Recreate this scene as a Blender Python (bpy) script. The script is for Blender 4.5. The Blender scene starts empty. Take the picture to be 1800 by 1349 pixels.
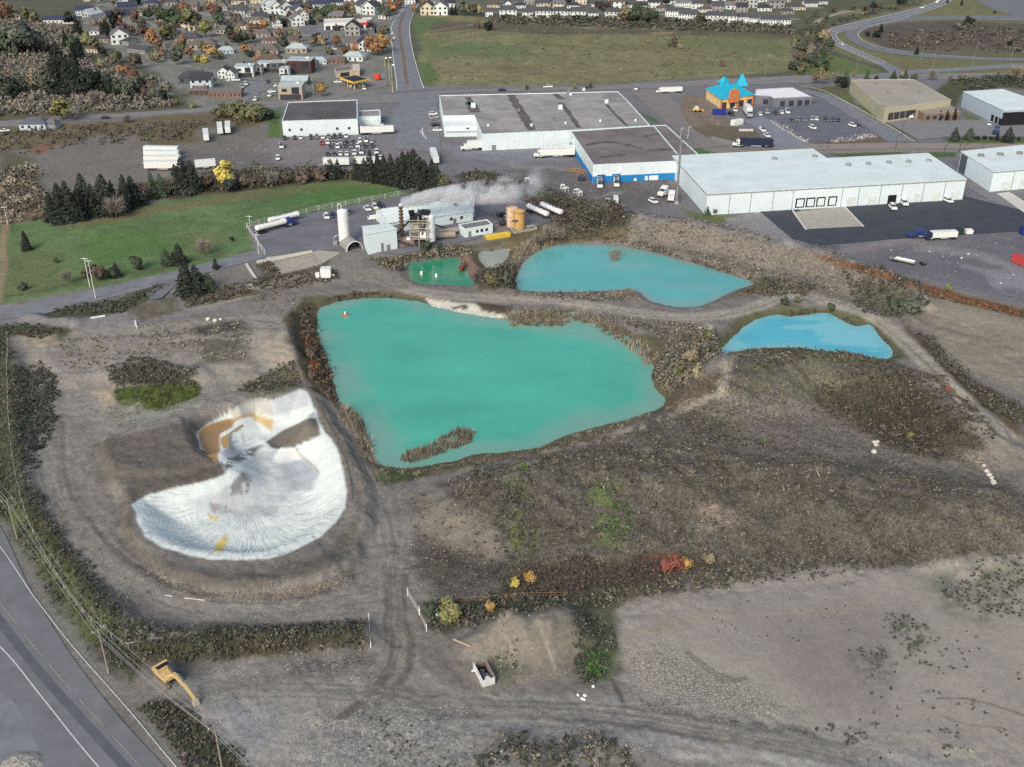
import bpy, math, random
import numpy as np
from mathutils import Vector
S = bpy.context.scene
C = S.collection
R = math.radians
random.seed(7)
RNG = np.random.default_rng(11)
# ------------------------------------------------------------------ camera, sky, sun, exposure
CAM_H, PITCH, FPX = 135.0, R(28.0), 1850.0
cam_data = bpy.data.cameras.new("camera"); cam = bpy.data.objects.new("camera", cam_data); C.objects.link(cam)
cam.location = (0, 0, CAM_H); cam.rotation_euler = (R(90) - PITCH, 0, 0)
cam_data.sensor_width = 36; cam_data.lens = FPX / 1800 * 36
cam_data.clip_start = 1; cam_data.clip_end = 20000
S.camera = cam
SUN_EL, SUN_AZ = R(36), R(204)          # soft light through cloud, from behind the camera's left shoulder
W = bpy.data.worlds.new("World"); S.world = W; W.use_nodes = True
nt = W.node_tree
sky = nt.nodes.new("ShaderNodeTexSky"); sky.sky_type = 'NISHITA'; sky.sun_disc = False
sky.sun_elevation = SUN_EL; sky.sun_rotation = SUN_AZ; sky.air_density = 1.0; sky.dust_density = 3.5; sky.ozone_density = 1.0
bg = nt.nodes["Background"]; bg.inputs[1].default_value = 0.112
nt.links.new(sky.outputs[0], bg.inputs[0])
sl = bpy.data.lights.new("sun", 'SUN'); sun = bpy.data.objects.new("sun", sl); C.objects.link(sun)
sl.energy = 1.05; sl.angle = R(22); sl.color = (1.0, 0.98, 0.95)
sun.rotation_euler = (R(90) - SUN_EL, 0, -SUN_AZ + R(180))
S.view_settings.view_transform = 'Standard'; S.view_settings.look = 'None'
S.view_settings.exposure = 0.42; S.view_settings.gamma = 1.0; S.view_settings.use_curve_mapping = False
S.cycles.use_denoising = False; S.cycles.use_adaptive_sampling = False; S.cycles.max_bounces = 5; S.cycles.diffuse_bounces = 3; S.cycles.glossy_bounces = 2; S.cycles.transparent_max_bounces = 6
S.cycles.volume_max_steps = 128; S.cycles.volume_step_rate = .25; S.cycles.volume_bounces = 6; S.cycles.max_bounces = 8

# ------------------------------------------------------------------ helpers
cp, sp = math.cos(PITCH), math.sin(PITCH)
def P(px, py, z=0.0):                    # where a line of sight meets height z
    v = py - 674.5
    rz = -FPX * sp - v * cp
    t = (z - CAM_H) / rz
    return ((px - 900.0) * t, (FPX * cp - v * sp) * t, z)
def Q(px, py, z=0.0): return P(px, py, z)[:2]
def PN(px, py, z=0.0):
    v = py - 674.5; t = (z - CAM_H) / (-FPX * sp - v * cp)
    return (px - 900.0) * t, (FPX * cp - v * sp) * t
def proj(X, Y, Z):
    d = Y * cp + (CAM_H - Z) * sp; v = -Y * sp + (CAM_H - Z) * cp
    return 900 + FPX * X / d, 674.5 + FPX * v / d
def pxm(py):                             # picture pixels per metre across, on the ground at that row
    return (FPX * sp + (py - 674.5) * cp) / CAM_H
def lin(c): return tuple((x / 255 / 12.92) if x / 255 <= .04045 else ((x / 255 + .055) / 1.055) ** 2.4 for x in c)
LIGHT = (0.85, 0.88, 0.99)
def A(r, g, b, k=1.0):                   # a surface's own colour, from how it looks in flat light
    l = lin((r, g, b)); return tuple(min(.9, max(.004, l[i] / LIGHT[i] * k)) for i in range(3))

def _hash(ix, iy, s):
    n = (ix.astype(np.int64) * 374761393 + iy.astype(np.int64) * 668265263 + s * 974634777) & 0x7fffffff
    n = ((n ^ (n >> 13)) * 1274126177) & 0x7fffffff
    return ((n ^ (n >> 16)) & 0xffff) / 65535.0
def vnoise(x, y, s=0):
    ix, iy = np.floor(x), np.floor(y); fx, fy = x - ix, y - iy
    fx = fx * fx * (3 - 2 * fx); fy = fy * fy * (3 - 2 * fy)
    a = _hash(ix, iy, s); b = _hash(ix + 1, iy, s); c = _hash(ix, iy + 1, s); d = _hash(ix + 1, iy + 1, s)
    return (a + (b - a) * fx) * (1 - fy) + (c + (d - c) * fx) * fy
def fbm(x, y, s=0, o=4):
    r = 0; a = .5; t = 0
    for i in range(o):
        r = r + a * vnoise(x * 2 ** i + i * 17.3, y * 2 ** i - i * 9.1, s + i); t += a; a *= .55
    return r / t
def sst(x): x = np.clip(x, 0, 1); return x * x * (3 - 2 * x)
def sdpoly(X, Y, poly):
    d2 = np.full(X.shape, 1e18); ins = np.zeros(X.shape, bool); n = len(poly)
    for i in range(n):
        ax, ay = poly[i]; bx, by = poly[(i + 1) % n]
        ex, ey = bx - ax, by - ay; wx, wy = X - ax, Y - ay
        t = np.clip((wx * ex + wy * ey) / (ex * ex + ey * ey + 1e-12), 0, 1)
        d2 = np.minimum(d2, (wx - ex * t) ** 2 + (wy - ey * t) ** 2)
        if ay != by:
            c = (ay > Y) != (by > Y); ins ^= c & (X < ex * (Y - ay) / (by - ay) + ax)
    d = np.sqrt(d2); return np.where(ins, -d, d)
def dline(X, Y, pts):
    d2 = np.full(X.shape, 1e18)
    for (ax, ay), (bx, by) in zip(pts[:-1], pts[1:]):
        ex, ey = bx - ax, by - ay; wx, wy = X - ax, Y - ay
        t = np.clip((wx * ex + wy * ey) / (ex * ex + ey * ey + 1e-12), 0, 1)
        d2 = np.minimum(d2, (wx - ex * t) ** 2 + (wy - ey * t) ** 2)
    return np.sqrt(d2)
def smooth_line(pts, n=6, closed=False):           # Catmull-Rom through traced points
    p = [np.array(q, float) for q in pts]; out = []; m = len(p)
    rng = range(m if closed else m - 1)
    for i in rng:
        if closed: a, b, c, d = p[i - 1], p[i], p[(i + 1) % m], p[(i + 2) % m]
        else: a, b, c, d = p[max(i - 1, 0)], p[i], p[i + 1], p[min(i + 2, m - 1)]
        for k in range(n):
            t = k / n
            out.append(tuple(.5 * (2 * b + (c - a) * t + (2 * a - 5 * b + 4 * c - d) * t * t + (3 * b - a - 3 * c + d) * t ** 3)))
    if not closed: out.append(tuple(p[-1]))
    return out
def QS(pts, z=0.0, n=0, closed=True):
    w = [Q(*q, z) for q in pts]
    return smooth_line(w, n, closed) if n else w

# ------------------------------------------------------------------ materials
MATS = {}
def mat(name, col, rough=.8, var=.12, scale=.6, metal=0.0, tint=False, bump=0.0, emit=None, attr=None, spec=.3):
    if name in MATS: return MATS[name]
    m = bpy.data.materials.new(name); m.use_nodes = True; t = m.node_tree; b = t.nodes["Principled BSDF"]
    b.inputs["Roughness"].default_value = rough; b.inputs["Metallic"].default_value = metal
    b.inputs["Specular IOR Level"].default_value = spec
    g = t.nodes.new("ShaderNodeNewGeometry")
    nz = t.nodes.new("ShaderNodeTexNoise"); nz.inputs["Scale"].default_value = scale; nz.inputs["Detail"].default_value = 5; nz.inputs["Roughness"].default_value = .65
    t.links.new(g.outputs["Position"], nz.inputs["Vector"])
    mr = t.nodes.new("ShaderNodeMapRange"); mr.inputs[1].default_value = .36; mr.inputs[2].default_value = .64
    mr.inputs[3].default_value = 1 - var; mr.inputs[4].default_value = 1 + var
    t.links.new(nz.outputs["Fac"], mr.inputs[0])
    mx = t.nodes.new("ShaderNodeVectorMath"); mx.operation = 'MULTIPLY'
    if tint:
        oi = t.nodes.new("ShaderNodeObjectInfo"); t.links.new(oi.outputs["Color"], mx.inputs[0])
    elif attr:
        at = t.nodes.new("ShaderNodeAttribute"); at.attribute_name = attr; t.links.new(at.outputs["Color"], mx.inputs[0])
    else: mx.inputs[0].default_value = col
    if tint and attr:
        at = t.nodes.new("ShaderNodeAttribute"); at.attribute_name = attr
        m2 = t.nodes.new("ShaderNodeVectorMath"); m2.operation = 'MULTIPLY'
        t.links.new(mx.inputs[0].links[0].from_socket, m2.inputs[0]); t.links.new(at.outputs["Color"], m2.inputs[1]); t.links.new(m2.outputs[0], mx.inputs[0])
    t.links.new(mr.outputs[0], mx.inputs[1]); t.links.new(mx.outputs[0], b.inputs["Base Color"])
    if bump:
        bp = t.nodes.new("ShaderNodeBump"); bp.inputs["Strength"].default_value = bump; bp.inputs["Distance"].default_value = .1
        t.links.new(nz.outputs["Fac"], bp.inputs["Height"]); t.links.new(bp.outputs[0], b.inputs["Normal"])
    if emit: b.inputs["Emission Color"].default_value = (*emit[0], 1); b.inputs["Emission Strength"].default_value = emit[1]
    MATS[name] = m; return m

# ------------------------------------------------------------------ mesh building
def mesh_np(name, V, quads=None, tris=None, col=None, attrs=None, smooth=False):
    me = bpy.data.meshes.new(name); V = np.asarray(V, np.float32)
    parts = []; sizes = []
    for F, k in ((quads, 4), (tris, 3)):
        if F is not None and len(F): parts.append(np.asarray(F, np.int32).ravel()); sizes.append(np.full(len(F), k, np.int32))
    L = np.concatenate(parts); Z = np.concatenate(sizes)
    me.vertices.add(len(V)); me.vertices.foreach_set("co", V.ravel())
    me.loops.add(len(L)); me.loops.foreach_set("vertex_index", L)
    me.polygons.add(len(Z)); st = np.zeros(len(Z), np.int32); st[1:] = np.cumsum(Z)[:-1]
    me.polygons.foreach_set("loop_start", st); me.polygons.foreach_set("loop_total", Z)
    me.polygons.foreach_set("use_smooth", np.full(len(Z), smooth, bool))
    def put(n, c):
        a = me.color_attributes.new(n, 'FLOAT_COLOR', 'POINT'); c4 = np.ones((len(V), 4), np.float32); c4[:, :3] = c; a.data.foreach_set("color", c4.ravel())
    if col is not None: put("Col", col)
    for n, c in (attrs or {}).items(): put(n, c)
    me.update(calc_edges=True); return me
def link(name, me, m=None, parent=None, loc=None):
    o = bpy.data.objects.new(name, me); C.objects.link(o)
    if m is not None and me is not None and not me.materials: me.materials.append(m)
    if parent: o.parent = parent
    if loc is not None: o.location = loc
    return o
class MB:
    def __init__(s): s.v = []; s.f = []
    def add(s, vs, fs): n = len(s.v); s.v += [tuple(x) for x in vs]; s.f += [tuple(i + n for i in f) for f in fs]; return s
    def box(s, c, d, rz=0.0, ry=0.0, taper=1.0):
        x, y, z = d[0] / 2, d[1] / 2, d[2] / 2; cr, sr = math.cos(rz), math.sin(rz); cy, sy = math.cos(ry), math.sin(ry); vs = []
        for k in (-1, 1):
            tp = taper if k > 0 else 1
            for a, b in ((-1, -1), (1, -1), (1, 1), (-1, 1)):
                X, Y, Z = a * x * tp, b * y * tp, k * z
                X, Z = X * cy + Z * sy, -X * sy + Z * cy
                vs.append((c[0] + X * cr - Y * sr, c[1] + X * sr + Y * cr, c[2] + Z))
        return s.add(vs, [(3, 2, 1, 0), (4, 5, 6, 7), (0, 1, 5, 4), (1, 2, 6, 5), (2, 3, 7, 6), (3, 0, 4, 7)])
    def prism(s, poly, z0, z1, top=True, bottom=True):
        n = len(poly)
        fs = [(i, (i + 1) % n, (i + 1) % n + n, i + n) for i in range(n)]
        if top: fs.append(tuple(range(n, 2 * n)))
        if bottom: fs.append(tuple(range(n - 1, -1, -1)))
        return s.add([(x, y, z0) for x, y in poly] + [(x, y, z1) for x, y in poly], fs)
    def extrude_y(s, prof, y0, y1):       # side profile (x, z) swept across y
        n = len(prof)
        fs = [(i, (i + 1) % n, (i + 1) % n + n, i + n) for i in range(n)] + [tuple(range(n, 2 * n)), tuple(range(n - 1, -1, -1))]
        return s.add([(x, y0, z) for x, z in prof] + [(x, y1, z) for x, z in prof], fs)
    def tube(s, p0, p1, r0, r1=None, n=8, caps=True):
        r1 = r0 if r1 is None else r1; a = Vector(p0); b = Vector(p1); d = (b - a).normalized()
        u = d.orthogonal().normalized(); w = d.cross(u); vs = []
        for p, r in ((a, r0), (b, r1)):
            for i in range(n):
                t = 2 * math.pi * i / n; vs.append(p + u * (r * math.cos(t)) + w * (r * math.sin(t)))
        fs = [(i, (i + 1) % n, (i + 1) % n + n, i + n) for i in range(n)]
        if caps: fs += [tuple(range(n - 1, -1, -1)), tuple(range(n, 2 * n))]
        return s.add(vs, fs)
    def lathe(s, prof, n=16, c=(0, 0, 0)):
        vs = []; m = len(prof)
        for r, z in prof:
            for i in range(n):
                t = 2 * math.pi * i / n; vs.append((c[0] + r * math.cos(t), c[1] + r * math.sin(t), c[2] + z))
        fs = [(j * n + i, j * n + (i + 1) % n, (j + 1) * n + (i + 1) % n, (j + 1) * n + i) for j in range(m - 1) for i in range(n)]
        fs += [tuple(range(n - 1, -1, -1)), tuple(range((m - 1) * n, m * n))]
        return s.add(vs, fs)
    def build(s, name, m, parent=None, world=True, smooth=False):
        o = (0, 0, 0)
        if parent is not None and world:
            o = parent.location; 
            if parent.parent: o = o + parent.parent.location
        me = bpy.data.meshes.new(name)
        me.from_pydata([(x - o[0], y - o[1], z - o[2]) for x, y, z in s.v], [], s.f)
        if smooth: me.polygons.foreach_set("use_smooth", [True] * len(me.polygons))
        me.update(); return link(name, me, m, parent)
def tag(o, label, cat, group=None):
    o["label"] = label; o["category"] = cat
    if group: o["group"] = group
    return o
def kind(o, k, label=None):
    o["kind"] = k
    if label: o["label"] = label
    return o
def thing(name, label, cat, loc, rz=0.0, group=None):
    o = bpy.data.objects.new(name, None); C.objects.link(o); o.location = loc; o.rotation_euler = (0, 0, rz); o.empty_display_size = .1
    return tag(o, label, cat, group)
CH = {}
def kids(o): return list(o.children)
def dup(root, loc, rz=0.0, label=None, group=None, tints=None, scale=None):
    r = root.copy(); C.objects.link(r); r.location = loc; r.rotation_euler = (0, 0, rz)
    if label: r["label"] = label
    if group: r["group"] = group
    if scale is not None: r.scale = scale if hasattr(scale, '__len__') else (scale,) * 3
    for ch in kids(root):
        c = ch.copy(); C.objects.link(c); c.parent = r
        if tints:
            b = c.name.split('.')[0]
            if b in tints: c.color = (*tints[b], 1)
        for g in kids(ch):
            d = g.copy(); C.objects.link(d); d.parent = c
            if tints:
                b = d.name.split('.')[0]
                if b in tints: d.color = (*tints[b], 1)
    return r
def ordinal(i):
    w = ["first", "second", "third", "fourth", "fifth", "sixth", "seventh", "eighth", "ninth", "tenth", "eleventh", "twelfth", "thirteenth", "fourteenth", "fifteenth", "sixteenth", "seventeenth", "eighteenth", "nineteenth", "twentieth"]
    if i < 20: return w[i]
    tens = ["twenty", "thirty", "forty", "fifty", "sixty", "seventy"]; t, u = divmod(i + 1, 10)
    return (tens[t - 2] + "-" + w[u - 1]) if u else tens[t - 2][:-1] + "ieth"
# ------------------------------------------------------------------ the lie of the land
WATER_Z = -1.5
PONDS = {
 'big': [(558,548),(575,537),(610,528),(660,524),(700,526),(735,530),(760,538),(800,548),(845,556),(880,561),(925,563),(960,566),(985,562),(990,552),(1010,549),(1040,560),(1060,574),(1095,588),(1120,605),(1134,622),(1150,640),(1147,660),(1150,680),(1165,695),(1168,708),(1150,722),(1100,738),(1030,755),(985,770),(950,785),(890,795),(845,798),(790,812),(730,822),(690,822),(665,815),(655,800),(650,770),(640,745),(625,725),(600,708),(590,690),(585,660),(572,625),(560,590)],
 'teal': [(908,508),(915,470),(940,445),(975,432),(1020,429),(1060,431),(1110,436),(1170,450),(1240,470),(1295,487),(1325,498),(1300,508),(1270,520),(1240,535),(1205,541),(1170,537),(1140,528),(1125,514),(1100,510),(1040,513),(960,513)],
 'green': [(716,475),(718,463),(740,459),(770,456),(793,453),(807,456),(815,468),(827,487),(835,498),(832,504),(800,503),(767,500),(742,500),(725,493)],
 'grey': [(840,453),(845,442),(867,441),(883,437.5),(896,437.5),(894,450),(885,462),(877,470),(858,474),(850,467)],
 'blue': [(1269,615),(1294,588),(1323,565),(1363,554),(1385,557),(1417,554),(1453,550),(1475,561),(1504,574),(1529,570),(1547,592),(1570,619),(1551,633),(1511,626),(1464,619),(1403,612),(1352,612),(1312,615),(1280,622)],
}
PW = {k: smooth_line(QS(v, WATER_Z), 3, True) for k, v in PONDS.items()}
PUD = [(349,758),(374,743),(400,736),(412,738),(408,750),(387,763),(387,789),(380,812),(368,808),(352,783)]
PIT = [(233,886),(262,870),(303,858),(349,849),(396,833),(388,814),(380,800),(350,790),(345,758),(374,740),(402,722),(424,707),(458,698),(480,704),(527,684),(541,688),(558,727),(567,758),(589,789),(605,833),(612,864),(608,892),(589,917),(558,945),(511,970),(465,984),(418,986),(371,984),(325,978),(284,964),(253,945),(244,920)]
PITW = smooth_line(QS(PIT), 2, True)
PIT_D = 4.0
TONGUE = QS([(471,777),(480,788),(500,788),(528,783),(563,765),(558,735),(545,735),(500,755)], 0, 3)
def ridge(pts, w, h, z=0): return ([Q(*p) for p in pts], w, h)
RIDGES = [
 ridge([(1105,410),(1160,412),(1300,436),(1420,468),(1520,502),(1590,528)], 12, 7.2),
 ridge([(1300,690),(1400,668),(1500,668),(1620,705),(1700,770)], 18, 5.5),
 ridge([(1225,700),(1275,665),(1330,640)], 10, 3.0),
 ridge([(880,890),(1000,868),(1150,858),(1300,862),(1500,890),(1720,915)], 22, 5.0),
 ridge([(845,1140),(880,1112)], 5, 2.4), ridge([(930,1130),(1000,1108)], 7.5, 3.2),
 ridge([(200,662),(280,648),(345,662)], 7, 1.8),
 ridge([(20,640),(24,760),(50,880),(100,985),(175,1065),(255,1125)], 5, 1.6),
 ridge([(255,1125),(400,1132),(640,1125)], 6, 1.8),
 ridge([(470,600),(508,640)], 8, 2.6), ridge([(510,560),(525,660)], 5, 2.0),
 ridge([(1060,365),(1090,380)], 9, 3.0),
 ridge([(330,1040),(470,1045),(580,1010)], 7, 1.0),
 ridge([(1590,560),(1660,660),(1790,760)], 7, 1.6),
 ridge([(830,485),(860,505),(890,500)], 5, 1.8),
 ridge([(450,500),(520,488)], 4, 1.2), ridge([(60,560),(130,570)], 5, 1.2),
 ridge([(680,920),(760,900)], 9, 1.2), ridge([(900,1335),(1100,1320)], 8, 1.2),
 ridge([(1215,200),(1240,225)], 5, 1.0),
]
ROUGH = QS([(-250,520),(0,575),(170,548),(330,500),(480,478),(640,455),(900,428),(1050,400),(1200,420),(1400,448),(1620,540),(1800,590),(2100,640),(2300,1500),(460,1500),(300,1320),(130,1150),(0,900),(-250,700)])
ROADFLAT = QS([(-400,760),(0,905),(60,1010),(130,1120),(230,1230),(340,1349),(480,1500),(-600,1500)])
PUDW = smooth_line(QS(PUD, -1.7), 2, True); MUDW = QS([(1085,1075),(1330,1030),(1900,980),(2200,1400),(1500,1290),(1100,1225)])
TERR = [(smooth_line(QS(q), 3, True), hh, w) for q, hh, w in (([(195,870),(218,965),(320,1036),(450,1054),(575,1032),(645,985),(668,890),(640,815),(570,695),(540,680),(420,690),(240,742),(165,780)], 1.7, 3.0), ([(172,790),(240,762),(325,745),(350,800),(385,822),(330,845),(240,850),(185,838)], .9, 2.0), ([(60,600),(300,585),(500,560),(520,640),(430,680),(300,640),(130,690),(70,660)], 1.0, 5.0), ([(860,1165),(835,1120),(900,1078),(1000,1070),(1000,1150)], 1.6, 5.0), ([(880,985),(770,865),(1000,800),(1180,738),(1300,770),(1560,850),(1800,880),(2000,900),(2000,985),(1500,985),(1250,1000)], 2.2, 9.0))]
def height(X, Y):
    X = np.asarray(X, float); Y = np.asarray(Y, float)
    sdr = sdpoly(X, Y, ROUGH); m = sst(-sdr / 8 + .3) * sst(sdpoly(X, Y, ROADFLAT) / 5)
    h = m * ((fbm(X * .06, Y * .06, 3, 4) - .5) * 1.6 + (fbm(X * .35, Y * .35, 9, 4) - .5) * .7)
    h = h * (1 - .75 * sst(-sdpoly(X, Y, MUDW) / 6))
    for pl, hh, w in TERR: h = h + hh * sst(-(sdpoly(X, Y, pl) + (fbm(X * .2, Y * .2, 23, 3) - .5) * 2) / w)
    for pts, w, hh in RIDGES:
        sel = np.ones(X.shape, bool)
        xs = [p[0] for p in pts]; ys = [p[1] for p in pts]
        sel = (X > min(xs) - w * 1.5) & (X < max(xs) + w * 1.5) & (Y > min(ys) - w * 1.5) & (Y < max(ys) + w * 1.5)
        if not sel.any(): continue
        x, y = X[sel], Y[sel]
        d = dline(x, y, pts) / w + (fbm(x * .12, y * .12, 21, 3) - .5) * .5
        h[sel] += hh * sst(1 - d) * (.8 + .4 * fbm(x * .25, y * .25, 5, 3))
    sd = sdpoly(X, Y, PITW)
    inn = sst(-sd / 11); h = h * sst((sd + 8) / 9) + (-PIT_D * inn) + np.where(sd < 0, (fbm(X * .3, Y * .3, 31, 3) - .5) * .8 * inn, 0)
    px_, py_ = Q(430, 868); th = np.arctan2(Y - py_, X - px_); rr = np.hypot(X - px_, Y - py_)
    h = h + np.where(sd < 0, sst((-sd) / 2) * sst((13 + sd) / 5) * sst((py_ + 2 - Y) / 6) * (np.abs(vnoise(th * 38, rr * .05, 51) - .5) * 2 - .5) * .35, 0)
    sd = sdpoly(X, Y, TONGUE); h = h + 2.6 * sst(-sd / 3.5)
    sd = sdpoly(X, Y, PUDW); h = h * sst((sd + .3) / 2.5) + (-1.7 - .5 * sst(-sd / 1.5)) * (1 - sst((sd + .3) / 2.5))
    for k, pw in PW.items():
        xs = [p[0] for p in pw]; ys = [p[1] for p in pw]
        sel = (X > min(xs) - 8) & (X < max(xs) + 8) & (Y > min(ys) - 8) & (Y < max(ys) + 8)
        x, y = X[sel], Y[sel]; s = sdpoly(x, y, pw) + (fbm(x * .3, y * .3, 41, 3) - .5) * 1.2
        b = np.where(s > 0, WATER_Z * (1 - sst(s / 4.0)), WATER_Z - 2.2 * sst(-s / 6))
        h[sel] = h[sel] * sst(s / 5.5) + b
    return h
def hz(x, y): return float(height(np.array([x]), np.array([y]))[0])
def G(px, py):                           # the point of the land seen there
    z = 0.0
    for _ in range(6): x, y = Q(px, py, z); z = hz(x, y)
    return (x, y, z)

# rows and columns of the ground sheet: finer near, coarser far
rows = [62.0]
while rows[-1] < 1080: y = rows[-1]; rows.append(y + min(3.2, max(.27, 2.15 * (y * y + CAM_H ** 2) / (CAM_H * FPX))))
while rows[-1] < 6000: rows.append(rows[-1] * 1.06)
us = [-.5, .5]
u = np.concatenate([np.linspace(-1.3, -.54, 40)[:-1], np.linspace(-.54, .54, 900), np.linspace(.54, 1.3, 40)[1:]])
rows = np.array(rows); nr, nc = len(rows), len(u)
GY = np.repeat(rows, nc); GX = np.tile(u, nr) * (cp * GY + sp * CAM_H)
GZ = height(GX, GY)
ppx, ppy = proj(GX, GY, GZ); far = ppy < -260
FX, FY = PN(np.where(far, 0, ppx), np.where(far, -260, ppy)); FX = np.where(far, GX, FX); FY = np.where(far, GY, FY)
GC = np.zeros((len(GX), 3)); DET = np.zeros((len(GX), 3))
N1 = fbm(GX * .05, GY * .05, 101, 4); N2 = fbm(GX * .25, GY * .25, 102, 4); N3 = fbm(GX * 1.1, GY * 1.1, 103, 3); N4 = fbm(GX * .05, GY * .05, 104, 4); N5 = fbm(GX * .25, GY * .25, 105, 4)
def paint_all(layers):
    for L in layers:
        typ, pts, col = L[0], L[1], L[2]; o = L[3] if len(L) > 3 else {}
        fe = o.get('f', 1.2); wa = o.get('w', 2.0); op = o.get('o', 1.0); cov = o.get('cov'); hw = o.get('hw', 1.0); va = o.get('v', .10)
        w = [Q(*p) for p in pts]
        if typ == 'line' and len(w) > 2: w = smooth_line(w, 5)
        elif o.get('s'): w = smooth_line(w, 4, True)
        mg = fe * 2 + wa + (hw if typ == 'line' else 0)
        xs = [p[0] for p in w]; ys = [p[1] for p in w]
        i = np.nonzero((FX > min(xs) - mg) & (FX < max(xs) + mg) & (FY > min(ys) - mg) & (FY < max(ys) + mg))[0]
        if not len(i): continue
        x = FX[i] + ((N1[i] - .5) * 2 + (N2[i] - .5)) * wa; y = FY[i] + ((N4[i] - .5) * 2 + (N5[i] - .5)) * wa
        if typ == 'poly': d = sdpoly(x, y, w)
        else: d = dline(x, y, w) - hw
        a = sst(.5 - d / (2 * fe)) * op
        if cov is not None: a = a * sst((N2[i] * .6 + N3[i] * .4 - (1 - cov) * .72 - .12) / .12)
        if 'att' in o: DET[i, o['att']] = np.maximum(DET[i, o['att']], a); 
        if col is None: continue
        if 0 < col[0] - col[2] < 26 and col[0] >= col[1]: col = (col[0] - 6, col[1] - 2, col[2] - 1)
        c = np.array(A(*col))[None, :] * (1 + va * ((N2[i] - .5) * 2.2 + (N1[i] - .5) * 1.4))[:, None]
        GC[i] = GC[i] * (1 - a[:, None]) + c * a[:, None]
GC[:] = np.array(A(122, 119, 118))[None, :] * (1 + .16 * ((N2 - .5) * 2 + (N1 - .5) * 2))[:, None]
p, l = 'poly', 'line'
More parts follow.
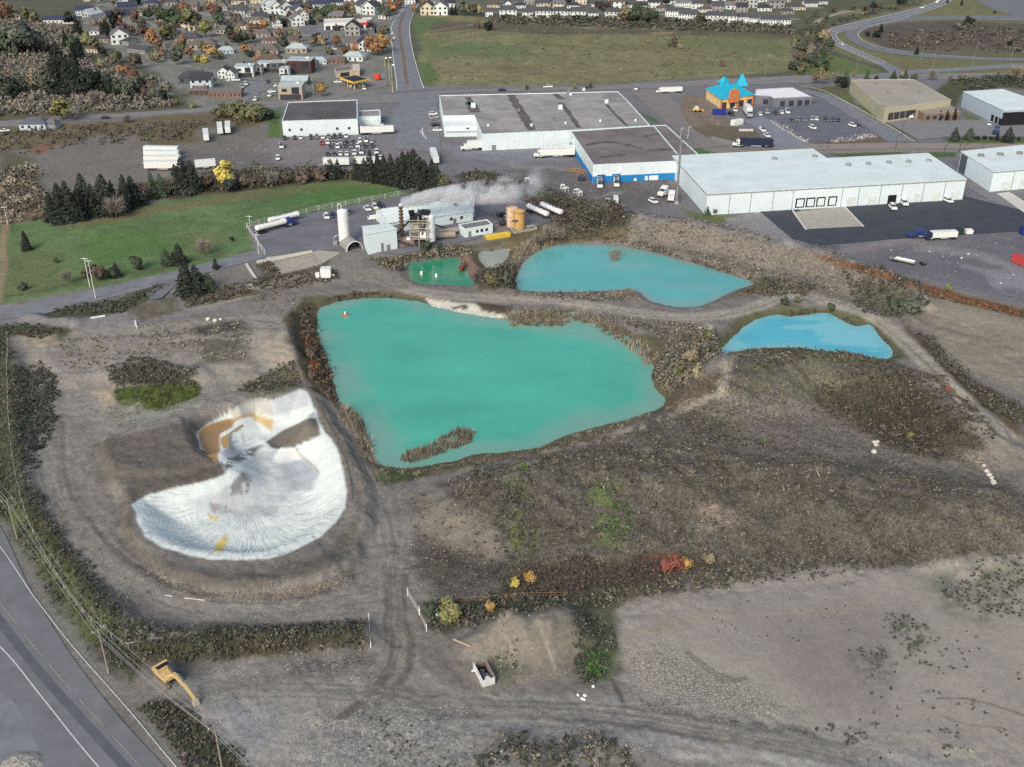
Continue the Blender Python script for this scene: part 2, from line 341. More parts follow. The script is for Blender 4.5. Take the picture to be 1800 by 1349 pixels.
LAYERS = [
 # far country and town
 (p, [(-900,-259),(2700,-259),(2700,150),(1800,120),(1400,137),(735,155),(360,190),(-900,240)], (98,97,84), dict(f=6,w=12,v=.2)),
 (p, [(160,-259),(700,-259),(690,60),(690,180),(360,192),(300,150),(170,70)], (128,127,123), dict(f=4,w=6,v=.28)),
 (p, [(760,-259),(1480,-259),(1400,45),(1250,45),(860,28),(740,28)], (102,104,96), dict(f=4,w=6,v=.2)),
 (p, [(-200,90),(95,92),(100,135),(0,140),(-200,140)], (116,97,84), dict(f=3,w=6)),
 (p, [(-200,140),(150,150),(300,165),(300,192),(0,215),(-200,215)], (100,94,78), dict(f=4,w=8,v=.2)),
 (p, [(70,185),(95,178),(112,182),(95,190),(70,191)], (150,150,120), dict(f=1.5)),
 (p, [(100,45),(150,40),(200,40),(190,56),(150,58)], (122,118,112), dict(f=2)),
 (p, [(0,40),(80,36),(140,45),(140,55),(0,52)], (120,108,98), dict(f=2,w=4)),
 (p, [(732,30),(800,26),(900,38),(1000,46),(1380,56),(1398,90),(1396,124),(1250,137),(1000,148),(750,158),(742,130)], (120,119,92), dict(f=2,w=3,v=.34)),
 (p, [(740,40),(760,36),(900,42),(1060,50),(1385,56),(1390,66),(1150,60),(960,62),(850,52),(760,58)], (104,96,84), dict(f=3,w=6,v=.2)),
 (p, [(745,70),(880,75),(940,88),(900,98),(760,100)], (98,116,80), dict(f=5,w=9,o=.8)),
 (p, [(735,105),(765,120),(775,150),(750,156)], (92,112,74), dict(f=3,w=5)),
 (p, [(722,32),(745,30),(800,32),(760,42),(745,60),(742,95),(730,60)], (96,112,82), dict(f=2,w=3)),
 (p, [(1210,68),(1340,62),(1385,80),(1380,95),(1280,90),(1200,80)], (104,114,84), dict(f=5,w=8,o=.7)),
 (l, [(770,80),(830,70),(900,72)], (140,132,102), dict(hw=2.2,f=3,w=6,o=.7)),
 (l, [(760,56),(800,48),(850,40)], (128,120,104), dict(hw=1.5,f=1.5,w=2)),
 (l, [(1150,60),(1180,58)], (150,134,96), dict(hw=3,f=3,w=4)),
 (l, [(790,132),(850,133),(920,128)], (136,122,104), dict(hw=2.5,f=4,w=6,o=.7)),
 (l, [(960,128),(1080,122),(1250,118)], (136,128,102), dict(hw=2,f=4,w=6,o=.6)),
 (l, [(990,100),(1100,108),(1230,104)], (128,122,98), dict(hw=3,f=5,w=8,o=.6)),
 (l, [(850,62),(1000,58),(1180,62),(1380,68)], (76,72,62), dict(hw=1.2,f=2,w=4,o=.6)),
 (p, [(1398,128),(1430,85),(1470,100),(1540,122),(1550,132),(1500,136)], (98,112,74), dict(f=2,w=3)),
 (p, [(1440,50),(1650,-10),(2000,-30),(2200,140),(1600,132),(1470,95)], (112,112,86), dict(f=2,w=4,v=.15)),
 (p, [(1520,50),(1590,40),(1700,37),(1900,48),(2000,80),(1900,105),(1750,104),(1610,98),(1545,82),(1512,62)], (100,90,86), dict(f=3,w=5,v=.22)),
 (p, [(1560,90),(1650,80),(1780,88),(1900,98),(1760,104),(1620,98)], (112,106,88), dict(f=4,w=8,o=.7)),
 (p, [(1380,5),(1450,-10),(1640,-15),(1600,12),(1500,35),(1440,62),(1400,40)], (98,98,80), dict(f=3,w=6,v=.22)),
 (p, [(1470,20),(1520,14),(1530,20),(1480,28)], (132,122,100), dict(f=3,w=4,o=.8)),
 (l, [(165,58),(230,80),(300,108),(330,118)], (142,140,142), dict(hw=2.2,f=1)), (l, [(230,30),(320,62),(420,86),(560,104)], (146,144,146), dict(hw=2.4,f=1)), (l, [(300,8),(400,36),(480,60),(545,62)], (146,144,146), dict(hw=2.6,f=1)), (l, [(430,-5),(470,30),(520,52)], (142,140,142), dict(hw=2.6,f=1)), (l, [(500,10),(600,24),(690,30)], (142,140,142), dict(hw=2.6,f=1)), (l, [(860,22),(1000,22),(1180,26),(1400,34)], (140,138,140), dict(hw=2.6,f=1)), (l, [(880,4),(1100,8),(1440,14)], (140,138,140), dict(hw=2.6,f=1)),
 # industrial land
 (p, [(360,205),(760,150),(1110,155),(1480,140),(1900,135),(2300,170),(2300,640),(1800,535),(1620,495),(1400,440),(1300,425),(1180,395),(1080,365),(1000,345),(930,345),(840,320),(760,330),(640,310),(480,315),(470,235)], (118,118,126), dict(f=2,w=2,v=.14)),
 (p, [(-400,225),(60,232),(130,212),(300,203),(370,205),(475,225),(480,310),(380,318),(200,335),(60,345),(-400,360)], (122,116,114), dict(f=3,w=4,v=.16)),
 (p, [(-200,225),(60,225),(170,215),(250,205),(460,190),(478,215),(420,225),(300,225),(200,240),(120,250),(60,262),(-200,270)], (108,100,82), dict(f=3,w=6,v=.2)),
 (p, [(55,258),(95,248),(105,252),(75,268),(55,272)], (132,100,88), dict(f=2,w=4)),
 (p, [(240,225),(330,218),(352,228),(345,248),(265,255),(245,245)], (104,98,78), dict(f=2,w=5)),
 (p, [(0,260),(60,280),(60,340),(0,345)], (100,96,80), dict(f=3,w=5)),
 (p, [(475,195),(497,190),(497,242),(470,246)], (88,108,70), dict(f=1.5,w=2)),
 (p, [(200,325),(420,305),(480,300),(640,300),(790,330),(900,345),(960,358),(930,368),(840,345),(740,345),(560,322),(300,352)], (92,82,70), dict(f=2,w=3,v=.2)),
 (p, [(840,300),(920,312),(1010,350),(1090,365),(1100,400),(1010,410),(960,380),(900,340),(800,310)], (86,84,68), dict(f=2,w=4,v=.2)),
 (p, [(1035,370),(1085,362),(1110,372),(1090,400),(1040,405)], (72,68,58), dict(f=2,w=4)),
 (p, [(1195,368),(1240,378),(1290,380),(1285,390),(1262,395),(1215,384)], (100,110,74), dict(f=1.5,w=2)),
 (p, [(1190,258),(1240,262),(1270,270),(1190,272)], (82,112,70), dict(f=.8,w=1)),
 (p, [(1120,195),(1145,215),(1165,219),(1145,205)], (86,112,78), dict(f=.8,w=1)),
 (p, [(1445,268),(1560,266),(1640,276),(1500,282)], (76,100,66), dict(f=.8,w=1)),
 (p, [(1630,265),(1685,266),(1682,276),(1640,276)], (76,100,66), dict(f=.8,w=1)),
 (p, [(1465,165),(1495,160),(1500,180),(1560,210),(1612,248),(1590,252),(1520,205)], (88,106,72), dict(f=1,w=1.5)),
 (p, [(1395,158),(1480,150),(1495,165),(1470,170),(1400,168)], (96,98,76), dict(f=1,w=2)),
 (p, [(1670,140),(1800,135),(1900,150),(1900,165),(1760,155),(1690,165),(1680,190),(1640,160)], (82,86,66), dict(f=1.5,w=2)),
 (p, [(1655,242),(1800,240),(1900,242),(1900,255),(1670,254)], (92,102,70), dict(f=.8,w=1)),
 (p, [(1688,195),(1700,200),(1730,212),(1700,212)], (92,112,82), dict(f=1,w=1)),
 (p, [(1200,165),(1235,170),(1268,205),(1290,215),(1240,232),(1205,215),(1195,190)], (128,114,104), dict(f=1.5,w=2,v=.2)),
 (p, [(1210,225),(1240,220),(1290,222),(1330,230),(1345,250),(1300,255),(1250,243)], (112,100,90), dict(f=.8,w=1)),
 (p, [(1428,252),(1500,246),(1560,240),(1572,248),(1530,257),(1440,257)], (112,100,88), dict(f=.8,w=1)),
 (p, [(1195,250),(1250,243),(1320,256),(1440,258),(1560,256),(1680,258),(1900,258),(1900,266),(1640,268),(1460,270),(1270,272)], (138,130,126), dict(f=.8,w=1)),
 (p, [(1270,385),(1340,372),(1410,440),(1330,420),(1300,405)], (136,136,142), dict(f=1,w=1.5)),
 (p, [(1410,432),(1600,412),(1800,402),(2100,400),(2100,590),(1800,530),(1600,485),(1450,445)], (110,110,119), dict(f=1,w=2,v=.18)),
 (l, [(1480,440),(1600,425),(1640,440)], (142,138,142), dict(hw=3,f=3,w=5,o=.6)),
 (l, [(1660,440),(1720,450),(1800,480)], (146,144,150), dict(hw=3,f=3,w=6,o=.6)),
 (p, [(1690,470),(1800,480),(1850,510),(1760,505)], (136,138,148), dict(f=3,w=5,o=.8)),
 (p, [(880,300),(1180,300),(1200,350),(1120,372),(960,340)], (112,106,108), dict(f=3,w=4,v=.2)),
 (p, [(700,180),(760,165),(770,250),(830,262),(940,260),(1000,262),(985,278),(900,290),(800,275),(720,250),(690,215)], (126,130,142), dict(f=2,w=2,v=.1)),
 (l, [(900,290),(950,296),(1000,300)], (148,142,138), dict(hw=2,f=2,w=4,o=.7)),
 (l, [(1040,345),(1060,340),(1090,338)], (150,148,150), dict(hw=1.2,f=1.5,w=4,o=.7)),
 (l, [(545,285),(580,282),(560,290)], (150,146,148), dict(hw=1.5,f=2,w=4,o=.7)),
 (l, [(390,285),(440,275),(450,300)], (156,150,150), dict(hw=2,f=2,w=5,o=.6)),
 (p, [(470,245),(560,242),(780,250),(780,275),(640,285),(470,290)], (126,122,128), dict(f=3,w=4,v=.16)),
 (p, [(255,275),(320,270),(480,268),(480,300),(320,300)], (116,110,112), dict(f=2,w=4)),
 # the lawn
 (p, [(-300,400),(20,392),(110,385),(200,378),(250,364),(300,352),(420,338),(560,320),(650,314),(715,324),(748,338),(700,350),(560,377),(440,398),(434,404),(452,442),(300,480),(140,512),(20,532),(-300,560)], (95,119,82), dict(f=1.5,w=2.5,v=.3)),
 (p, [(100,392),(250,366),(420,340),(640,317),(715,325),(640,330),(420,352),(250,384),(100,405)], (116,110,86), dict(f=3,w=5,o=.8)),
 (p, [(-100,420),(120,440),(170,500),(20,528),(-100,550)], (104,112,80), dict(f=8,w=10,o=.6)),
 (p, [(280,420),(380,405),(420,420),(330,445)], (112,116,86), dict(f=6,w=8,o=.6)),
 (p, [(140,430),(260,405),(300,430),(180,470)], (84,116,66), dict(f=6,w=8,o=.7)),
 (p, [(440,345),(620,322),(700,335),(560,360)], (80,116,68), dict(f=6,w=8,o=.8)),
 (l, [(180,490),(250,478),(320,462),(400,445)], (92,88,72), dict(hw=1.2,f=2,w=2,o=.7)),
 (l, [(-50,530),(40,518),(140,500)], (90,88,68), dict(hw=1.5,f=2,w=3,o=.7)),
 (l, [(2,330),(6,400),(4,470),(-4,530)], (140,128,108), dict(hw=1.4,f=1,w=1)),
 (p, [(-60,345),(90,350),(150,375),(90,388),(-60,398)], (120,108,92), dict(f=2,w=4,v=.2)),
 # plant site
 (p, [(440,443),(600,440),(700,452),(720,448),(800,430),(900,410),(990,392),(960,380),(860,400),(720,420),(640,448),(560,440)], (130,124,122), dict(f=1.5,w=2)),
 (p, [(640,455),(700,450),(760,440),(860,424),(920,415),(905,432),(840,436),(780,446),(730,458),(700,470)], (102,96,78), dict(f=1.5,w=2,v=.2)),
 (p, [(890,410),(960,392),(1050,395),(1100,408),(1090,425),(1000,425),(930,440),(900,455)], (104,96,78), dict(f=2,w=3,v=.2)),
 (p, [(700,448),(640,455),(610,480),(560,490),(520,500),(480,505),(500,470),(600,452)], (134,128,124), dict(f=1.5,w=2)),
 (p, [(452,462),(480,456),(590,440),(575,478),(470,496),(455,480)], (108,98,90), dict(f=1,w=2)),
 (p, [(445,490),(575,470),(600,490),(540,500),(460,512)], (86,78,70), dict(f=1.5,w=3,v=.22)),
 (p, [(475,462),(548,444),(568,464),(530,474),(490,482)], (170,160,152), dict(f=.6,w=.8,v=.08)),
 # main haul roads and dirt around the ponds
 (p, [(820,440),(905,435),(910,500),(840,510)], (100,92,78), dict(f=2,w=3,v=.2)),
 (p, [(800,450),(825,440),(840,470),(836,500)], (122,104,96), dict(f=1,w=2)),
 (p, [(835,478),(905,470),(910,505),(870,512),(845,505)], (84,80,66), dict(f=1.5,w=2)),
 (p, [(535,520),(720,510),(760,530),(860,555),(1000,545),(1080,575),(1180,600),(1250,585),(1200,660),(1180,720),(1000,785),(700,850),(640,830),(600,730),(540,660),(520,560)], (102,96,78), dict(f=1.5,w=2,v=.2)),
 (p, [(1090,400),(1180,385),(1320,415),(1420,440),(1600,500),(1620,540),(1560,560),(1420,520),(1330,500),(1250,470),(1120,438)], (128,120,114), dict(f=2,w=2.5,v=.14,att=1)),
 (p, [(1330,490),(1420,505),(1400,525),(1300,520)], (110,104,84), dict(f=2,w=3)),
 (p, [(1500,500),(1600,510),(1630,540),(1580,560),(1500,540)], (92,90,76), dict(f=2,w=3,o=.8)),
 (p, [(1250,615),(1290,560),(1380,535),(1470,540),(1560,570),(1590,630),(1550,650),(1400,630)], (100,98,76), dict(f=2,w=3,v=.2)),
 (p, [(1590,550),(1640,520),(1800,560),(2100,640),(2100,760),(1800,690),(1680,640)], (142,132,122), dict(f=2,w=3,v=.14)),
 (l, [(1640,545),(1720,560),(1850,590)], (158,148,136), dict(hw=4,f=3,w=5,o=.7)),
 (l, [(1660,580),(1740,600),(1850,640)], (122,112,104), dict(hw=1,f=1.2,w=4,o=.7)),
 (p, [(1410,440),(1500,462),(1640,505),(1800,545),(2000,600),(2000,620),(1800,560),(1620,512),(1480,470)], (118,84,62), dict(f=1,w=1.5,v=.2)),
 (p, [(1580,560),(1620,590),(1680,650),(1800,720),(1800,780),(1720,720),(1640,640)], (88,78,66), dict(f=1.5,w=3,v=.2)),
 # right hill, mounds
 (p, [(1170,720),(1230,660),(1330,630),(1550,645),(1640,680),(1780,830),(1900,1000),(1800,985),(1500,1000),(1300,1020),(1120,1050),(890,1060),(870,960),(770,880),(760,850),(1000,790)], (106,99,93), dict(f=3,w=4,v=.28,att=1)),
 (p, [(780,860),(1000,800),(1200,780),(1500,850),(1900,900),(1900,980),(1500,990),(1250,1010),(900,1000),(860,920)], (94,88,80), dict(f=2,w=5,cov=.5)),
 (p, [(1430,700),(1500,660),(1600,660),(1740,790),(1690,812),(1580,790),(1480,740)], (84,78,66), dict(f=2,w=4,v=.25)),
 (p, [(1530,720),(1600,690),(1680,760),(1640,800),(1560,770)], (80,70,62), dict(f=3,w=4)),
 (p, [(1290,640),(1450,640),(1560,660),(1440,700),(1330,690)], (112,108,92), dict(f=3,w=5,cov=.6)),
 (p, [(1290,700),(1440,700),(1530,765),(1560,800),(1480,815),(1300,780)], (126,116,112), dict(f=4,w=5)),
 (l, [(1300,700),(1420,750),(1560,805),(1680,830),(1800,845)], (126,118,112), dict(hw=3.5,f=2,w=3)),
 (l, [(1280,640),(1275,690),(1250,700),(1180,730)], (160,152,140), dict(hw=1.3,f=1.2,w=3,cov=.7)),
 (p, [(1160,740),(1290,720),(1330,770),(1200,790),(1050,790),(980,800)], (122,114,106), dict(f=3,w=4,cov=.6)),
 (p, [(1150,720),(1200,680),(1270,660),(1260,690),(1190,725)], (98,86,72), dict(f=2,w=3,o=.8)),
 (l, [(960,792),(1060,768),(1160,738),(1230,700)], (150,142,134), dict(hw=1.2,f=1.2,w=3,cov=.6)), (l, [(880,850),(1000,810),(1150,790),(1290,800)], (136,128,120), dict(hw=2.5,f=3,w=5,cov=.5)), (l, [(1165,860),(1180,930)], (132,122,116), dict(hw=1.5,f=2,w=4,cov=.6)),
 (p, [(1065,860),(1100,855),(1125,930),(1090,960),(1060,940)], (94,108,74), dict(f=2,w=4,cov=.6)),
 (p, [(890,850),(930,848),(935,880),(890,885)], (94,104,74), dict(f=2,w=4,cov=.6)),
 (p, [(900,900),(945,930),(940,975),(900,985),(890,940)], (94,106,70), dict(f=2,w=4,cov=.6)),
 (p, [(1240,890),(1320,880),(1330,920),(1250,950)], (136,122,114), dict(f=3,w=5,cov=.6)),
 (p, [(700,870),(760,880),(830,930),(880,970),(870,1000),(800,990),(740,940)], (132,122,112), dict(f=2.5,w=4,o=.8)),
 (p, [(740,940),(800,960),(890,1000),(870,1045),(770,1050),(740,1010)], (98,90,84), dict(f=3,w=4,att=1,v=.2)),
 (p, [(880,1000),(1000,990),(1150,970),(1300,990),(1320,1015),(1100,1050),(880,1080)], (98,88,78), dict(f=2,w=3,v=.25)),
 (p, [(1140,978),(1200,975),(1215,1005),(1160,1012)], (112,80,66), dict(f=1.5,w=3,cov=.6)),
 (p, [(800,1060),(900,1040),(1100,1045),(1070,1070),(900,1090),(760,1110)], (78,76,62), dict(f=2,w=3,v=.2)),
 # the mud flat, bottom right
 (p, [(1075,1065),(1200,1045),(1330,1020),(1500,1000),(1700,985),(1900,970),(2200,960),(2200,1500),(1700,1400),(1500,1300),(1300,1255),(1100,1230),(1080,1180)], (154,146,141), dict(f=1.5,w=2.5,v=.07)),
 (p, [(1090,1075),(1330,1030),(1900,980),(2200,1400),(1500,1290),(1100,1225)], None, dict(f=3,att=2,o=.6)),
 (p, [(1200,1050),(1500,1010),(1560,1060),(1500,1200),(1350,1150)], (146,138,136), dict(f=8,w=6,o=.8)),
 (p, [(1082,1130),(1180,1120),(1260,1150),(1340,1200),(1400,1240),(1330,1260),(1120,1220),(1082,1190)], (164,157,149), dict(f=4,w=3)),
 (p, [(1085,1140),(1160,1130),(1230,1160),(1330,1205),(1400,1246),(1310,1258),(1115,1216),(1088,1190)], None, dict(f=4,w=3,att=0)),
 (p, [(1125,1075),(1190,1075),(1190,1130),(1130,1130)], None, dict(f=5,w=4,att=0,o=.5)),
 (l, [(1210,1145),(1255,1180),(1290,1192),(1310,1188)], (132,124,116), dict(hw=.25,f=.2,w=.3)),
 (l, [(1205,1148),(1250,1184),(1285,1197),(1312,1192)], (134,126,118), dict(hw=.25,f=.2,w=.3)),
 (l, [(1110,1115),(1230,1090),(1380,1080),(1500,1065),(1540,1045)], (156,146,132), dict(hw=.5,f=.6,w=1,o=.7)),
 (l, [(1650,1228),(1720,1232),(1800,1258),(1880,1290)], (108,98,90), dict(hw=.16,f=.25,w=.8)),
 (l, [(1660,1262),(1700,1275),(1760,1280)], (112,104,96), dict(hw=.12,f=.25,w=.6)),
 (p, [(1360,1120),(1530,1060),(1560,1150),(1550,1250),(1450,1250),(1380,1180)], (130,121,118), dict(f=5,w=5,o=.5)),
 (p, [(1620,1020),(1700,995),(1850,980),(1850,1085),(1700,1085),(1640,1060)], (94,98,86), dict(f=3,w=4,cov=.62,o=.6)),
 (p, [(1560,1080),(1610,1085),(1640,1120),(1600,1145),(1565,1120)], (92,98,84), dict(f=2,w=3,cov=.5)),
 (p, [(1500,1150),(1560,1140),(1565,1180),(1530,1200)], (96,94,92), dict(f=3,w=3,cov=.6)),
 (p, [(1540,1200),(1640,1160),(1720,1240),(1600,1290),(1540,1300)], (106,104,94), dict(f=5,w=6,cov=.3)),
 (p, [(1520,1290),(1700,1280),(1720,1330),(1560,1340)], (106,106,92), dict(f=5,w=6,cov=.35)),
 # bottom haul road
 (p, [(620,1240),(800,1220),(1080,1225),(1150,1230),(1350,1270),(1500,1300),(1750,1349),(1900,1400),(1700,1460),(1300,1349),(1080,1300),(800,1290),(640,1290)], (152,148,148), dict(f=2,w=2,v=.1)),
 (l, [(700,1262),(900,1255),(1100,1270),(1300,1300),(1500,1340)], (106,101,100), dict(hw=1.0,f=.8,w=1)),
 (l, [(720,1280),(900,1275),(1080,1285),(1200,1310),(1350,1345)], (134,127,122), dict(hw=.5,f=.6,w=1,cov=.6)),
 (p, [(1245,1280),(1275,1285),(1285,1310),(1265,1312)], (150,140,128), dict(f=1,w=1.5)),
 (p, [(1110,1222),(1300,1262),(1420,1280),(1440,1295),(1280,1275),(1120,1240)], (104,96,90), dict(f=1,w=2,cov=.7,att=1)),
 (l, [(1072,1195),(1085,1225),(1095,1250)], (96,88,80), dict(hw=.4,f=.4,w=1)),
 (p, [(320,1180),(520,1165),(680,1150),(760,1210),(700,1260),(560,1349),(450,1349),(340,1240)], (150,145,143), dict(f=3,w=4,v=.16)),
 (p, [(350,1235),(460,1240),(500,1300),(440,1330),(380,1270)], (140,142,148), dict(f=4,w=4)),
 (p, [(470,1200),(640,1190),(660,1230),(520,1240)], (144,136,128), dict(f=4,w=5,cov=.5)),
 (p, [(500,1155),(640,1150),(640,1180),(520,1190)], (114,110,112), dict(f=2,w=3,att=1)),
 (p, [(560,1250),(760,1260),(900,1349),(560,1400)], (148,144,143), dict(f=4,w=5,v=.2,att=1)),
 # heaps at the bottom
 (p, [(815,1110),(900,1075),(1000,1065),(1020,1110),(1000,1190),(900,1200),(840,1170)], (134,126,118), dict(f=2,w=3,v=.12)),
 (p, [(1010,1080),(1070,1070),(1082,1130),(1065,1190),(1020,1200),(1005,1140)], (88,92,76), dict(f=1.5,w=2)),
 (p, [(1030,1150),(1060,1140),(1062,1190),(1030,1198)], (84,104,66), dict(f=1.5,w=2)),
 (l, [(945,1090),(958,1130),(975,1180)], (154,146,134), dict(hw=.4,f=.4,w=1)),
 (l, [(890,1120),(905,1160),(912,1200)], (152,146,134), dict(hw=.3,f=.4,w=1)),
 (p, [(865,1150),(905,1150),(915,1200),(870,1200)], (108,110,96), dict(f=1.5,w=2,cov=.7)),
 # bottom left corner verges
 (p, [(-300,560),(10,575),(40,700),(45,840),(110,970),(200,1080),(260,1150),(230,1195),(160,1130),(60,1000),(0,905),(-300,760)], (84,84,68), dict(f=1.5,w=2,v=.2)),
 (l, [(0,870),(60,960),(110,1040),(160,1110)], (92,104,64), dict(hw=3,f=2.5,w=3,o=.8)),
 (p, [(-100,890),(0,905),(60,1010),(130,1120),(230,1230),(340,1349),(480,1500),(440,1500),(200,1230),(80,1080),(0,960),(-100,930)], (128,124,120), dict(f=1.2,w=1)),
 (p, [(190,1205),(310,1195),(350,1235),(260,1240)], (132,126,122), dict(f=1.5,w=2)),
 (p, [(240,1240),(290,1230),(440,1349),(560,1470),(430,1430),(300,1310)], (84,84,64), dict(f=1.2,w=2,v=.2)),
 # left pit surroundings
 (p, [(20,585),(200,570),(400,560),(500,560),(530,650),(520,690),(420,700),(330,740),(200,770),(130,740),(60,700)], (148,140,135), dict(f=2,w=4,v=.14)),
 (p, [(0,548),(60,552),(180,535),(330,505),(430,500),(420,540),(200,575),(100,580),(0,572)], (130,128,132), dict(f=1.5,w=2)),
 (p, [(62,548),(120,540),(200,530),(270,500),(300,492),(320,488),(280,520),(230,548),(150,560),(80,560)], (90,88,72), dict(f=1,w=2,v=.2)),
 (p, [(0,575),(60,570),(130,580),(100,600),(20,592)], (84,86,70), dict(f=1.5,w=2)),
 (p, [(225,545),(300,520),(318,545),(250,565)], (112,104,92), dict(f=1.5,w=2)),
 (p, [(318,515),(420,500),(455,500),(440,520),(330,540)], (106,96,82), dict(f=1.5,w=2)),
 (l, [(335,545),(380,535),(435,522)], (158,146,124), dict(hw=.6,f=.6,w=1)),
 (p, [(30,592),(90,590),(130,605),(60,612)], (156,146,130), dict(f=1.5,w=3)),
 (l, [(60,630),(150,612),(260,605),(400,620)], (146,136,128), dict(hw=2,f=2,w=4,o=.7)),
 (p, [(330,575),(430,565),(440,585),(350,590)], (90,84,76), dict(f=2,w=3,cov=.7,att=1)),
 (p, [(330,600),(420,590),(425,640),(350,640)], (104,98,86), dict(f=3,w=4,cov=.7)),
 (p, [(465,600),(505,570),(520,630),(490,648),(470,640)], (158,148,138), dict(f=2,w=2)),
 (p, [(500,560),(540,530),(560,640),(575,700),(600,720),(560,700),(530,660)], (84,76,64), dict(f=1.5,w=2,v=.2)),
 (l, [(540,590),(548,620),(556,660)], (140,88,54), dict(hw=1,f=1,w=1.5,cov=.8)),
 (p, [(420,680),(520,640),(530,680),(440,705)], (98,94,78), dict(f=2,w=3,v=.2)),
 (p, [(185,655),(250,635),(350,660),(300,680),(200,680)], (80,76,66), dict(f=2,w=3,v=.2)),
 (p, [(200,685),(260,678),(350,672),(345,700),(280,725),(205,712)], (92,102,62), dict(f=1,w=2,v=.2)),
 (p, [(160,690),(198,680),(202,712),(185,715)], (168,156,140), dict(f=1,w=1.5)),
 (p, [(200,710),(240,700),(260,725),(330,710),(345,700),(350,712),(260,745),(200,750)], (146,146,136), dict(f=1,w=2,cov=.6)),
 (p, [(165,780),(240,755),(330,740),(350,780),(390,820),(330,850),(240,855),(180,840)], (110,102,97), dict(f=2,w=2,v=.08)),
 (p, [(50,690),(110,690),(100,760),(75,840),(90,900),(200,1010),(320,1080),(640,1090),(690,1000),(690,880),(640,840),(612,780),(575,700),(540,690),(615,850),(600,930),(520,1000),(400,1010),(290,990),(225,920),(215,860),(170,850),(160,780),(320,735),(420,705),(400,700),(240,745),(160,770),(130,740)], (134,127,124), dict(f=1.5,w=1.5,v=.1)),
 (p, [(225,870),(240,960),(330,1005),(450,1010),(560,975),(630,900),(622,850),(660,880),(640,960),(560,1010),(450,1040),(320,1030),(220,985),(195,900)], (112,104,99), dict(f=1.2,w=1.2)),
 (p, [(230,995),(330,1035),(450,1048),(560,1030),(630,990),(620,1030),(500,1062),(380,1062),(280,1040)], (130,118,108), dict(f=1.5,w=1.5,att=1,v=.2)),
 (l, [(80,760),(90,880),(170,990),(300,1065),(460,1082),(620,1075)], (142,134,128), dict(hw=2.2,f=1.2,w=1,o=.8)),
 (l, [(70,650),(80,760),(100,880),(180,985),(305,1058),(460,1076),(620,1068),(690,1020)], (144,137,132), dict(hw=2.6,f=1.5,w=1,o=.6)), (l, [(690,960),(700,1060),(705,1140),(670,1210),(600,1250)], (140,133,128), dict(hw=3.5,f=2,w=1,o=.5)), (l, [(300,1200),(460,1196),(620,1210),(760,1236),(1080,1246),(1330,1285),(1550,1340)], (146,142,140), dict(hw=2.2,f=1.5,w=1,o=.6)), (l, [(218,985),(330,1046),(450,1062),(570,1042),(645,998)], (98,90,84), dict(hw=.5,f=.8,w=1,o=.8)), (l, [(165,785),(240,752),(330,737)], (98,90,86), dict(hw=.4,f=.5,w=1,o=.7)),
 (l, [(105,730),(115,840),(180,950),(280,1030)], (110,101,96), dict(hw=.8,f=.8,w=1,o=.7)),
 (l, [(130,860),(200,980),(310,1050)], (108,100,95), dict(hw=.35,f=.4,w=.6,o=.7)),
 (l, [(562,700),(610,790),(645,850),(670,930)], (126,117,112), dict(hw=2.5,f=1.5,w=1)),
 (l, [(552,690),(590,770),(615,830),(622,880)], (100,94,88), dict(hw=.3,f=.3,w=.4)),
 (p, [(640,850),(690,870),(740,1010),(720,1080),(640,1090),(560,1090),(620,1010)], (134,128,125), dict(f=3,w=3,v=.1)),
 (l, [(690,1000),(680,1080),(690,1150),(650,1220),(600,1260)], (104,96,91), dict(hw=.9,f=.5,w=.8,o=.8)),
 (l, [(712,1010),(705,1080),(720,1140),(700,1200),(660,1240)], (106,98,93), dict(hw=.8,f=.5,w=.8,o=.8)),
 (l, [(700,1010),(694,1080),(706,1150),(676,1215)], (138,129,122), dict(hw=.6,f=.6,w=.8,o=.6)),
 (l, [(730,1080),(760,1140),(820,1210),(900,1245)], (110,104,100), dict(hw=.4,f=.5,w=.8,o=.7)),
 (l, [(735,1070),(790,1150),(850,1210)], (140,132,126), dict(hw=.8,f=.8,w=.8,o=.6)),
 (l, [(690,1000),(720,1000),(760,990)], (106,98,92), dict(hw=.4,f=.5,w=.8)),
 (p, [(340,1200),(460,1180),(640,1180),(640,1195),(460,1205)], (112,105,101), dict(f=2,w=3,o=.7)),
 (p, [(210,1135),(330,1115),(640,1098),(648,1140),(520,1158),(340,1160),(250,1165)], (88,82,66), dict(f=1.2,w=2,v=.25)),
 (p, [(480,1155),(640,1135),(650,1160),(600,1175),(500,1175)], (120,114,112), dict(f=2,w=2)),
 # causeway and ring roads
 (l, [(430,505),(520,498),(600,488),(660,490),(720,510),(800,520),(900,526),(1000,532),(1100,548),(1200,558),(1300,548),(1390,518),(1450,528),(1530,556),(1600,610),(1680,690),(1760,760),(1840,830)], (158,151,144), dict(hw=3.0,f=1.0,w=.8,v=.06)),
 (l, [(500,496),(600,482),(660,484),(700,498)], (138,130,125), dict(hw=5,f=2,w=1)),
 (l, [(720,513),(900,529),(1100,550),(1200,560),(1300,550),(1390,521)], (122,113,106), dict(hw=.35,f=.5,w=.4,o=.7)),
 (l, [(1540,565),(1610,622),(1690,703),(1780,785)], (108,104,88), dict(hw=.5,f=.5,w=.5,o=.7)),
 (p, [(1690,800),(1800,770),(1900,850),(1800,870)], (132,124,118), dict(f=3,w=3)),
 (p, [(745,524),(790,530),(835,533),(845,545),(900,556),(860,562),(800,549),(760,540)], (196,192,184), dict(f=.8,w=1.2)),
 (p, [(790,538),(820,534),(822,542),(795,543)], (92,84,76), dict(f=.6,w=1,cov=.8)),
 (p, [(838,531),(900,538),(898,552),(850,548)], (84,74,64), dict(f=.8,w=1)),
 (p, [(650,835),(690,820),(760,825),(745,838),(670,852)], (84,96,64), dict(f=1,w=1.5)),
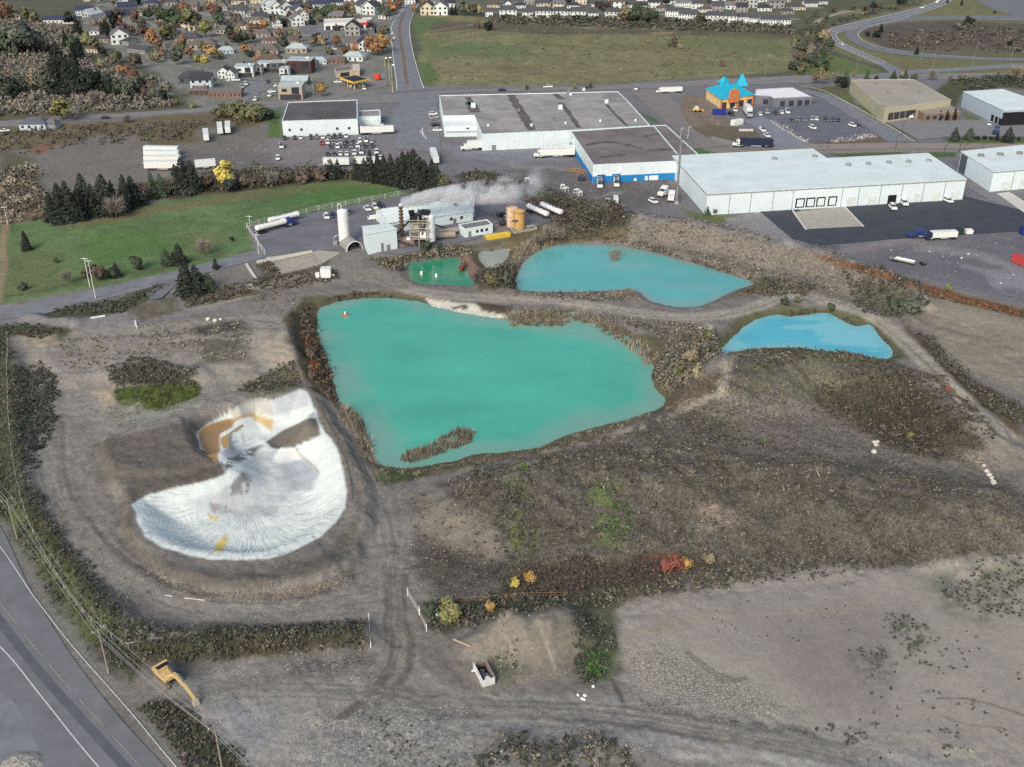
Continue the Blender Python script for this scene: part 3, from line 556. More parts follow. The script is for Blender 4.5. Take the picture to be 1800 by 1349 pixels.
 (p, [(1228,575),(1252,570),(1256,584),(1232,588)], (190,182,172), dict(f=.6,w=1)),
 # the white pit
 (p, PIT, (212,222,225), dict(f=.4,w=.9,v=.05,att=2)),
 (p, [(402,724),(424,707),(458,698),(480,704),(482,730),(455,728),(424,732),(408,735)], (190,186,182), dict(f=.5,w=.8)),
 (p, [(480,705),(527,684),(541,688),(545,710),(500,725),(482,732)], (190,196,204), dict(f=.8,w=1.2)),
 (p, [(330,885),(380,862),(430,838),(450,800),(520,795),(545,830),(520,862),(500,880),(490,905),(430,915),(370,905)], (188,194,200), dict(f=1.5,w=3,v=.2)),
 (p, [(500,815),(540,808),(560,835),(550,862),(515,862),(498,840)], (168,177,188), dict(f=1,w=1)),
 (p, [(395,860),(440,835),(455,850),(430,872),(400,880)], (138,134,136), dict(f=.7,w=4,cov=.5)),
 (p, [(370,880),(410,880),(420,900),(380,905)], (150,148,152), dict(f=.7,w=4,cov=.5)),
 (p, [(388,815),(440,790),(470,785),(450,805),(400,830)], (120,116,116), dict(f=1,w=2,cov=.6)),
 (p, [(395,795),(430,760),(450,765),(440,790),(400,812)], (176,180,190), dict(f=1.5,w=2,cov=.6)),
 (l, [(522,788),(530,800),(545,815),(558,832)], (150,136,104), dict(hw=.2,f=.25,w=1,cov=.7)),
 (p, PUD, (164,134,98), dict(f=.5,w=.6)), (l, [(405,741),(428,731),(445,729)], (172,148,114), dict(hw=.8,f=.6,w=.8)),
 (p, [(440,730),(452,729),(483,737),(480,758),(468,750),(452,740)], (190,168,126), dict(f=.8,w=.8)),
 (p, [(375,972),(378,960),(392,945),(402,940),(400,955),(388,970)], (214,196,110), dict(f=.7,w=.8)),
 (p, [(365,905),(380,908),(385,915),(370,914)], (206,186,130), dict(f=.6,w=.8)),
 (p, [(471,777),(480,788),(500,788),(528,783),(563,765),(558,735),(545,735),(500,755)], (118,110,104), dict(f=.5,w=.6)),
 (l, [(472,777),(485,787),(505,787),(527,782)], (92,88,84), dict(hw=.35,f=.4,w=.4)),
 (p, [(215,860),(330,838),(390,815),(398,833),(350,848),(262,868),(235,882)], (104,96,90), dict(f=.8,w=.8)),
]
random.seed(3)
for k in range(70):                      # wheel ruts worn into the dirt
    t = random.choice([[(90,760),(100,880),(180,990),(310,1062),(470,1080),(640,1070)], [(560,700),(610,790),(650,870),(680,960)], [(640,1230),(800,1250),(1080,1262),(1320,1300),(1520,1345)], [(690,950),(690,1080),(690,1160),(640,1230)], [(340,1230),(460,1215),(640,1225),(760,1240)], [(150,760),(240,735),(350,715),(450,690)], [(60,640),(180,625),(300,615),(420,640),(500,655)], [(1300,720),(1450,775),(1600,820)]])
    dx, dy = random.uniform(-26, 26), random.uniform(-15, 15); g = random.choice([-24, -18, 16, 12]); q = [(x + dx + random.uniform(-5, 5), y + dy + random.uniform(-3, 3)) for x, y in t]; oo = random.uniform(.2, .6)
    for s_ in (0, 1): LAYERS.append((l, [(x + s_ * 14, y - s_ * 9) for x, y in q], (130 + g, 124 + g, 121 + g), dict(hw=random.uniform(.12, .3), f=.2, w=.9, o=oo)))
paint_all(LAYERS)
GC = np.clip(GC, .006, .88)
sdp = sdpoly(FX, FY, PITW); ccx, ccy = Q(430, 862); RILL = np.where(sdp < 0, sst((np.hypot(FX - ccx, FY - ccy) - 7) / 5) * sst((ccy + 5 - FY) / 8), 0)
idx = np.arange(nr * nc).reshape(nr, nc)
quads = np.stack([idx[:-1, :-1], idx[:-1, 1:], idx[1:, 1:], idx[1:, :-1]], -1).reshape(-1, 4)
gme = mesh_np("ground", np.stack([GX, GY, GZ], 1), quads=quads, col=GC, attrs={"Det": DET, "Rill": RILL[:, None] * np.ones((1, 3))}, smooth=True)
NARROW = 1
gm = mat("ground", None, rough=.95, var=.15, scale=.7, attr="Col", spec=.15)
t = gm.node_tree; b = t.nodes["Principled BSDF"]; src = b.inputs["Base Color"].links[0].from_socket
geo = t.nodes.new("ShaderNodeNewGeometry"); det = t.nodes.new("ShaderNodeAttribute"); det.attribute_name = "Det"
sx = t.nodes.new("ShaderNodeSeparateColor"); t.links.new(det.outputs["Color"], sx.inputs[0])
vo = t.nodes.new("ShaderNodeTexVoronoi"); vo.feature = 'DISTANCE_TO_EDGE'; vo.inputs["Scale"].default_value = 1.3; t.links.new(geo.outputs["Position"], vo.inputs["Vector"])
cr = t.nodes.new("ShaderNodeMapRange"); cr.inputs[1].default_value = .015; cr.inputs[2].default_value = .11; cr.inputs[3].default_value = .5; cr.inputs[4].default_value = 0; t.links.new(vo.outputs["Distance"], cr.inputs[0])
cm = t.nodes.new("ShaderNodeMath"); cm.operation = 'MULTIPLY'; t.links.new(cr.outputs[0], cm.inputs[0]); t.links.new(sx.outputs[0], cm.inputs[1])
fn = t.nodes.new("ShaderNodeTexNoise"); fn.inputs["Scale"].default_value = 1.7; fn.inputs["Detail"].default_value = 6; fn.inputs["Roughness"].default_value = .8; t.links.new(geo.outputs["Position"], fn.inputs["Vector"])
fr = t.nodes.new("ShaderNodeMapRange"); fr.inputs[1].default_value = .37; fr.inputs[2].default_value = .63; fr.inputs[3].default_value = -.28; fr.inputs[4].default_value = .28; t.links.new(fn.outputs["Fac"], fr.inputs[0])
ga = t.nodes.new("ShaderNodeMath"); ga.operation = 'MULTIPLY_ADD'; t.links.new(sx.outputs[1], ga.inputs[0]); ga.inputs[1].default_value = 1.3; ga.inputs[2].default_value = .55
fa = t.nodes.new("ShaderNodeMath"); fa.operation = 'MULTIPLY'; t.links.new(fr.outputs[0], fa.inputs[0]); t.links.new(ga.outputs[0], fa.inputs[1])
f1 = t.nodes.new("ShaderNodeMath"); f1.operation = 'ADD'; f1.inputs[1].default_value = 1; t.links.new(fa.outputs[0], f1.inputs[0])
f2 = t.nodes.new("ShaderNodeMath"); f2.operation = 'SUBTRACT'; t.links.new(f1.outputs[0], f2.inputs[0]); t.links.new(cm.outputs[0], f2.inputs[1])
vm = t.nodes.new("ShaderNodeVectorMath"); vm.operation = 'MULTIPLY'; t.links.new(src, vm.inputs[0]); t.links.new(f2.outputs[0], vm.inputs[1]); t.links.new(vm.outputs[0], b.inputs["Base Color"])
bp = t.nodes.new("ShaderNodeBump"); bp.inputs["Strength"].default_value = .5; bp.inputs["Distance"].default_value = .25; t.links.new(f2.outputs[0], bp.inputs["Height"]); t.links.new(bp.outputs[0], b.inputs["Normal"])
msk = t.nodes.new("ShaderNodeMapRange"); msk.inputs[3].default_value = 1; msk.inputs[4].default_value = .25; t.links.new(sx.outputs[2], msk.inputs[0])
mrn = [n for n in t.nodes if n.type == 'MAP_RANGE' and n.inputs[0].links and n.inputs[0].links[0].from_node.type == 'TEX_NOISE' and n.inputs[0].links[0].from_node.inputs["Scale"].default_value < .8][0]
def mth(op, a, b_=None, c=None):
    n = t.nodes.new("ShaderNodeMath"); n.operation = op
    for i_, v in enumerate((a, b_, c)):
        if v is None: continue
        if hasattr(v, 'is_output'): t.links.new(v, n.inputs[i_])
        else: n.inputs[i_].default_value = v
    return n.outputs[0]
t.links.new(mth('MULTIPLY', fa.outputs[0], msk.outputs[0]), f1.inputs[0])
soft = mth('ADD', mth('MULTIPLY', mth('SUBTRACT', mrn.outputs[0], 1.0), msk.outputs[0]), 1.0)
old = [L for L in t.links if L.from_node == mrn and L.to_node.type == 'VECT_MATH'][0]; dst = old.to_socket; t.links.remove(old); t.links.new(soft, dst)
sp_ = t.nodes.new("ShaderNodeSeparateXYZ"); t.links.new(geo.outputs["Position"], sp_.inputs[0]); pcx, pcy = Q(430, 862)
ddx, ddy = mth('SUBTRACT', sp_.outputs[0], pcx), mth('SUBTRACT', sp_.outputs[1], pcy); rr_ = mth('SQRT', mth('ADD', mth('MULTIPLY', ddx, ddx), mth('MULTIPLY', ddy, ddy)))
cb_ = t.nodes.new("ShaderNodeCombineXYZ"); t.links.new(mth('MULTIPLY', mth('ARCTAN2', ddx, mth('SUBTRACT', 0.0, ddy)), 17.0), cb_.inputs[0]); t.links.new(mth('MULTIPLY', rr_, .09), cb_.inputs[1])
rn = t.nodes.new("ShaderNodeTexNoise"); rn.inputs["Scale"].default_value = 2.0; rn.inputs["Detail"].default_value = 3; t.links.new(cb_.outputs[0], rn.inputs["Vector"])
rm = t.nodes.new("ShaderNodeMapRange"); rm.inputs[1].default_value = .36; rm.inputs[2].default_value = .47; rm.inputs[3].default_value = .24; rm.inputs[4].default_value = 0; t.links.new(rn.outputs["Fac"], rm.inputs[0])
ril = t.nodes.new("ShaderNodeAttribute"); ril.attribute_name = "Rill"; t.links.new(mth('SUBTRACT', f1.outputs[0], mth('MULTIPLY', rm.outputs[0], ril.outputs["Fac"])), f2.inputs[0])
ground = link("ground", gme, gm); kind(ground, "structure", "bare brown dirt, pits, lawn and scrubland seen from above")
del quads, idx

# ------------------------------------------------------------------ water
def water(name, key, poly, z, col, edge, label, cell, edge_w=5.0, rough=.12, var=.1, streak=None):
    xs = [p[0] for p in poly]; ys = [p[1] for p in poly]
    gx = np.arange(min(xs) - 3, max(xs) + 3, cell); gy = np.arange(min(ys) - 3, max(ys) + 3, cell)
    X, Y = np.meshgrid(gx, gy); sd = sdpoly(X, Y, poly); Z = np.full(X.shape, z)
    n = fbm(X * .07, Y * .07, 61, 4); n2 = fbm(X * .03, Y * .12, 62, 4)
    e = sst(1 + sd / edge_w + (n - .5) * 1.6)[..., None]
    c0, c1 = np.array(A(*col)), np.array(A(*edge))
    c = c0 * (1 + var * ((n - .5) * 2 + (n2 - .5) * 1.6))[..., None]
    if streak is not None:
        s = sst((fbm(X * .05, Y * .16, 66, 4) - .52) / .12)[..., None] * streak[1]; c = c * (1 - s) + np.array(A(*streak[0])) * s
    c = c * (1 - e * .85) + c1 * e * .85
    ii = np.arange(X.size).reshape(X.shape); keep = (sd < 2.5)
    q = np.stack([ii[:-1, :-1], ii[:-1, 1:], ii[1:, 1:], ii[1:, :-1]], -1).reshape(-1, 4)
    k = keep.ravel()[q].all(1); q = q[k]; used = np.unique(q); mp = np.full(X.size, -1); mp[used] = np.arange(len(used))
    V = np.stack([X.ravel(), Y.ravel(), Z.ravel()], 1)[used]
    me = mesh_np(name, V, quads=mp[q], col=c.reshape(-1, 3)[used])
    m = mat("pond_water", None, rough=rough, var=.03, scale=.5, attr="Col", spec=.5)
    if "wave" not in m.node_tree.nodes:
        tt = m.node_tree; nz = tt.nodes.new("ShaderNodeTexNoise"); nz.name = "wave"; nz.inputs["Scale"].default_value = 1.1; nz.inputs["Detail"].default_value = 3
        g = tt.nodes.new("ShaderNodeNewGeometry"); tt.links.new(g.outputs["Position"], nz.inputs["Vector"])
        bb = tt.nodes.new("ShaderNodeBump"); bb.inputs["Strength"].default_value = .25; bb.inputs["Distance"].default_value = .05; tt.links.new(nz.outputs["Fac"], bb.inputs["Height"]); tt.links.new(bb.outputs[0], tt.nodes["Principled BSDF"].inputs["Normal"])
    return kind(link(name, me, m), "structure", label)
water("water", 'big', PW['big'], WATER_Z, (78,174,156), (122,164,154), "large turquoise green quarry pond with a reed island", .9, 11, var=.12)
water("water", 'teal', PW['teal'], WATER_Z, (92,172,174), (122,160,158), "pale teal pond below the rubble bank", .9, 4, streak=((126,166,168), .5))
water("water", 'green', PW['green'], WATER_Z, (44,136,104), (92,146,122), "small dark green pond behind the haul road", .7, 3)
water("water", 'grey', PW['grey'], WATER_Z, (150,158,150), (138,140,124), "small milky grey pool among bushes", .6, 2)
water("water", 'blue', PW['blue'], WATER_Z, (84,178,202), (124,182,190), "bright sky blue pond on the right", .8, 4, streak=((132,196,210), .7))
water("water", "pud", PUDW, -1.75, (160,130,92), (184,154,100), "brown muddy puddle in the white pit", .5, 1.5, rough=.2)
# ------------------------------------------------------------------ roads and paved ground (thin sheets on the flat land)
ASPH = mat("asphalt", A(122,125,135), rough=.9, var=.16, scale=.25)
ASPH2 = mat("asphalt_worn", A(128,126,130), rough=.9, var=.16, scale=.2)
ASPH3 = mat("asphalt_pale", A(114,117,125), rough=.9, var=.12, scale=.2)
TAR = mat("asphalt_fresh", A(66,71,82), rough=.85, var=.12, scale=.15)
CONC = mat("concrete", A(164,162,158), rough=.9, var=.1, scale=.5)
CONC2 = mat("concrete_light", A(198,198,196), rough=.9, var=.06, scale=.5)
PAINT = mat("road_paint", A(206,208,212), rough=.7, var=.15, scale=1.5)
PAINTY = mat("road_paint_yellow", A(152,148,134), rough=.7, var=.2, scale=1.5)
def sheet(name, pts, z, m, label=None, n=0):
    z *= 3; w = QS(pts, z, n); return kind(MB().add([(x, y, z) for x, y in w], [tuple(range(len(w)))]).build(name, m), "structure", label)
def ribbon_w(name, w, width, z, m, label=None, dash=None, k="structure"):
    mb = MB(); acc = 0.0; z *= 3
    n = len(w); L = []; Rr = []
    for i in range(n):
        a = np.array(w[max(i - 1, 0)]); b = np.array(w[min(i + 1, n - 1)]); d = (b - a) / (np.linalg.norm(b - a) + 1e-9)
        nn = np.array([-d[1], d[0]]) * width / 2; p0 = np.array(w[i]); L.append(p0 + nn); Rr.append(p0 - nn)
    for i in range(n - 1):
        seg = np.linalg.norm(np.array(w[i + 1]) - np.array(w[i])); acc += seg
        if dash and (acc % (dash[0] + dash[1])) > dash[0]: continue
        mb.add([(*L[i], z), (*Rr[i], z), (*Rr[i + 1], z), (*L[i + 1], z)], [(0, 1, 2, 3)])
    return kind(mb.build(name, m), k, label)
def resample(w, step):
    out = [w[0]]; 
    for a, b in zip(w[:-1], w[1:]):
        d = math.dist(a, b); k = max(1, int(d / step))
        for i in range(1, k + 1): out.append((a[0] + (b[0] - a[0]) * i / k, a[1] + (b[1] - a[1]) * i / k))
    return out
def ribbon(name, pts, width, z, m, label=None, dash=None, n=6):
    w = smooth_line(QS(pts), n) if n else QS(pts)
    if dash: w = resample(w, 1.0)
    return ribbon_w(name, w, width, z, m, label, dash)
def tworib(name, left, right, z, m, label=None, n=5):
    a = smooth_line(QS(left), n); b = smooth_line(QS(right), n); k = len(a); mb = MB(); z *= 3
    if len(b) != k: raise ValueError(name)
    for i in range(k - 1): mb.add([(*a[i], z), (*b[i], z), (*b[i + 1], z), (*a[i + 1], z)], [(0, 1, 2, 3)])
    return kind(mb.build(name, m), "structure", label)
# bottom-left road
tworib("road", [(-420,800),(-200,790),(-60,850),(0,925),(50,1030),(120,1145),(200,1250),(290,1349),(420,1480)],
       [(-900,900),(-700,1000),(-560,1080),(-430,1200),(-330,1300),(-240,1400),(-100,1480),(20,1560),(120,1640)], .05, ASPH3, "grey two lane road curving past the quarry")
tworib("road", [(-330,870),(-160,900),(-60,985),(0,1078),(70,1170),(150,1260),(260,1380)], [(-340,890),(-170,925),(-70,1015),(0,1108),(70,1195),(150,1285),(255,1400)], .056, mat("asphalt_patch", A(93,96,106), var=.1, scale=.4), "darker repaired strip of the road")
ribbon("road_markings", [(-200,850),(-60,900),(0,962),(60,1050),(130,1140),(220,1242),(300,1338),(380,1430)], .16, .062, PAINT, "white edge line of the road")
ribbon("road_markings", [(-220,920),(-80,980),(0,1062),(70,1150),(150,1242),(250,1352),(340,1450)], .16, .062, PAINTY, "faded yellow centre line of the road", dash=(9, 3))
ribbon("road_markings", [(-250,1000),(-100,1060),(0,1138),(70,1222),(140,1310),(200,1380)], .2, .062, PAINT, "white lane line of the road")
tworib("path", [(-150,1250),(0,1220),(60,1300),(100,1400)], [(-200,1400),(-50,1400),(0,1420),(20,1460)], .055, ASPH, "asphalt entrance at the road side")
# access road to the plant and its parking lot
tworib("road", [(-300,545),(0,537),(60,532),(130,517),(300,479),(440,443),(520,425)], [(-300,580),(0,562),(60,556),(170,530),(320,492),(460,455),(540,438)], .05, ASPH, "narrow asphalt access road beside the lawn")
sheet("path", [(258,516),(300,490),(316,486),(310,500),(285,524),(265,528)], .055, ASPH3, "short gravel spur off the access road")
sheet("parking_lot", [(437,402),(560,372),(730,340),(842,348),(900,345),(985,385),(935,400),(870,392),(840,420),(700,448),(606,440),(520,440),(466,450)], .06, mat("asphalt_lot", A(112,113,124), rough=.9, var=.16, scale=.12), "dark asphalt yard around the asphalt plant")
# town roads
tworib("road", [(728,-12),(700,20),(686,45),(688,80),(694,130),(697,162)], [(748,-12),(726,22),(720,45),(722,80),(734,130),(746,158)], .05, ASPH, "divided boulevard running up to the suburb")
ribbon("road_markings", [(726,-5),(700,28),(688,50),(690,90),(696,140),(698,160)], .5, .07, PAINT, "pale kerb line of the boulevard")
ribbon("road_markings", [(742,-5),(726,26),(720,48),(724,85),(736,130),(745,156)], .5, .07, PAINT, "pale kerb line of the boulevard by the meadow")
ribbon("path", [(712,22),(702,48),(706,80),(713,130),(716,150)], 2.0, .075, mat("median", A(120,104,92), var=.2, scale=.3), "brown planted median of the boulevard")
tworib("road", [(-150,222),(0,214),(130,204),(300,194),(420,184),(500,177),(700,166),(760,161),(900,156),(1110,149),(1250,141),(1400,134),(1560,131),(1800,128),(2100,124)],
       [(-150,234),(0,224),(130,212),(300,202),(420,193),(500,188),(700,180),(760,166),(900,161),(1110,157),(1250,151),(1400,147),(1560,142),(1800,138),(2100,134)], .04, ASPH2, "main cross road in front of the meadow")
tworib("road", [(690,168),(700,178),(706,200),(700,230),(690,262)], [(776,160),(770,178),(768,200),(772,230),(775,270)], .045, ASPH, "wide asphalt lane beside the grey roofed factory")
ribbon("road_markings", [(742,225),(744,236),(750,246)], .5, .06, PAINT, "white hatching on the asphalt lane", n=3)
ribbon("road_markings", [(738,230),(746,242)], .5, .06, PAINT, "white hatching on the asphalt lane", n=3)
ribbon("road_markings", [(752,231),(781,229)], .6, .06, mat("yellow_paint", A(214,186,92)), "yellow line beside the factory wall", n=3)
tworib("road", [(1108,158),(1120,172),(1160,205),(1200,240),(1236,262)], [(1150,156),(1190,182),(1205,212),(1235,238),(1290,256)], .045, mat("asphalt_brown", A(128,122,122), var=.1, scale=.2), "lane between the factory and the restaurant site")
# ramps and highway
LOOP1 = [(1660,-20),(1640,5),(1560,26),(1490,42),(1456,52),(1452,62),(1465,78),(1500,95),(1540,112),(1566,130)]
tworib("road", LOOP1, [(1690,-20),(1662,8),(1580,34),(1510,48),(1475,57),(1470,65),(1485,78),(1520,95),(1562,112),(1600,130)], .05, ASPH, "curved highway ramp with blue grey asphalt")
ribbon("road_markings", [(1662,-15),(1642,6),(1562,27),(1492,43),(1458,53),(1454,62),(1467,78),(1502,95),(1545,114)], .5, .065, PAINT, "white edge line of the outer ramp")
ribbon("road_markings", [(1676,-15),(1650,8),(1572,31),(1502,46),(1467,55),(1462,64),(1477,79),(1512,96),(1552,114)], .35, .065, PAINT, "white lane line of the outer ramp")
ribbon("road_markings", [(1688,-15),(1660,9),(1580,34.5),(1510,48.5),(1475,57.5),(1470,65),(1485,78),(1520,94),(1558,110)], .5, .065, PAINT, "white inner line of the outer ramp")
tworib("road", [(1900,32),(1760,28),(1660,28),(1570,32),(1510,44),(1488,56),(1492,70),(1530,88),(1620,101),(1760,108),(1900,108)], [(1900,42),(1760,36),(1660,35),(1580,38),(1530,48),(1510,57),(1512,68),(1545,82),(1630,95),(1760,103),(1900,103)], .064, ASPH3, "grey loop ramp around the brown field")
ribbon("road_markings", [(1900,104),(1760,103.4),(1630,96),(1547,83),(1513,69),(1511,57),(1532,47.5),(1582,38),(1660,34.5),(1760,35.5),(1900,41)], .5, .08, PAINT, "pale line of the loop ramp")
tworib("road", [(1690,-12),(1720,4),(1760,22),(1860,48),(1960,74)], [(1790,-12),(1800,0),(1840,14),(1920,36),(2010,56)], .045, ASPH3, "wide grey highway crossing the far corner")
tworib("road", [(1540,131),(1600,124),(1700,118),(1800,112),(1950,108)], [(1540,139),(1600,131),(1700,125),(1800,119),(1950,115)], .045, ASPH, "slip road beside the cross road")
# suburb streets
tworib("road", [(400,182),(440,150),(420,140),(380,138)], [(430,180),(468,158),(480,148),(470,140)], .05, ASPH, "side street between the suburb houses")
tworib("road", [(568,98),(566,75),(545,60),(520,52),(545,44)], [(590,96),(584,75),(578,60),(600,50),(650,52)], .05, ASPH3, "pale street and lot before the long shop")
tworib("road", [(575,178),(585,160),(620,148),(640,130)], [(600,172),(640,160),(680,150),(676,128)], .05, ASPH2, "filling station forecourt")
ribbon("path", [(1432,45),(1440,36),(1475,24),(1500,20)], 5, .05, mat("gravel_path", A(150,146,140)), "pale path behind the townhouses")
# yards on the right
sheet("parking_lot", [(1336,372),(1404,366.5),(1416,403),(1518,399),(1484,364),(1698,346),(1790,368),(1900,386),(1900,400),(1800,406),(1600,418),(1410,434)], .05, TAR, "freshly laid black asphalt in front of the white warehouse")
sheet("parking_lot", [(1396,373),(1484,363),(1516,398),(1418,403)], .056, CONC, "grey concrete truck apron at the loading docks")
for q in ([(1393,371),(1417,405)], [(1482,362),(1518,399.5)]): ribbon("road_markings", q, .8, .075, CONC2, "pale concrete kerb of the truck apron", n=0)
tworib("road", [(1700,330),(1720,342),(1760,362),(1820,390)], [(1740,338),(1765,345),(1790,355),(1850,378)], .044, ASPH, "asphalt lane between the white warehouses")
sheet("path", [(1752,340),(1775,338),(1830,372),(1800,374)], .062, CONC2, "pale concrete ramp beside the second warehouse")
sheet("parking_lot", [(1320,190),(1440,176),(1470,182),(1540,226),(1500,245),(1430,250),(1380,232),(1346,212)], .05, mat("asphalt_cars", A(104,107,120), var=.12, scale=.15), "dark asphalt car park by the restaurant")
tworib("road", [(1420,158),(1470,172),(1530,205),(1606,250)], [(1395,160),(1440,172),(1500,208),(1560,250)], .055, ASPH, "drive lane beside the restaurant car park")
ribbon("road_markings", [(1408,152),(1440,158),(1480,176),(1545,212),(1608,250)], .7, .075, CONC2, "pale kerb of the drive lane", n=4)
ribbon("road_markings", [(1353,212),(1380,230),(1420,252)], .7, .075, CONC2, "pale kerb of the car park entrance", n=4)
tworib("road", [(1302,214),(1330,226),(1350,246),(1366,262)], [(1340,205),(1362,218),(1390,238),(1425,256)], .052, mat("asphalt_ent", A(126,132,146), var=.1, scale=.2), "entrance lane of the restaurant site")
tworib("road", [(1250,247),(1320,262),(1440,264),(1560,262),(1700,262),(1900,260)], [(1250,240),(1320,253),(1440,254),(1560,252),(1700,253),(1900,252)], .048, mat("asphalt_tan", A(140,133,130), var=.1, scale=.2), "tan service road behind the white warehouse")
sheet("parking_lot", [(1556,214),(1610,206),(1690,212),(1760,210),(1900,215),(1900,240),(1660,241),(1616,246)], .05, mat("asphalt_yard", A(128,128,134), var=.1, scale=.2), "grey yard before the beige flat roofed building")
sheet("path", [(470,452),(476,463),(548,445),(566,464),(600,444),(560,440)], .05, CONC, "pale concrete slab by the access road")

# ------------------------------------------------------------------ buildings
WHITE = mat("white_cladding", A(214,230,244), rough=.5, var=.03, scale=.3)
WHITE2 = mat("white_wall", A(210,224,236), rough=.6, var=.05, scale=.4)
ROOFW = mat("white_roof", A(216,230,234), rough=.4, var=.07, scale=.1)
ROOFG = mat("grey_roof", A(150,148,151), rough=.9, var=.24, scale=.08)
ROOFD = mat("dark_grey_roof", A(118,113,115), rough=.9, var=.2, scale=.08)
BLACK = mat("black", A(34,36,42), rough=.5); DARK = mat("dark_grey", A(62,64,70), rough=.6); GREY = mat("mid_grey", A(128,130,134), rough=.6)
GLASS = mat("window_glass", A(52,60,72), rough=.15, spec=.6); STEEL = mat("steel", A(160,164,168), rough=.4, metal=.5); RUST = mat("rusty_steel", A(120,96,84), rough=.8, var=.25, scale=2)
BLUE = mat("blue_cladding", A(40,128,196), rough=.5); TRIM = mat("trim", A(140,150,156), rough=.6)
def ccw(w):
    a = sum(w[i][0] * w[(i + 1) % len(w)][1] - w[(i + 1) % len(w)][0] * w[i][1] for i in range(len(w)))
    return w if a > 0 else w[::-1]
def offset(w, d):
    n = len(w); out = []
    for i in range(n):
        a, b, c = (np.array(w[(i + k) % n]) for k in (-1, 0, 1))
        e1 = (b - a) / np.linalg.norm(b - a); e2 = (c - b) / np.linalg.norm(c - b)
        n1 = np.array([e1[1], -e1[0]]); n2 = np.array([e2[1], -e2[0]]); m = n1 + n2; m = m / max(.3, np.dot(m, n1))
        out.append(tuple(b + m * d))
    return out
class Bld:
    def __init__(s, name, label, cat, w, h, wall, roof, parapet=None, pw=.35, ph=.25, group=None):
        s.w = ccw([tuple(q[:2]) for q in w]); s.h = h
        cx = sum(p[0] for p in s.w) / len(s.w); cy = sum(p[1] for p in s.w) / len(s.w)
        s.o = thing(name, label, cat, (cx, cy, 0), group=group)
        MB().prism(s.w, -.5, h, top=False, bottom=False).build("wall", wall, s.o)
        inn = offset(s.w, -pw * .5) if parapet else offset(s.w, .25)
        zr = h - ph if parapet else h
        if parapet:
            MB().add([(x, y, zr) for x, y in inn], [tuple(range(len(inn)))]).build("roof", roof, s.o)
            out = offset(s.w, .06); i2 = offset(s.w, -pw); n = len(out); mb = MB()
            vs = [(x, y, h + .05) for x, y in out] + [(x, y, h + .05) for x, y in i2] + [(x, y, zr - .2) for x, y in i2] + [(x, y, h - .35) for x, y in out]
            fs = []
            for i in range(n):
                j = (i + 1) % n; fs += [(i, j, n + j, n + i), (n + i, n + j, 2 * n + j, 2 * n + i), (3 * n + i, 3 * n + j, j, i)]
            mb.add(vs, fs).build("parapet", parapet, s.o)
        else: MB().prism(inn, h - .12, h + .1).build("roof", roof, s.o)
    def edge(s, p):                        # the wall nearest a traced roof point
        best = None
        for i in range(len(s.w)):
            d = dline(np.array([p[0]]), np.array([p[1]]), [s.w[i], s.w[(i + 1) % len(s.w)]])[0]
            if best is None or d < best[0]: best = (d, i)
        return best[1]
    def frame(s, i):
        a, b = s.w[i], s.w[(i + 1) % len(s.w)]; L = math.dist(a, b); d = ((b[0] - a[0]) / L, (b[1] - a[1]) / L); return a, d, L, math.atan2(d[1], d[0])
    def on(s, i, u, width, z0, z1, name, m, proud=.06, deep=.1, parent=None):
        a, d, L, ang = s.frame(i); nx, ny = d[1], -d[0]; k = proud - deep / 2
        c = (a[0] + d[0] * u + nx * k, a[1] + d[1] * u + ny * k, (z0 + z1) / 2)
        return MB().box(c, (width, deep, z1 - z0), ang).build(name, m, parent or s.o)
    def upx(s, i, px, py, z=0):            # distance along wall i of the point on it seen at this place
        a, d, L, ang = s.frame(i); best = min((abs(proj(a[0] + d[0] * t * L, a[1] + d[1] * t * L, z)[0] - px), t * L) for t in np.linspace(0, 1, 201)); return best[1]
def front(b):                              # the wall facing the camera most squarely
    return min(range(len(b.w)), key=lambda i: -b.frame(i)[1][0] * b.frame(i)[2])
def vent(o, x, y, z, r=.8, name="roof_vent", m=None):
    MB().lathe([(r, 0), (r, .5), (r * 1.25, .55), (r * 1.1, .9), (.2, 1.1)], 10, (x, y, z)).build(name, m or TRIM, o)

# white warehouse with four docks
H = 8.6
b = Bld("white_warehouse", "long white metal warehouse with four dark framed loading docks and a black asphalt front", "warehouse", [P(1243.6,341.3,H),P(1698.7,315.3,H),P(1631,269.8,H),P(1453,278.7,H),P(1428,262,H),P(1182,274.4,H)], H, WHITE, ROOFW)
i = front(b)
for px, py in ((1281,375),(1317,372),(1356,370),(1391,368),(1477,362),(1506,360),(1545,357),(1582,354),(1620,351),(1656,349)): b.on(i, b.upx(i, px, py), .22, 0, H - .3, "downpipe", TRIM, .14, .1)
for k, px in enumerate((1403.5,1422.5,1441,1460.5)):
    u0 = b.upx(i, px, 360); f = b.on(i, u0, 3.7, .9, 4.7, "dock_door", BLACK, .22, .2); MB2 = b.on(i, u0, 2.7, 1.3, 4.2, "door_panel", WHITE2, .28, .1, parent=f)
d = b.on(i, b.upx(i, 1566, 350), 3.6, .1, 3.8, "roller_door", BLACK, .1)
for px in (1494,1530,1610,1643,1675): b.on(i, b.upx(i, px, 350), 3.6, .1, 3.9, "roller_door", mat("door_white", A(206,218,224), rough=.5), .09)
b.on(i, b.frame(i)[2] / 2, b.frame(i)[2] - .2, H - .55, H - .25, "gutter", TRIM, .2, .16)
j = b.edge(P(1212, 308, H)); b.on(j, b.frame(j)[2] / 2, b.frame(j)[2] - .2, H - .6, H - .35, "gutter", TRIM, .16, .12)
for px, py in ((1361,281),(1432,277),(1491,292),(1526,290),(1562,288),(1597,286),(1632,284.5)): x, y, _ = P(px, py, H); vent(b.o, x, y, H + .1, 1.0)
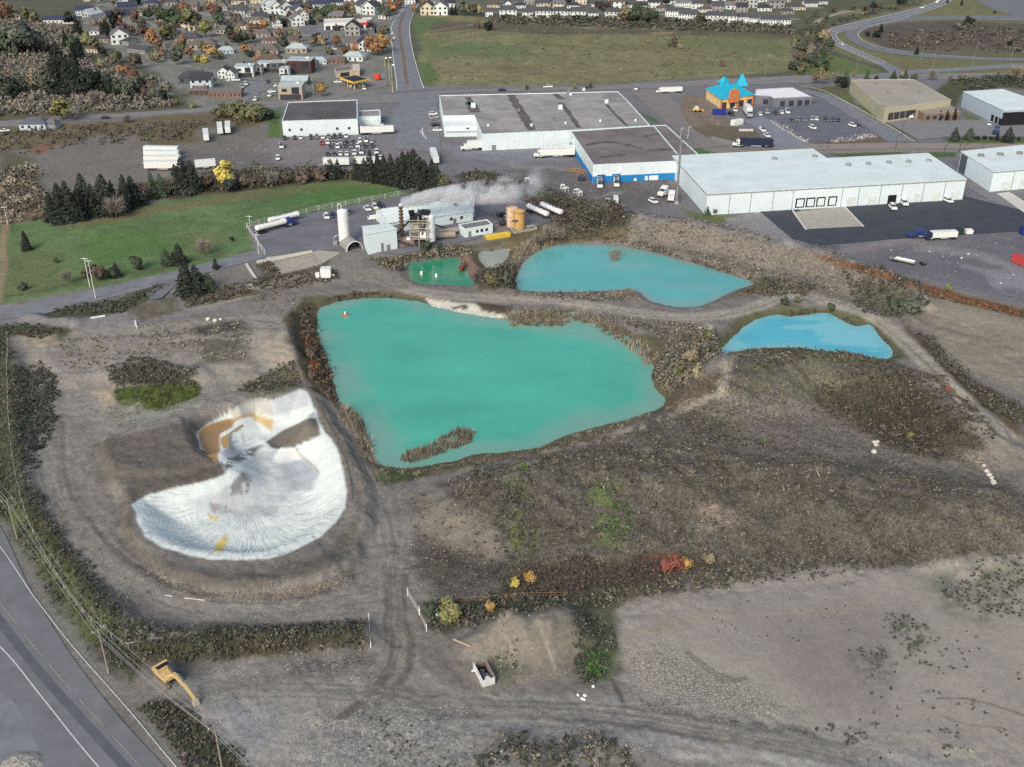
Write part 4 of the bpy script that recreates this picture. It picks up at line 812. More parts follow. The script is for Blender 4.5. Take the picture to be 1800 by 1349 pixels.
b2 = Bld("white_warehouse", "second white warehouse at the right edge with a dark end wall and three roof vents", "warehouse", [P(1747,302,H),P(1930,288,H),P(1850,250,H),P(1690,266.5,H)], H, WHITE, ROOFW)
i = front(b2)
for px in (1776, 1815): b2.on(i, b2.upx(i, px, 330), .22, 0, H - .3, "downpipe", TRIM, .14, .1)
b2.on(i, b2.frame(i)[2] / 2, b2.frame(i)[2] - .2, H - .55, H - .25, "gutter", TRIM, .2, .16)
for px in (1765, 1795): b2.on(i, b2.upx(i, px, 333), 4, .1, 4.2, "roller_door", mat("door_white", A(206,218,224)), .09)
j = b2.edge(P(1718, 284, H)); L = b2.frame(j)[2]; b2.on(j, L * .12 if b2.frame(j)[1][1] < 0 else L * .88, L * .2, 0, H - .6, "end_panel", mat("slate_cladding", A(86,96,112)), .08)
for px, py in ((1724,275.5),(1758,273.5),(1792,271.5)): x, y, _ = P(px, py, H); vent(b2.o, x, y, H + .1, 1.2, m=GREY)
# grey-roofed factory and its dark front block
H = 7.8
b = Bld("grey_roofed_factory", "sprawling pale walled factory with a stained grey flat roof and rooftop units", "factory", [P(772,168,H),P(1086,161,H),P(1101,175,H),P(1143,221,H),P(1001,229.5,H),P(847,236,H),P(833.5,203,H),P(779,204,H)], H, WHITE2, ROOFG, parapet=WHITE)
STAIN = mat("roof_stain", A(98,94,96), rough=.9, var=.45, scale=.4)
for pts, wd in ([(822,171),(826,178),(833,190)], 3.5), ([(898,167),(905,180),(915,195),(935,229)], 5), ([(985,181),(995,192),(1006,208),(1018,225)], 3), ([(975,165),(988,175)], 4), ([(1066,184),(1085,205),(1103,222)], 2), ([(826,180),(836,198)], 6):
    w = [P(px, py, H - .25)[:2] for px, py in pts]; w = resample(smooth_line(w, 4), 2.5); mb = MB()
    L = []; Rr = []
    for q in w: k = wd * random.uniform(.3, .6); L.append((q[0] - k, q[1] + random.uniform(-.3, .3))); Rr.append((q[0] + k, q[1]))
    n = len(w); mb.add([(*q, H - .235) for q in L] + [(*q, H - .235) for q in Rr], [(t_, n + t_, n + t_ + 1, t_ + 1) for t_ in range(n - 1)]); mb.build("roof_stain", STAIN, b.o)
for pts in ([(860,169),(882,232)], [(936,165),(980,228)], [(780,186),(1095,175)], [(845,205),(1125,199)], [(1030,163),(1072,224)]):
    w = [P(px, py, H - .25)[:2] for px, py in pts]; w = resample(w, 6); n = len(w)
    MB().add([(x, y - .12, H - .23) for x, y in w] + [(x + .25, y + .12, H - .23) for x, y in w], [(t_, n + t_, n + t_ + 1, t_ + 1) for t_ in range(n - 1)]).build("roof_seam", mat("roof_seam", A(172,171,174)), b.o)
for px, py, s in ((832,189,2.4),(912,196,1.4),(970,208,1.6),(985,192,2.2),(999,164.5,1.6),(1003,167.5,1.4),(1066,181,1.8),(1084,199,1.6),(994,218,1),(1055,214,1),(1117,213,1),(934,222,1.2),(930,165,1),(1026,159.5,1.4),(858,222,1)):
    x, y, _ = P(px, py, H - .25); MB().box((x, y, H - .25 + s * .45), (s, s * .9, s * .9)).box((x + s * .1, y, H - .25 + s * .95), (s * .6, s * .6, .12)).build("rooftop_unit", random.choice([WHITE2, GREY, WHITE2]), b.o)
i = b.edge(P(920, 233, H)); b.on(i, b.upx(i, 868, 262), 2, 0, 2.4, "door", GREY, .08); b.on(i, b.upx(i, 882, 260), 4.5, 0, 4, "roller_door", WHITE, .08)
for px in (905, 930, 955, 980): b.on(i, b.upx(i, px, 258), .12, 0, H - .5, "panel_joint", mat("joint", A(190,204,208)), .05)
an = Bld("loading_annex", "low white loading annex tucked into the left corner of the grey roofed factory", "building", [P(781,221,5.6),P(838,220,5.6),P(833,203.5,5.6),P(778,204.5,5.6)], 5.6, WHITE2, ROOFW)
i = front(an); an.on(i, an.frame(i)[2] * .5, an.frame(i)[2] * .96, 3.0, 3.3, "canopy", WHITE, 1.2, 1.2); an.on(i, an.frame(i)[2] * .72, 1.4, 3.6, 4.4, "window", GLASS, .08)
H = 8.0
fb = Bld("front_hall", "dark grey flat roofed hall with white walls above a blue base strip", "factory", [P(1003,230.5,H),P(1042.8,290,H),P(1238,281,H),P(1170.5,219.7,H),P(1143.5,221.5,H)], H, WHITE2, ROOFD, parapet=WHITE)
for i in (front(fb), fb.edge(P(1023, 261, H))):
    L = fb.frame(i)[2]; fb.on(i, L / 2, L - .1, -.3, 2.9, "base_strip", BLUE, .1, .14)
i = front(fb); fb.on(i, fb.upx(i, 1090, 290, 5), 1.0, 5.2, 5.8, "wall_lamp", mat("lamp_glow", (1, 1, 1), emit=((1, .97, .92), 3)), .3, .3)
fb.on(fb.edge(P(1023, 261, H)), 8, .8, 5.2, 5.8, "wall_lamp", MATS["lamp_glow"], .3, .3)
for px in (1060, 1092, 1125, 1157): fb.on(i, fb.upx(i, px, 310), .15, 2.9, H - .4, "panel_joint", MATS["joint"], .05)
for px in (1056, 1083): fb.on(i, fb.upx(i, px, 318), 3.6, .1, 3.6, "roller_door", mat("door_blue", A(36,100,160)), .2)
w = [P(1148, 221, H - .25)[:2], P(1190, 271, H - .25)[:2]]; MB().box(((w[0][0] + w[1][0]) / 2, (w[0][1] + w[1][1]) / 2, H - .1), (math.dist(*w), .5, .4), math.atan2(w[1][1] - w[0][1], w[1][0] - w[0][0])).build("roof_ridge", WHITE2, fb.o)
for pts, wd in ([(1030,255),(1075,250),(1130,262)], 6), ([(1050,278),(1100,272)], 5), ([(1130,240),(1160,236)], 4), ([(1140,265),(1190,262)], 5):
    w = resample(smooth_line([P(px, py, H - .25)[:2] for px, py in pts], 4), 3); n = len(w)
    MB().add([(x, y + random.uniform(.2, .5) * wd, H - .236) for x, y in w] + [(x, y - random.uniform(.2, .5) * wd, H - .236) for x, y in w], [(t_, n + t_, n + t_ + 1, t_ + 1) for t_ in range(n - 1)]).build("roof_stain", mat("roof_stain_brown", A(98,92,92), var=.3, scale=.3), fb.o)
# white building with dark roof, and its loading annex
H = 7.6
b = Bld("white_commercial_building", "white box building with a dark grey flat roof and cars parked along its front", "building", [P(506.7,180,H),P(627.8,175.6,H),P(628.5,209.5,H),P(495.6,213.3,H)], H, WHITE2, mat("charcoal_roof", A(92,90,94), var=.25, scale=.06), parapet=WHITE)
i = front(b)
for px in (509, 530, 593, 614): b.on(i, b.upx(i, px, 228, 3), 1.2, 2.6, 3.8, "window", GLASS, .08)
for px in (502, 612): b.on(i, b.upx(i, px, 222, 6), .9, 5.6, 6.1, "wall_lamp", MATS["lamp_glow"], .25, .25)
for px in (540, 575): b.on(i, b.upx(i, px, 230), .12, .1, H - .5, "panel_joint", MATS["joint"], .05)
an = Bld("loading_annex", "small white annex on the right end of the dark roofed white building", "building", [P(629,195,5),P(668,193,5),P(669,204,5),P(630,206,5)], 5, WHITE2, ROOFG, parapet=WHITE)
i = front(an); an.on(i, 4, 3, .2, 3.2, "roller_door", GREY, .08)
# flat beige-roofed building with docks
H = 7.2
b = Bld("beige_flat_building", "wide flat roofed building with a beige grey roof and pale yellow side wall", "building", [P(1495.5,140.5,H),P(1606,139.5,H),P(1672,175.8,H),P(1555,191.5,H)], H, mat("cream_wall", A(172,170,152), var=.05), mat("beige_roof", A(160,156,148), var=.08, scale=.06), parapet=mat("beige_trim", A(178,176,168)))
i = front(b)
for k, px in enumerate((1564, 1574, 1584, 1594, 1603)): b.on(i, b.upx(i, px, 203), 3.4, 1.0, 4.6, "dock_door", DARK, .12)
for px, py in ((1540,148),(1590,147),(1562,164),(1618,162),(1553,187)): x, y, _ = P(px, py, H); MB().box((x, y, H + .3), (1.6, 1.4, 1)).build("rooftop_unit", GREY, b.o)
of = Bld("brick_office", "low brown brick office with a pale roof rim in front of the beige building", "building", [P(1608,190,4.2),P(1672,187,4.2),P(1688,196,4.2),P(1625,199.5,4.2)], 4.2, mat("brown_brick", A(124,108,100), var=.1, scale=2), mat("office_roof", A(146,140,136)), parapet=mat("office_trim", A(150,140,134)))
i = front(of)
for k in range(5): of.on(i, of.frame(i)[2] * (.12 + .19 * k), 2.2, .9, 2.6, "window", GLASS, .08)
b = Bld("blue_white_warehouse", "pale blue sided warehouse with a white roof and a black front at the right edge", "warehouse", [P(1694,161.2,8),P(1762,157.2,8),P(1860,190,8),P(1764,194,8)], 8, mat("pale_blue_cladding", A(166,182,204), var=.04), ROOFW)
i = front(b); b.on(i, b.frame(i)[2] / 2, b.frame(i)[2] - .3, .2, 6.8, "front_panel", BLACK, .1)
j = b.edge(P(1728, 177, 8)); 
for px in (1743, 1750, 1756): b.on(j, b.upx(j, px, 208), 2.6, .4, 3.6, "dock_door", BLACK, .1)
# restaurant with turquoise roofs
H = 5.5
TURQ = mat("turquoise_roof", A(40,170,206), rough=.5, var=.05, scale=.5); ORANGE = mat("orange_render", A(198,126,84), rough=.7); AMBER = mat("amber_render", A(220,190,142), rough=.7)
rw = [P(1242,156,H), P(1290,150,H), P(1324,167,H), P(1268,174,H)]
b = Bld("turquoise_roofed_restaurant", "new restaurant with a bright turquoise hip roof, orange gable and amber walls", "restaurant", rw, H, AMBER, TURQ)
cx = sum(p[0] for p in rw) / 4; cy = sum(p[1] for p in rw) / 4; ew = offset(b.w, .8)
MB().add([(*q, H) for q in ew] + [(cx - 4, cy, H + 4.2), (cx + 4, cy, H + 4.2)], [(0, 1, 5, 4), (1, 2, 5), (2, 3, 4, 5), (3, 0, 4)] if False else [(0, 1, 5), (1, 2, 5), (2, 3, 4), (3, 0, 4), (0, 5, 4), (2, 4, 5)]).build("hip_roof", TURQ, b.o)
MB().box((cx - 3, cy + 1, H + 4.2), (4.5, 4.5, 2)).lathe([(3.6, 5.1), (.1, 8.2)], 4, (cx - 3, cy + 1, H - 0.1)).build("cupola", TURQ, b.o)
i = front(b); a_, d_, L_, an_ = b.frame(i)
ux = b.upx(i, 1288, 180, 4); gx, gy = a_[0] + d_[0] * ux, a_[1] + d_[1] * ux
g_ = MB(); g_.extrude_y([(-3.2, 0), (3.2, 0), (3.2, 5.2), (2.4, 6.6), (0, 7.4), (-2.4, 6.6), (-3.2, 5.2)], -.4, .4)
cr_, sr_ = math.cos(an_), math.sin(an_); g_.v = [(gx + x * cr_ - y * sr_ + d_[1] * .9, gy + x * sr_ + y * cr_ - d_[0] * .9, z + 3.0) for x, y, z in g_.v]; g_.build("gable_sign", ORANGE, b.o)
for k in range(4): b.on(i, L_ * (.1 + .27 * k), 3.2, .1, 3.4, "window", DARK, .1)
for k in range(5): b.on(i, L_ * (.01 + .245 * k), .7, 0, H - .3, "pilaster", ORANGE if k % 2 == 0 else AMBER, .5, .6)
j = b.edge(P(1255, 165, H)); L = b.frame(j)[2]
for k in range(4): b.on(j, L * (.15 + .23 * k), 2.4, .8, 3.2, "window", mat("cream_panel", A(226,206,178)), .1)
tw = Bld("turquoise_tower", "slim tower with a steep turquoise pyramid roof beside the restaurant", "tower", [P(1293,152,6), P(1312,152,6), P(1313,157,6), P(1294,157,6)], 6, mat("cream_render", A(214,200,188)), TURQ)
tx = sum(p[0] for p in tw.w) / 4; ty = sum(p[1] for p in tw.w) / 4
e = [(x, y) for x, y in offset(tw.w, .6)]; MB().add([(*q, 7.6) for q in e] + [(tx, ty, 14)], [(0, 1, 4), (1, 2, 4), (2, 3, 4), (3, 0, 4), (3, 2, 1, 0)]).build("pyramid_roof", TURQ, tw.o)
MB().prism(offset(tw.w, -.4), 6.1, 7.65).build("belfry", mat("red_trim", A(170,110,96)), tw.o)
H = 4.8
b = Bld("white_roofed_wing", "long grey walled wing with a bright white flat roof beside the restaurant", "building", [P(1326,168,H), P(1328,157,H), P(1393,153.5,H), P(1428,170,H), P(1360,173,H), P(1352,169,H)], H, mat("slate_wall", A(112,116,130), var=.05), mat("bright_roof", A(236,238,238)), parapet=mat("slate_parapet", A(144,148,158)))
for px in (1345, 1375, 1390, 1405, 1418): b.on(b.edge(P(px, 171, H)), b.upx(b.edge(P(px, 171, H)), px, 183), 2.6, .3, 3, "window", GLASS, .1)
# ------------------------------------------------------------------ ground cover, reeds and scrub
VEG = mat("foliage", None, rough=.9, var=.12, scale=1.5, attr="Col", spec=.1)
def leafy(m, k=.55):                     # leaves bend the light softly: shade them nearer to the sky's direction
    t = m.node_tree; g = t.nodes.new("ShaderNodeNewGeometry"); a = t.nodes.new("ShaderNodeVectorMath"); a.operation = 'SCALE'; a.inputs[3].default_value = 1 - k
    b = t.nodes.new("ShaderNodeVectorMath"); b.operation = 'ADD'; b.inputs[1].default_value = (0, 0, k); n = t.nodes.new("ShaderNodeVectorMath"); n.operation = 'NORMALIZE'
    t.links.new(g.outputs["Normal"], a.inputs[0]); t.links.new(a.outputs[0], b.inputs[0]); t.links.new(b.outputs[0], n.inputs[0]); t.links.new(n.outputs[0], t.nodes["Principled BSDF"].inputs["Normal"])
leafy(VEG, .65)
def pick(cols, n):
    w = np.array([c[1] for c in cols], float); w /= w.sum(); i = RNG.choice(len(cols), n, p=w)
    out = []
    for c in cols:
        g = sum(c[0]) / 3; sat = max(c[0]) - min(c[0]); k = .6 if sat < 60 else .9
        out.append(A(*(g + (v - g) * k - 3 + d for v, d in zip(c[0], (0, 1, 4)))))
    return np.array(out)[i]
def sample(polys, dens, cov=None, feather=3.0, seed=0):
    xs, ys = [], []
    for pl in polys:
        w = [Q(*q) for q in pl]; x0, x1 = min(p[0] for p in w), max(p[0] for p in w); y0, y1 = min(p[1] for p in w), max(p[1] for p in w)
        n = int((x1 - x0) * (y1 - y0) * dens); x = RNG.uniform(x0, x1, n); y = RNG.uniform(y0, y1, n)
        sd = sdpoly(x, y, w) + (fbm(x * .15, y * .15, 77 + seed, 3) - .5) * feather * 2
        k = sd < 0
        if cov is not None: k &= fbm(x * .12, y * .12, 88 + seed, 4) * .6 + vnoise(x * .6, y * .6, 89 + seed) * .4 > (1 - cov) * .7 + .13
        xs.append(x[k]); ys.append(y[k])
    return np.concatenate(xs), np.concatenate(ys)
def clear_water(x, y, m=0.0):
    k = np.ones(len(x), bool)
    for pw in PW.values(): k &= sdpoly(x, y, pw) > m
    k &= sdpoly(x, y, PITW) > m
    return x[k], y[k]
def plants(name, label, polys, dens, h, cols, style='bush', k=9, r=.5, cov=None, seed=0, water_ok=False, leaf=.3, z0=None, feather=3.0, squash=1.0):
    x, y = sample(polys, dens, cov, feather, seed)
    if not water_ok: x, y = clear_water(x, y, .2)
    n = len(x)
    if n == 0: return
    z = np.maximum(height(x, y), WATER_Z - .1) if z0 is None else np.full(n, z0)
    H = (h[0] * .7 + (h[1] * 1.25 - h[0] * .7) * RNG.uniform(0, 1, n) ** 2.2) * (.6 + .8 * vnoise(x * .3, y * .3, 5)); c = pick(cols, n)
    RM = np.repeat(RNG.uniform(.7, 2.0, n), k) if style == 'bush' else 1
    N = n * k; X = np.repeat(x, k); Y = np.repeat(y, k); Z = np.repeat(z, k); HH = np.repeat(H, k); CC = np.repeat(c, k, 0) * RNG.uniform(.75, 1.25, (N, 1)) * (1 + RNG.uniform(-.06, .06, (N, 3)))
    if style == 'blade':
        a = RNG.uniform(0, 6.283, N); rr = r * np.sqrt(RNG.uniform(0, 1, N)); bx, by = X + rr * np.cos(a), Y + rr * np.sin(a)
        f = RNG.uniform(0, 6.283, N); w = leaf * RNG.uniform(.5, 1.2, N); hh = HH * RNG.uniform(.5, 1.1, N); ln = hh * RNG.uniform(.05, .45, N)
        V = np.empty((N, 3, 3)); V[:, 0] = np.stack([bx - w * np.cos(f), by - w * np.sin(f), Z - .1], 1); V[:, 1] = np.stack([bx + w * np.cos(f), by + w * np.sin(f), Z - .1], 1)
        V[:, 2] = np.stack([bx + ln * np.cos(a), by + ln * np.sin(a), Z + hh], 1)
        me = mesh_np(name, V.reshape(-1, 3), tris=np.arange(N * 3).reshape(-1, 3), col=np.clip(np.repeat(CC, 3, 0), .004, .85))
    else:
        d = RNG.normal(size=(N, 3)); d /= np.linalg.norm(d, axis=1, keepdims=True); q = RNG.uniform(.3, 1, N) ** .5
        P0 = np.stack([X + d[:, 0] * q * r * HH * RM, Y + d[:, 1] * q * r * HH * RM, Z + HH * (.45 + d[:, 2] * q * .5 * squash)], 1)
        u = RNG.normal(size=(N, 3)); u /= np.linalg.norm(u, axis=1, keepdims=True); v = np.cross(u, d + .2 * RNG.normal(size=(N, 3))); v /= np.linalg.norm(v, axis=1, keepdims=True) + 1e-9
        s = (leaf * RNG.uniform(.6, 1.4, N))[:, None]; V = np.empty((N, 4, 3)); V[:, 0] = P0 - u * s; V[:, 1] = P0 + v * s * .7; V[:, 2] = P0 + u * s; V[:, 3] = P0 - v * s * .7
        me = mesh_np(name, V.reshape(-1, 3), quads=np.arange(N * 4).reshape(-1, 4), col=np.clip(np.repeat(CC, 4, 0), .004, .85))
    return kind(link(name, me, VEG), "stuff", label)
OLV = [((94,91,76), 3), ((82,81,68), 3), ((106,102,88), 2), ((90,92,72), 2)]
BRN = [((106,92,76), 3), ((92,80,68), 3), ((122,110,94), 2), ((84,80,64), 2)]
TAN = [((150,138,114), 3), ((134,122,98), 3), ((116,106,84), 2), ((160,150,126), 1)]
GRN = [((74,84,68), 3), ((62,71,60), 3), ((86,94,76), 2), ((72,77,70), 2)]
MIX = OLV + BRN + [((134,124,108), 2), ((70,72,58), 3), ((112,116,96), 1)]
B_ = 1.25
def br(c, k=B_): return [((min(255, a[0] * k), min(255, a[1] * k), min(255, a[2] * k)), w) for a, w in c]
OLV, BRN, TAN, GRN, MIX = (br(c, 1.18) for c in (OLV, BRN, TAN, GRN, MIX))
# the hills right of the big pond
HILL = [(770,860),(1000,795),(1180,735),(1250,700),(1300,740),(1330,790),(1500,850),(1800,880),(1900,960),(1500,990),(1250,1010),(900,1030),(870,950)]
plants("weeds", "dry brown and olive weeds covering the low hill", [HILL], .9, (.25, .7), MIX, 'bush', 9, .7, .56, 1, leaf=.24, squash=.7)
plants("weeds", "straw coloured dead grass on the low hill", [HILL, [(1170,720),(1240,660),(1340,640),(1500,640),(1480,780),(1300,790)]], 1.4, (.2, .5), BRN + OLV + TAN[:1], 'blade', 9, .5, .6, 2, leaf=.05)
plants("scrub", "dark brown scrub on the mound below the blue pond", [[(1430,705),(1500,665),(1590,655),(1680,700),(1745,795),(1690,815),(1580,795),(1480,742)]], 1.3, (.25, .9), BRN + OLV + [((84,74,66), 5)], 'bush', 11, .7, .72, 3, leaf=.24)
plants("scrub", "grey green scrub under the blue pond", [[(1270,632),(1450,628),(1570,645),(1660,700),(1500,668),(1380,670),(1290,690)]], 1.0, (.4, 1.0), MIX + GRN, 'bush', 9, .6, .62, 4, leaf=.28)
plants("weeds", "sparse tufts on the pale slope above the low hill", [[(1290,690),(1440,700),(1540,770),(1700,830),(1900,880),(1300,800)], [(700,870),(870,900),(880,1000),(780,1040),(740,960)]], .25, (.2, .5), MIX, 'bush', 6, .6, None, 5, leaf=.22)
plants("weeds", "fresh green weed patch on the low hill", [[(1065,862),(1098,858),(1122,930),(1092,955),(1062,935)], [(893,850),(930,850),(932,880),(893,880)], [(1310,775),(1345,775),(1345,792),(1315,792)]], 1.6, (.3, .8), [((98,132,66), 3), ((92,116,70), 3), ((112,140,76), 2)], 'bush', 9, .55, .55, 6, leaf=.25)
plants("weeds", "green weeds on the left end of the low hill", [[(895,900),(945,930),(945,985),(900,990),(870,960)], [(870,990),(960,990),(930,1035),(860,1050)]], 1.0, (.3, .9), GRN + OLV, 'bush', 9, .55, .6, 7, leaf=.26)
plants("undergrowth", "reddish brown undergrowth in front of the low hill", [[(905,1020),(1000,995),(1180,985),(1215,1000),(1060,1035),(940,1050)]], 1.6, (.5, 1.2), [((116,92,84), 3), ((102,84,76), 3), ((98,90,78), 3), ((126,100,84), 1)], 'bush', 10, .6, .85, 8, leaf=.26)
plants("undergrowth", "pale olive hedge strip along the edge of the mud flat", [[(960,1045),(1100,1030),(1210,1010),(1320,1005),(1350,1018),(1200,1042),(1080,1065),(960,1068)]], 1.6, (.5, 1.1), OLV + [((148,144,112), 3), ((120,120,88), 3)], 'bush', 10, .6, .9, 9, leaf=.24)
plants("undergrowth", "dark olive thicket behind the wooden rail", [[(755,1070),(880,1050),(1010,1055),(1010,1072),(880,1092),(760,1112)]], 1.5, (.6, 1.4), GRN + BRN, 'bush', 11, .6, .9, 10, leaf=.28)
plants("undergrowth", "mixed weeds between hill and mud flat", [[(1200,985),(1500,985),(1700,975),(1800,965),(1500,1005),(1330,1025),(1230,1025)]], 1.2, (.3, .8), MIX + GRN, 'bush', 9, .6, .75, 11, leaf=.24)
# bottom heaps
plants("weeds", "dark green weeds on the right flank of the dirt heap", [[(1015,1080),(1070,1072),(1082,1130),(1066,1190),(1022,1200),(1008,1140)]], 2.4, (.3, .9), GRN + OLV, 'bush', 10, .6, .95, 12, leaf=.24)
plants("weeds", "bright green weeds at the foot of the dirt heap", [[(1028,1150),(1062,1142),(1062,1190),(1030,1200)]], 2.5, (.3, .7), [((88,140,58), 3), ((80,120,60), 3), ((104,152,66), 1)], 'bush', 10, .6, .8, 13, leaf=.22)
plants("weeds", "thin weeds on the dirt heap beside the open container", [[(862,1150),(905,1148),(920,1200),(870,1202)], [(830,1090),(1000,1068),(1010,1090),(860,1120)]], 1.0, (.2, .6), OLV + TAN, 'bush', 8, .6, .6, 14, leaf=.2)
plants("undergrowth", "olive bushes along the bottom edge of the dirt road", [[(830,1320),(900,1300),(990,1290),(1090,1298),(1130,1330),(1150,1400),(820,1400)]], 1.2, (.6, 1.6), OLV + GRN + TAN, 'bush', 13, .6, .8, 15, leaf=.26)
plants("weeds", "stray weeds in the churned dirt", [[(560,1340),(680,1290),(820,1310),(840,1400),(560,1400)], [(640,1260),(760,1270),(800,1300),(660,1300)]], .5, (.2, .6), MIX, 'bush', 8, .6, .45, 16, leaf=.2)
# mud flat
plants("weeds", "small dark weeds dotted over the dried mud flat", [[(1540,1060),(1640,1080),(1800,1100),(1850,1250),(1720,1330),(1540,1310),(1520,1180)]], .22, (.2, .5), GRN, 'bush', 8, .8, .42, 17, leaf=.2, squash=.6)
plants("weeds", "scattered dark weeds at the bottom right corner of the mud flat", [[(1370,1270),(1530,1250),(1720,1280),(1720,1340),(1560,1350)], [(1480,1130),(1570,1140),(1560,1200),(1500,1190)]], .5, (.2, .5), GRN + [((96,92,92), 4)], 'bush', 8, .8, .4, 18, leaf=.2, squash=.6)
plants("weeds", "green weed carpet on the upper mud flat", [[(1640,1010),(1720,995),(1860,980),(1860,1085),(1700,1080),(1640,1050)], [(1560,1080),(1610,1085),(1640,1120),(1600,1140),(1565,1115)]], 1.0, (.2, .5), GRN + [((104,112,94), 3)], 'bush', 8, .7, .56, 19, leaf=.22, squash=.6)
plants("weeds", "few tiny weeds on the middle of the mud flat", [[(1230,1060),(1500,1030),(1520,1130),(1260,1120)], [(1110,1225),(1300,1262),(1430,1285),(1300,1280)]], .12, (.12, .35), GRN, 'bush', 6, .7, None, 20, leaf=.16, squash=.6)
# pond rims
plants("reeds", "tan reeds along the lower left rim of the big pond", [[(596,705),(628,722),(650,770),(662,808),(640,810),(622,770),(600,735)]], 2.2, (.8, 1.8), TAN, 'blade', 12, .5, .95, 21, True, .09, feather=1)
plants("reeds", "low reed fringe along the near shore of the big pond", [[(655,812),(700,822),(790,812),(880,796),(960,780),(1040,752),(1110,734),(1168,712),(1185,718),(1110,748),(1000,785),(880,812),(760,832),(670,838)]], 1.8, (.4, 1.0), TAN + OLV + [((112,110,86), 4)], 'blade', 10, .5, .9, 22, True, .08, feather=1)
plants("grass", "green grass bank at the lower left corner of the big pond", [[(655,835),(700,824),(762,828),(740,842),(670,856)]], 2.0, (.3, .7), GRN, 'blade', 9, .5, .9, 23, leaf=.08, feather=1)
plants("scrub", "dark and rusty scrub on the left bank of the big pond", [[(530,530),(556,545),(566,600),(580,650),(592,700),(572,700),(550,660),(530,600)], [(560,525),(640,510),(700,515),(610,526)]], 1.2, (.6, 1.6), BRN + [((84,74,62), 5), ((150,100,64), 1.2)], 'bush', 12, .6, .9, 24, leaf=.3, feather=1.5)
plants("reeds", "rust orange reeds on the left bank of the big pond", [[(540,590),(552,590),(562,660),(556,670),(544,630)]], 1.0, (.8, 1.6), [((170,106,62), 3), ((150,92,60), 3), ((190,90,60), 1)], 'blade', 10, .5, .8, 25, leaf=.12, feather=1)
plants("reeds", "tan reeds on the far right shore of the big pond", [[(890,545),(990,545),(1040,545),(1090,575),(1130,600),(1160,620),(1140,640),(1120,612),(1090,592),(1050,572),(1010,556),(985,566),(900,566)]], 1.5, (.8, 2.0), TAN + [((128,116,92), 4)], 'blade', 12, .6, .9, 26, True, .12, feather=1)
plants("undergrowth", "pale grey brown thicket on the causeway right of the big pond", [[(1150,650),(1170,620),(1200,590),(1255,585),(1265,610),(1240,660),(1200,690),(1170,690)]], 1.0, (1.4, 2.8), TAN + OLV + [((140,136,116), 5)], 'bush', 22, .6, .9, 27, True, .3, feather=1.5)
plants("undergrowth", "reeds and weeds along the haul road between the ponds", [[(1040,548),(1180,570),(1250,575),(1240,592),(1180,600),(1100,580)], [(905,515),(1110,512),(1130,530),(1000,528),(905,522)]], 1.0, (.4, 1.2), OLV + TAN, 'bush', 10, .6, .8, 28, leaf=.25)
plants("undergrowth", "olive weeds around the blue pond", [[(1265,610),(1300,575),(1370,545),(1440,540),(1500,558),(1560,590),(1580,620),(1560,600),(1500,566),(1440,546),(1370,550),(1310,575),(1275,610)], [(1270,620),(1400,614),(1500,626),(1552,634),(1500,640),(1380,628),(1290,632)]], 1.3, (.4, 1.1), OLV + GRN, 'bush', 10, .6, .85, 29, leaf=.25, feather=1.2)
plants("undergrowth", "red tinged weeds on the near shore of the blue pond", [[(1400,618),(1470,622),(1490,632),(1420,630)]], 1.0, (.5, 1.0), [((160,84,66), 3), ((130,92,76), 3), ((110,90,74), 3)], 'bush', 10, .6, .8, 30, leaf=.25, feather=1)
plants("undergrowth", "bushes between the plant and the small green pond", [[(650,455),(700,452),(770,440),(800,430),(838,445),(800,452),(740,458),(716,470),(690,478)], [(840,436),(900,430),(905,440),(845,440)]], .9, (.6, 1.8), OLV + TAN, 'bush', 14, .6, .85, 31, leaf=.35, feather=1.5)
plants("undergrowth", "dark grey olive thicket between the small pools and the teal pond", [[(836,480),(856,476),(880,472),(905,462),(910,490),(905,512),(860,508),(838,500)]], 1.1, (1.0, 2.4), OLV + [((88,84,70), 6)], 'bush', 18, .6, .95, 32, leaf=.32, feather=1)
plants("reeds", "dry reeds at the left end of the teal pond", [[(905,440),(930,425),(960,415),(980,425),(930,445),(912,470),(900,470)], [(1060,520),(1110,508),(1120,516),(1080,528)]], 1.2, (1.0, 2.4), TAN, 'blade', 12, .7, .9, 33, leaf=.14, feather=1.2)
plants("undergrowth", "weedy bank behind the teal pond", [[(905,420),(1000,420),(1090,425),(1240,465),(1330,492),(1320,480),(1180,440),(1080,410),(980,408)], [(1260,535),(1330,512),(1380,505),(1330,500),(1300,512),(1240,540)]], .8, (.4, 1.2), OLV + BRN, 'bush', 10, .6, .7, 34, leaf=.3, feather=1.5)
isl = plants("reed_island", "narrow brown reed island in the big turquoise pond", [[(706,800),(712,788),(760,775),(772,758),(810,745),(832,752),(828,770),(790,782),(750,796),(718,806)]], 5.0, (.9, 1.9), TAN + [((112,100,80), 7)], 'blade', 11, .5, None, 35, True, .09, z0=WATER_Z - .2, feather=.7)
plants("reeds", "grey reed clump standing in the teal pond", [[(1072,440),(1090,438),(1092,452),(1074,452)]], 1.2, (1.2, 2.4), br([((166,162,152), 3), ((140,136,126), 3)], 1), 'blade', 14, .6, None, 36, True, .14, z0=WATER_Z - .1, feather=.6)
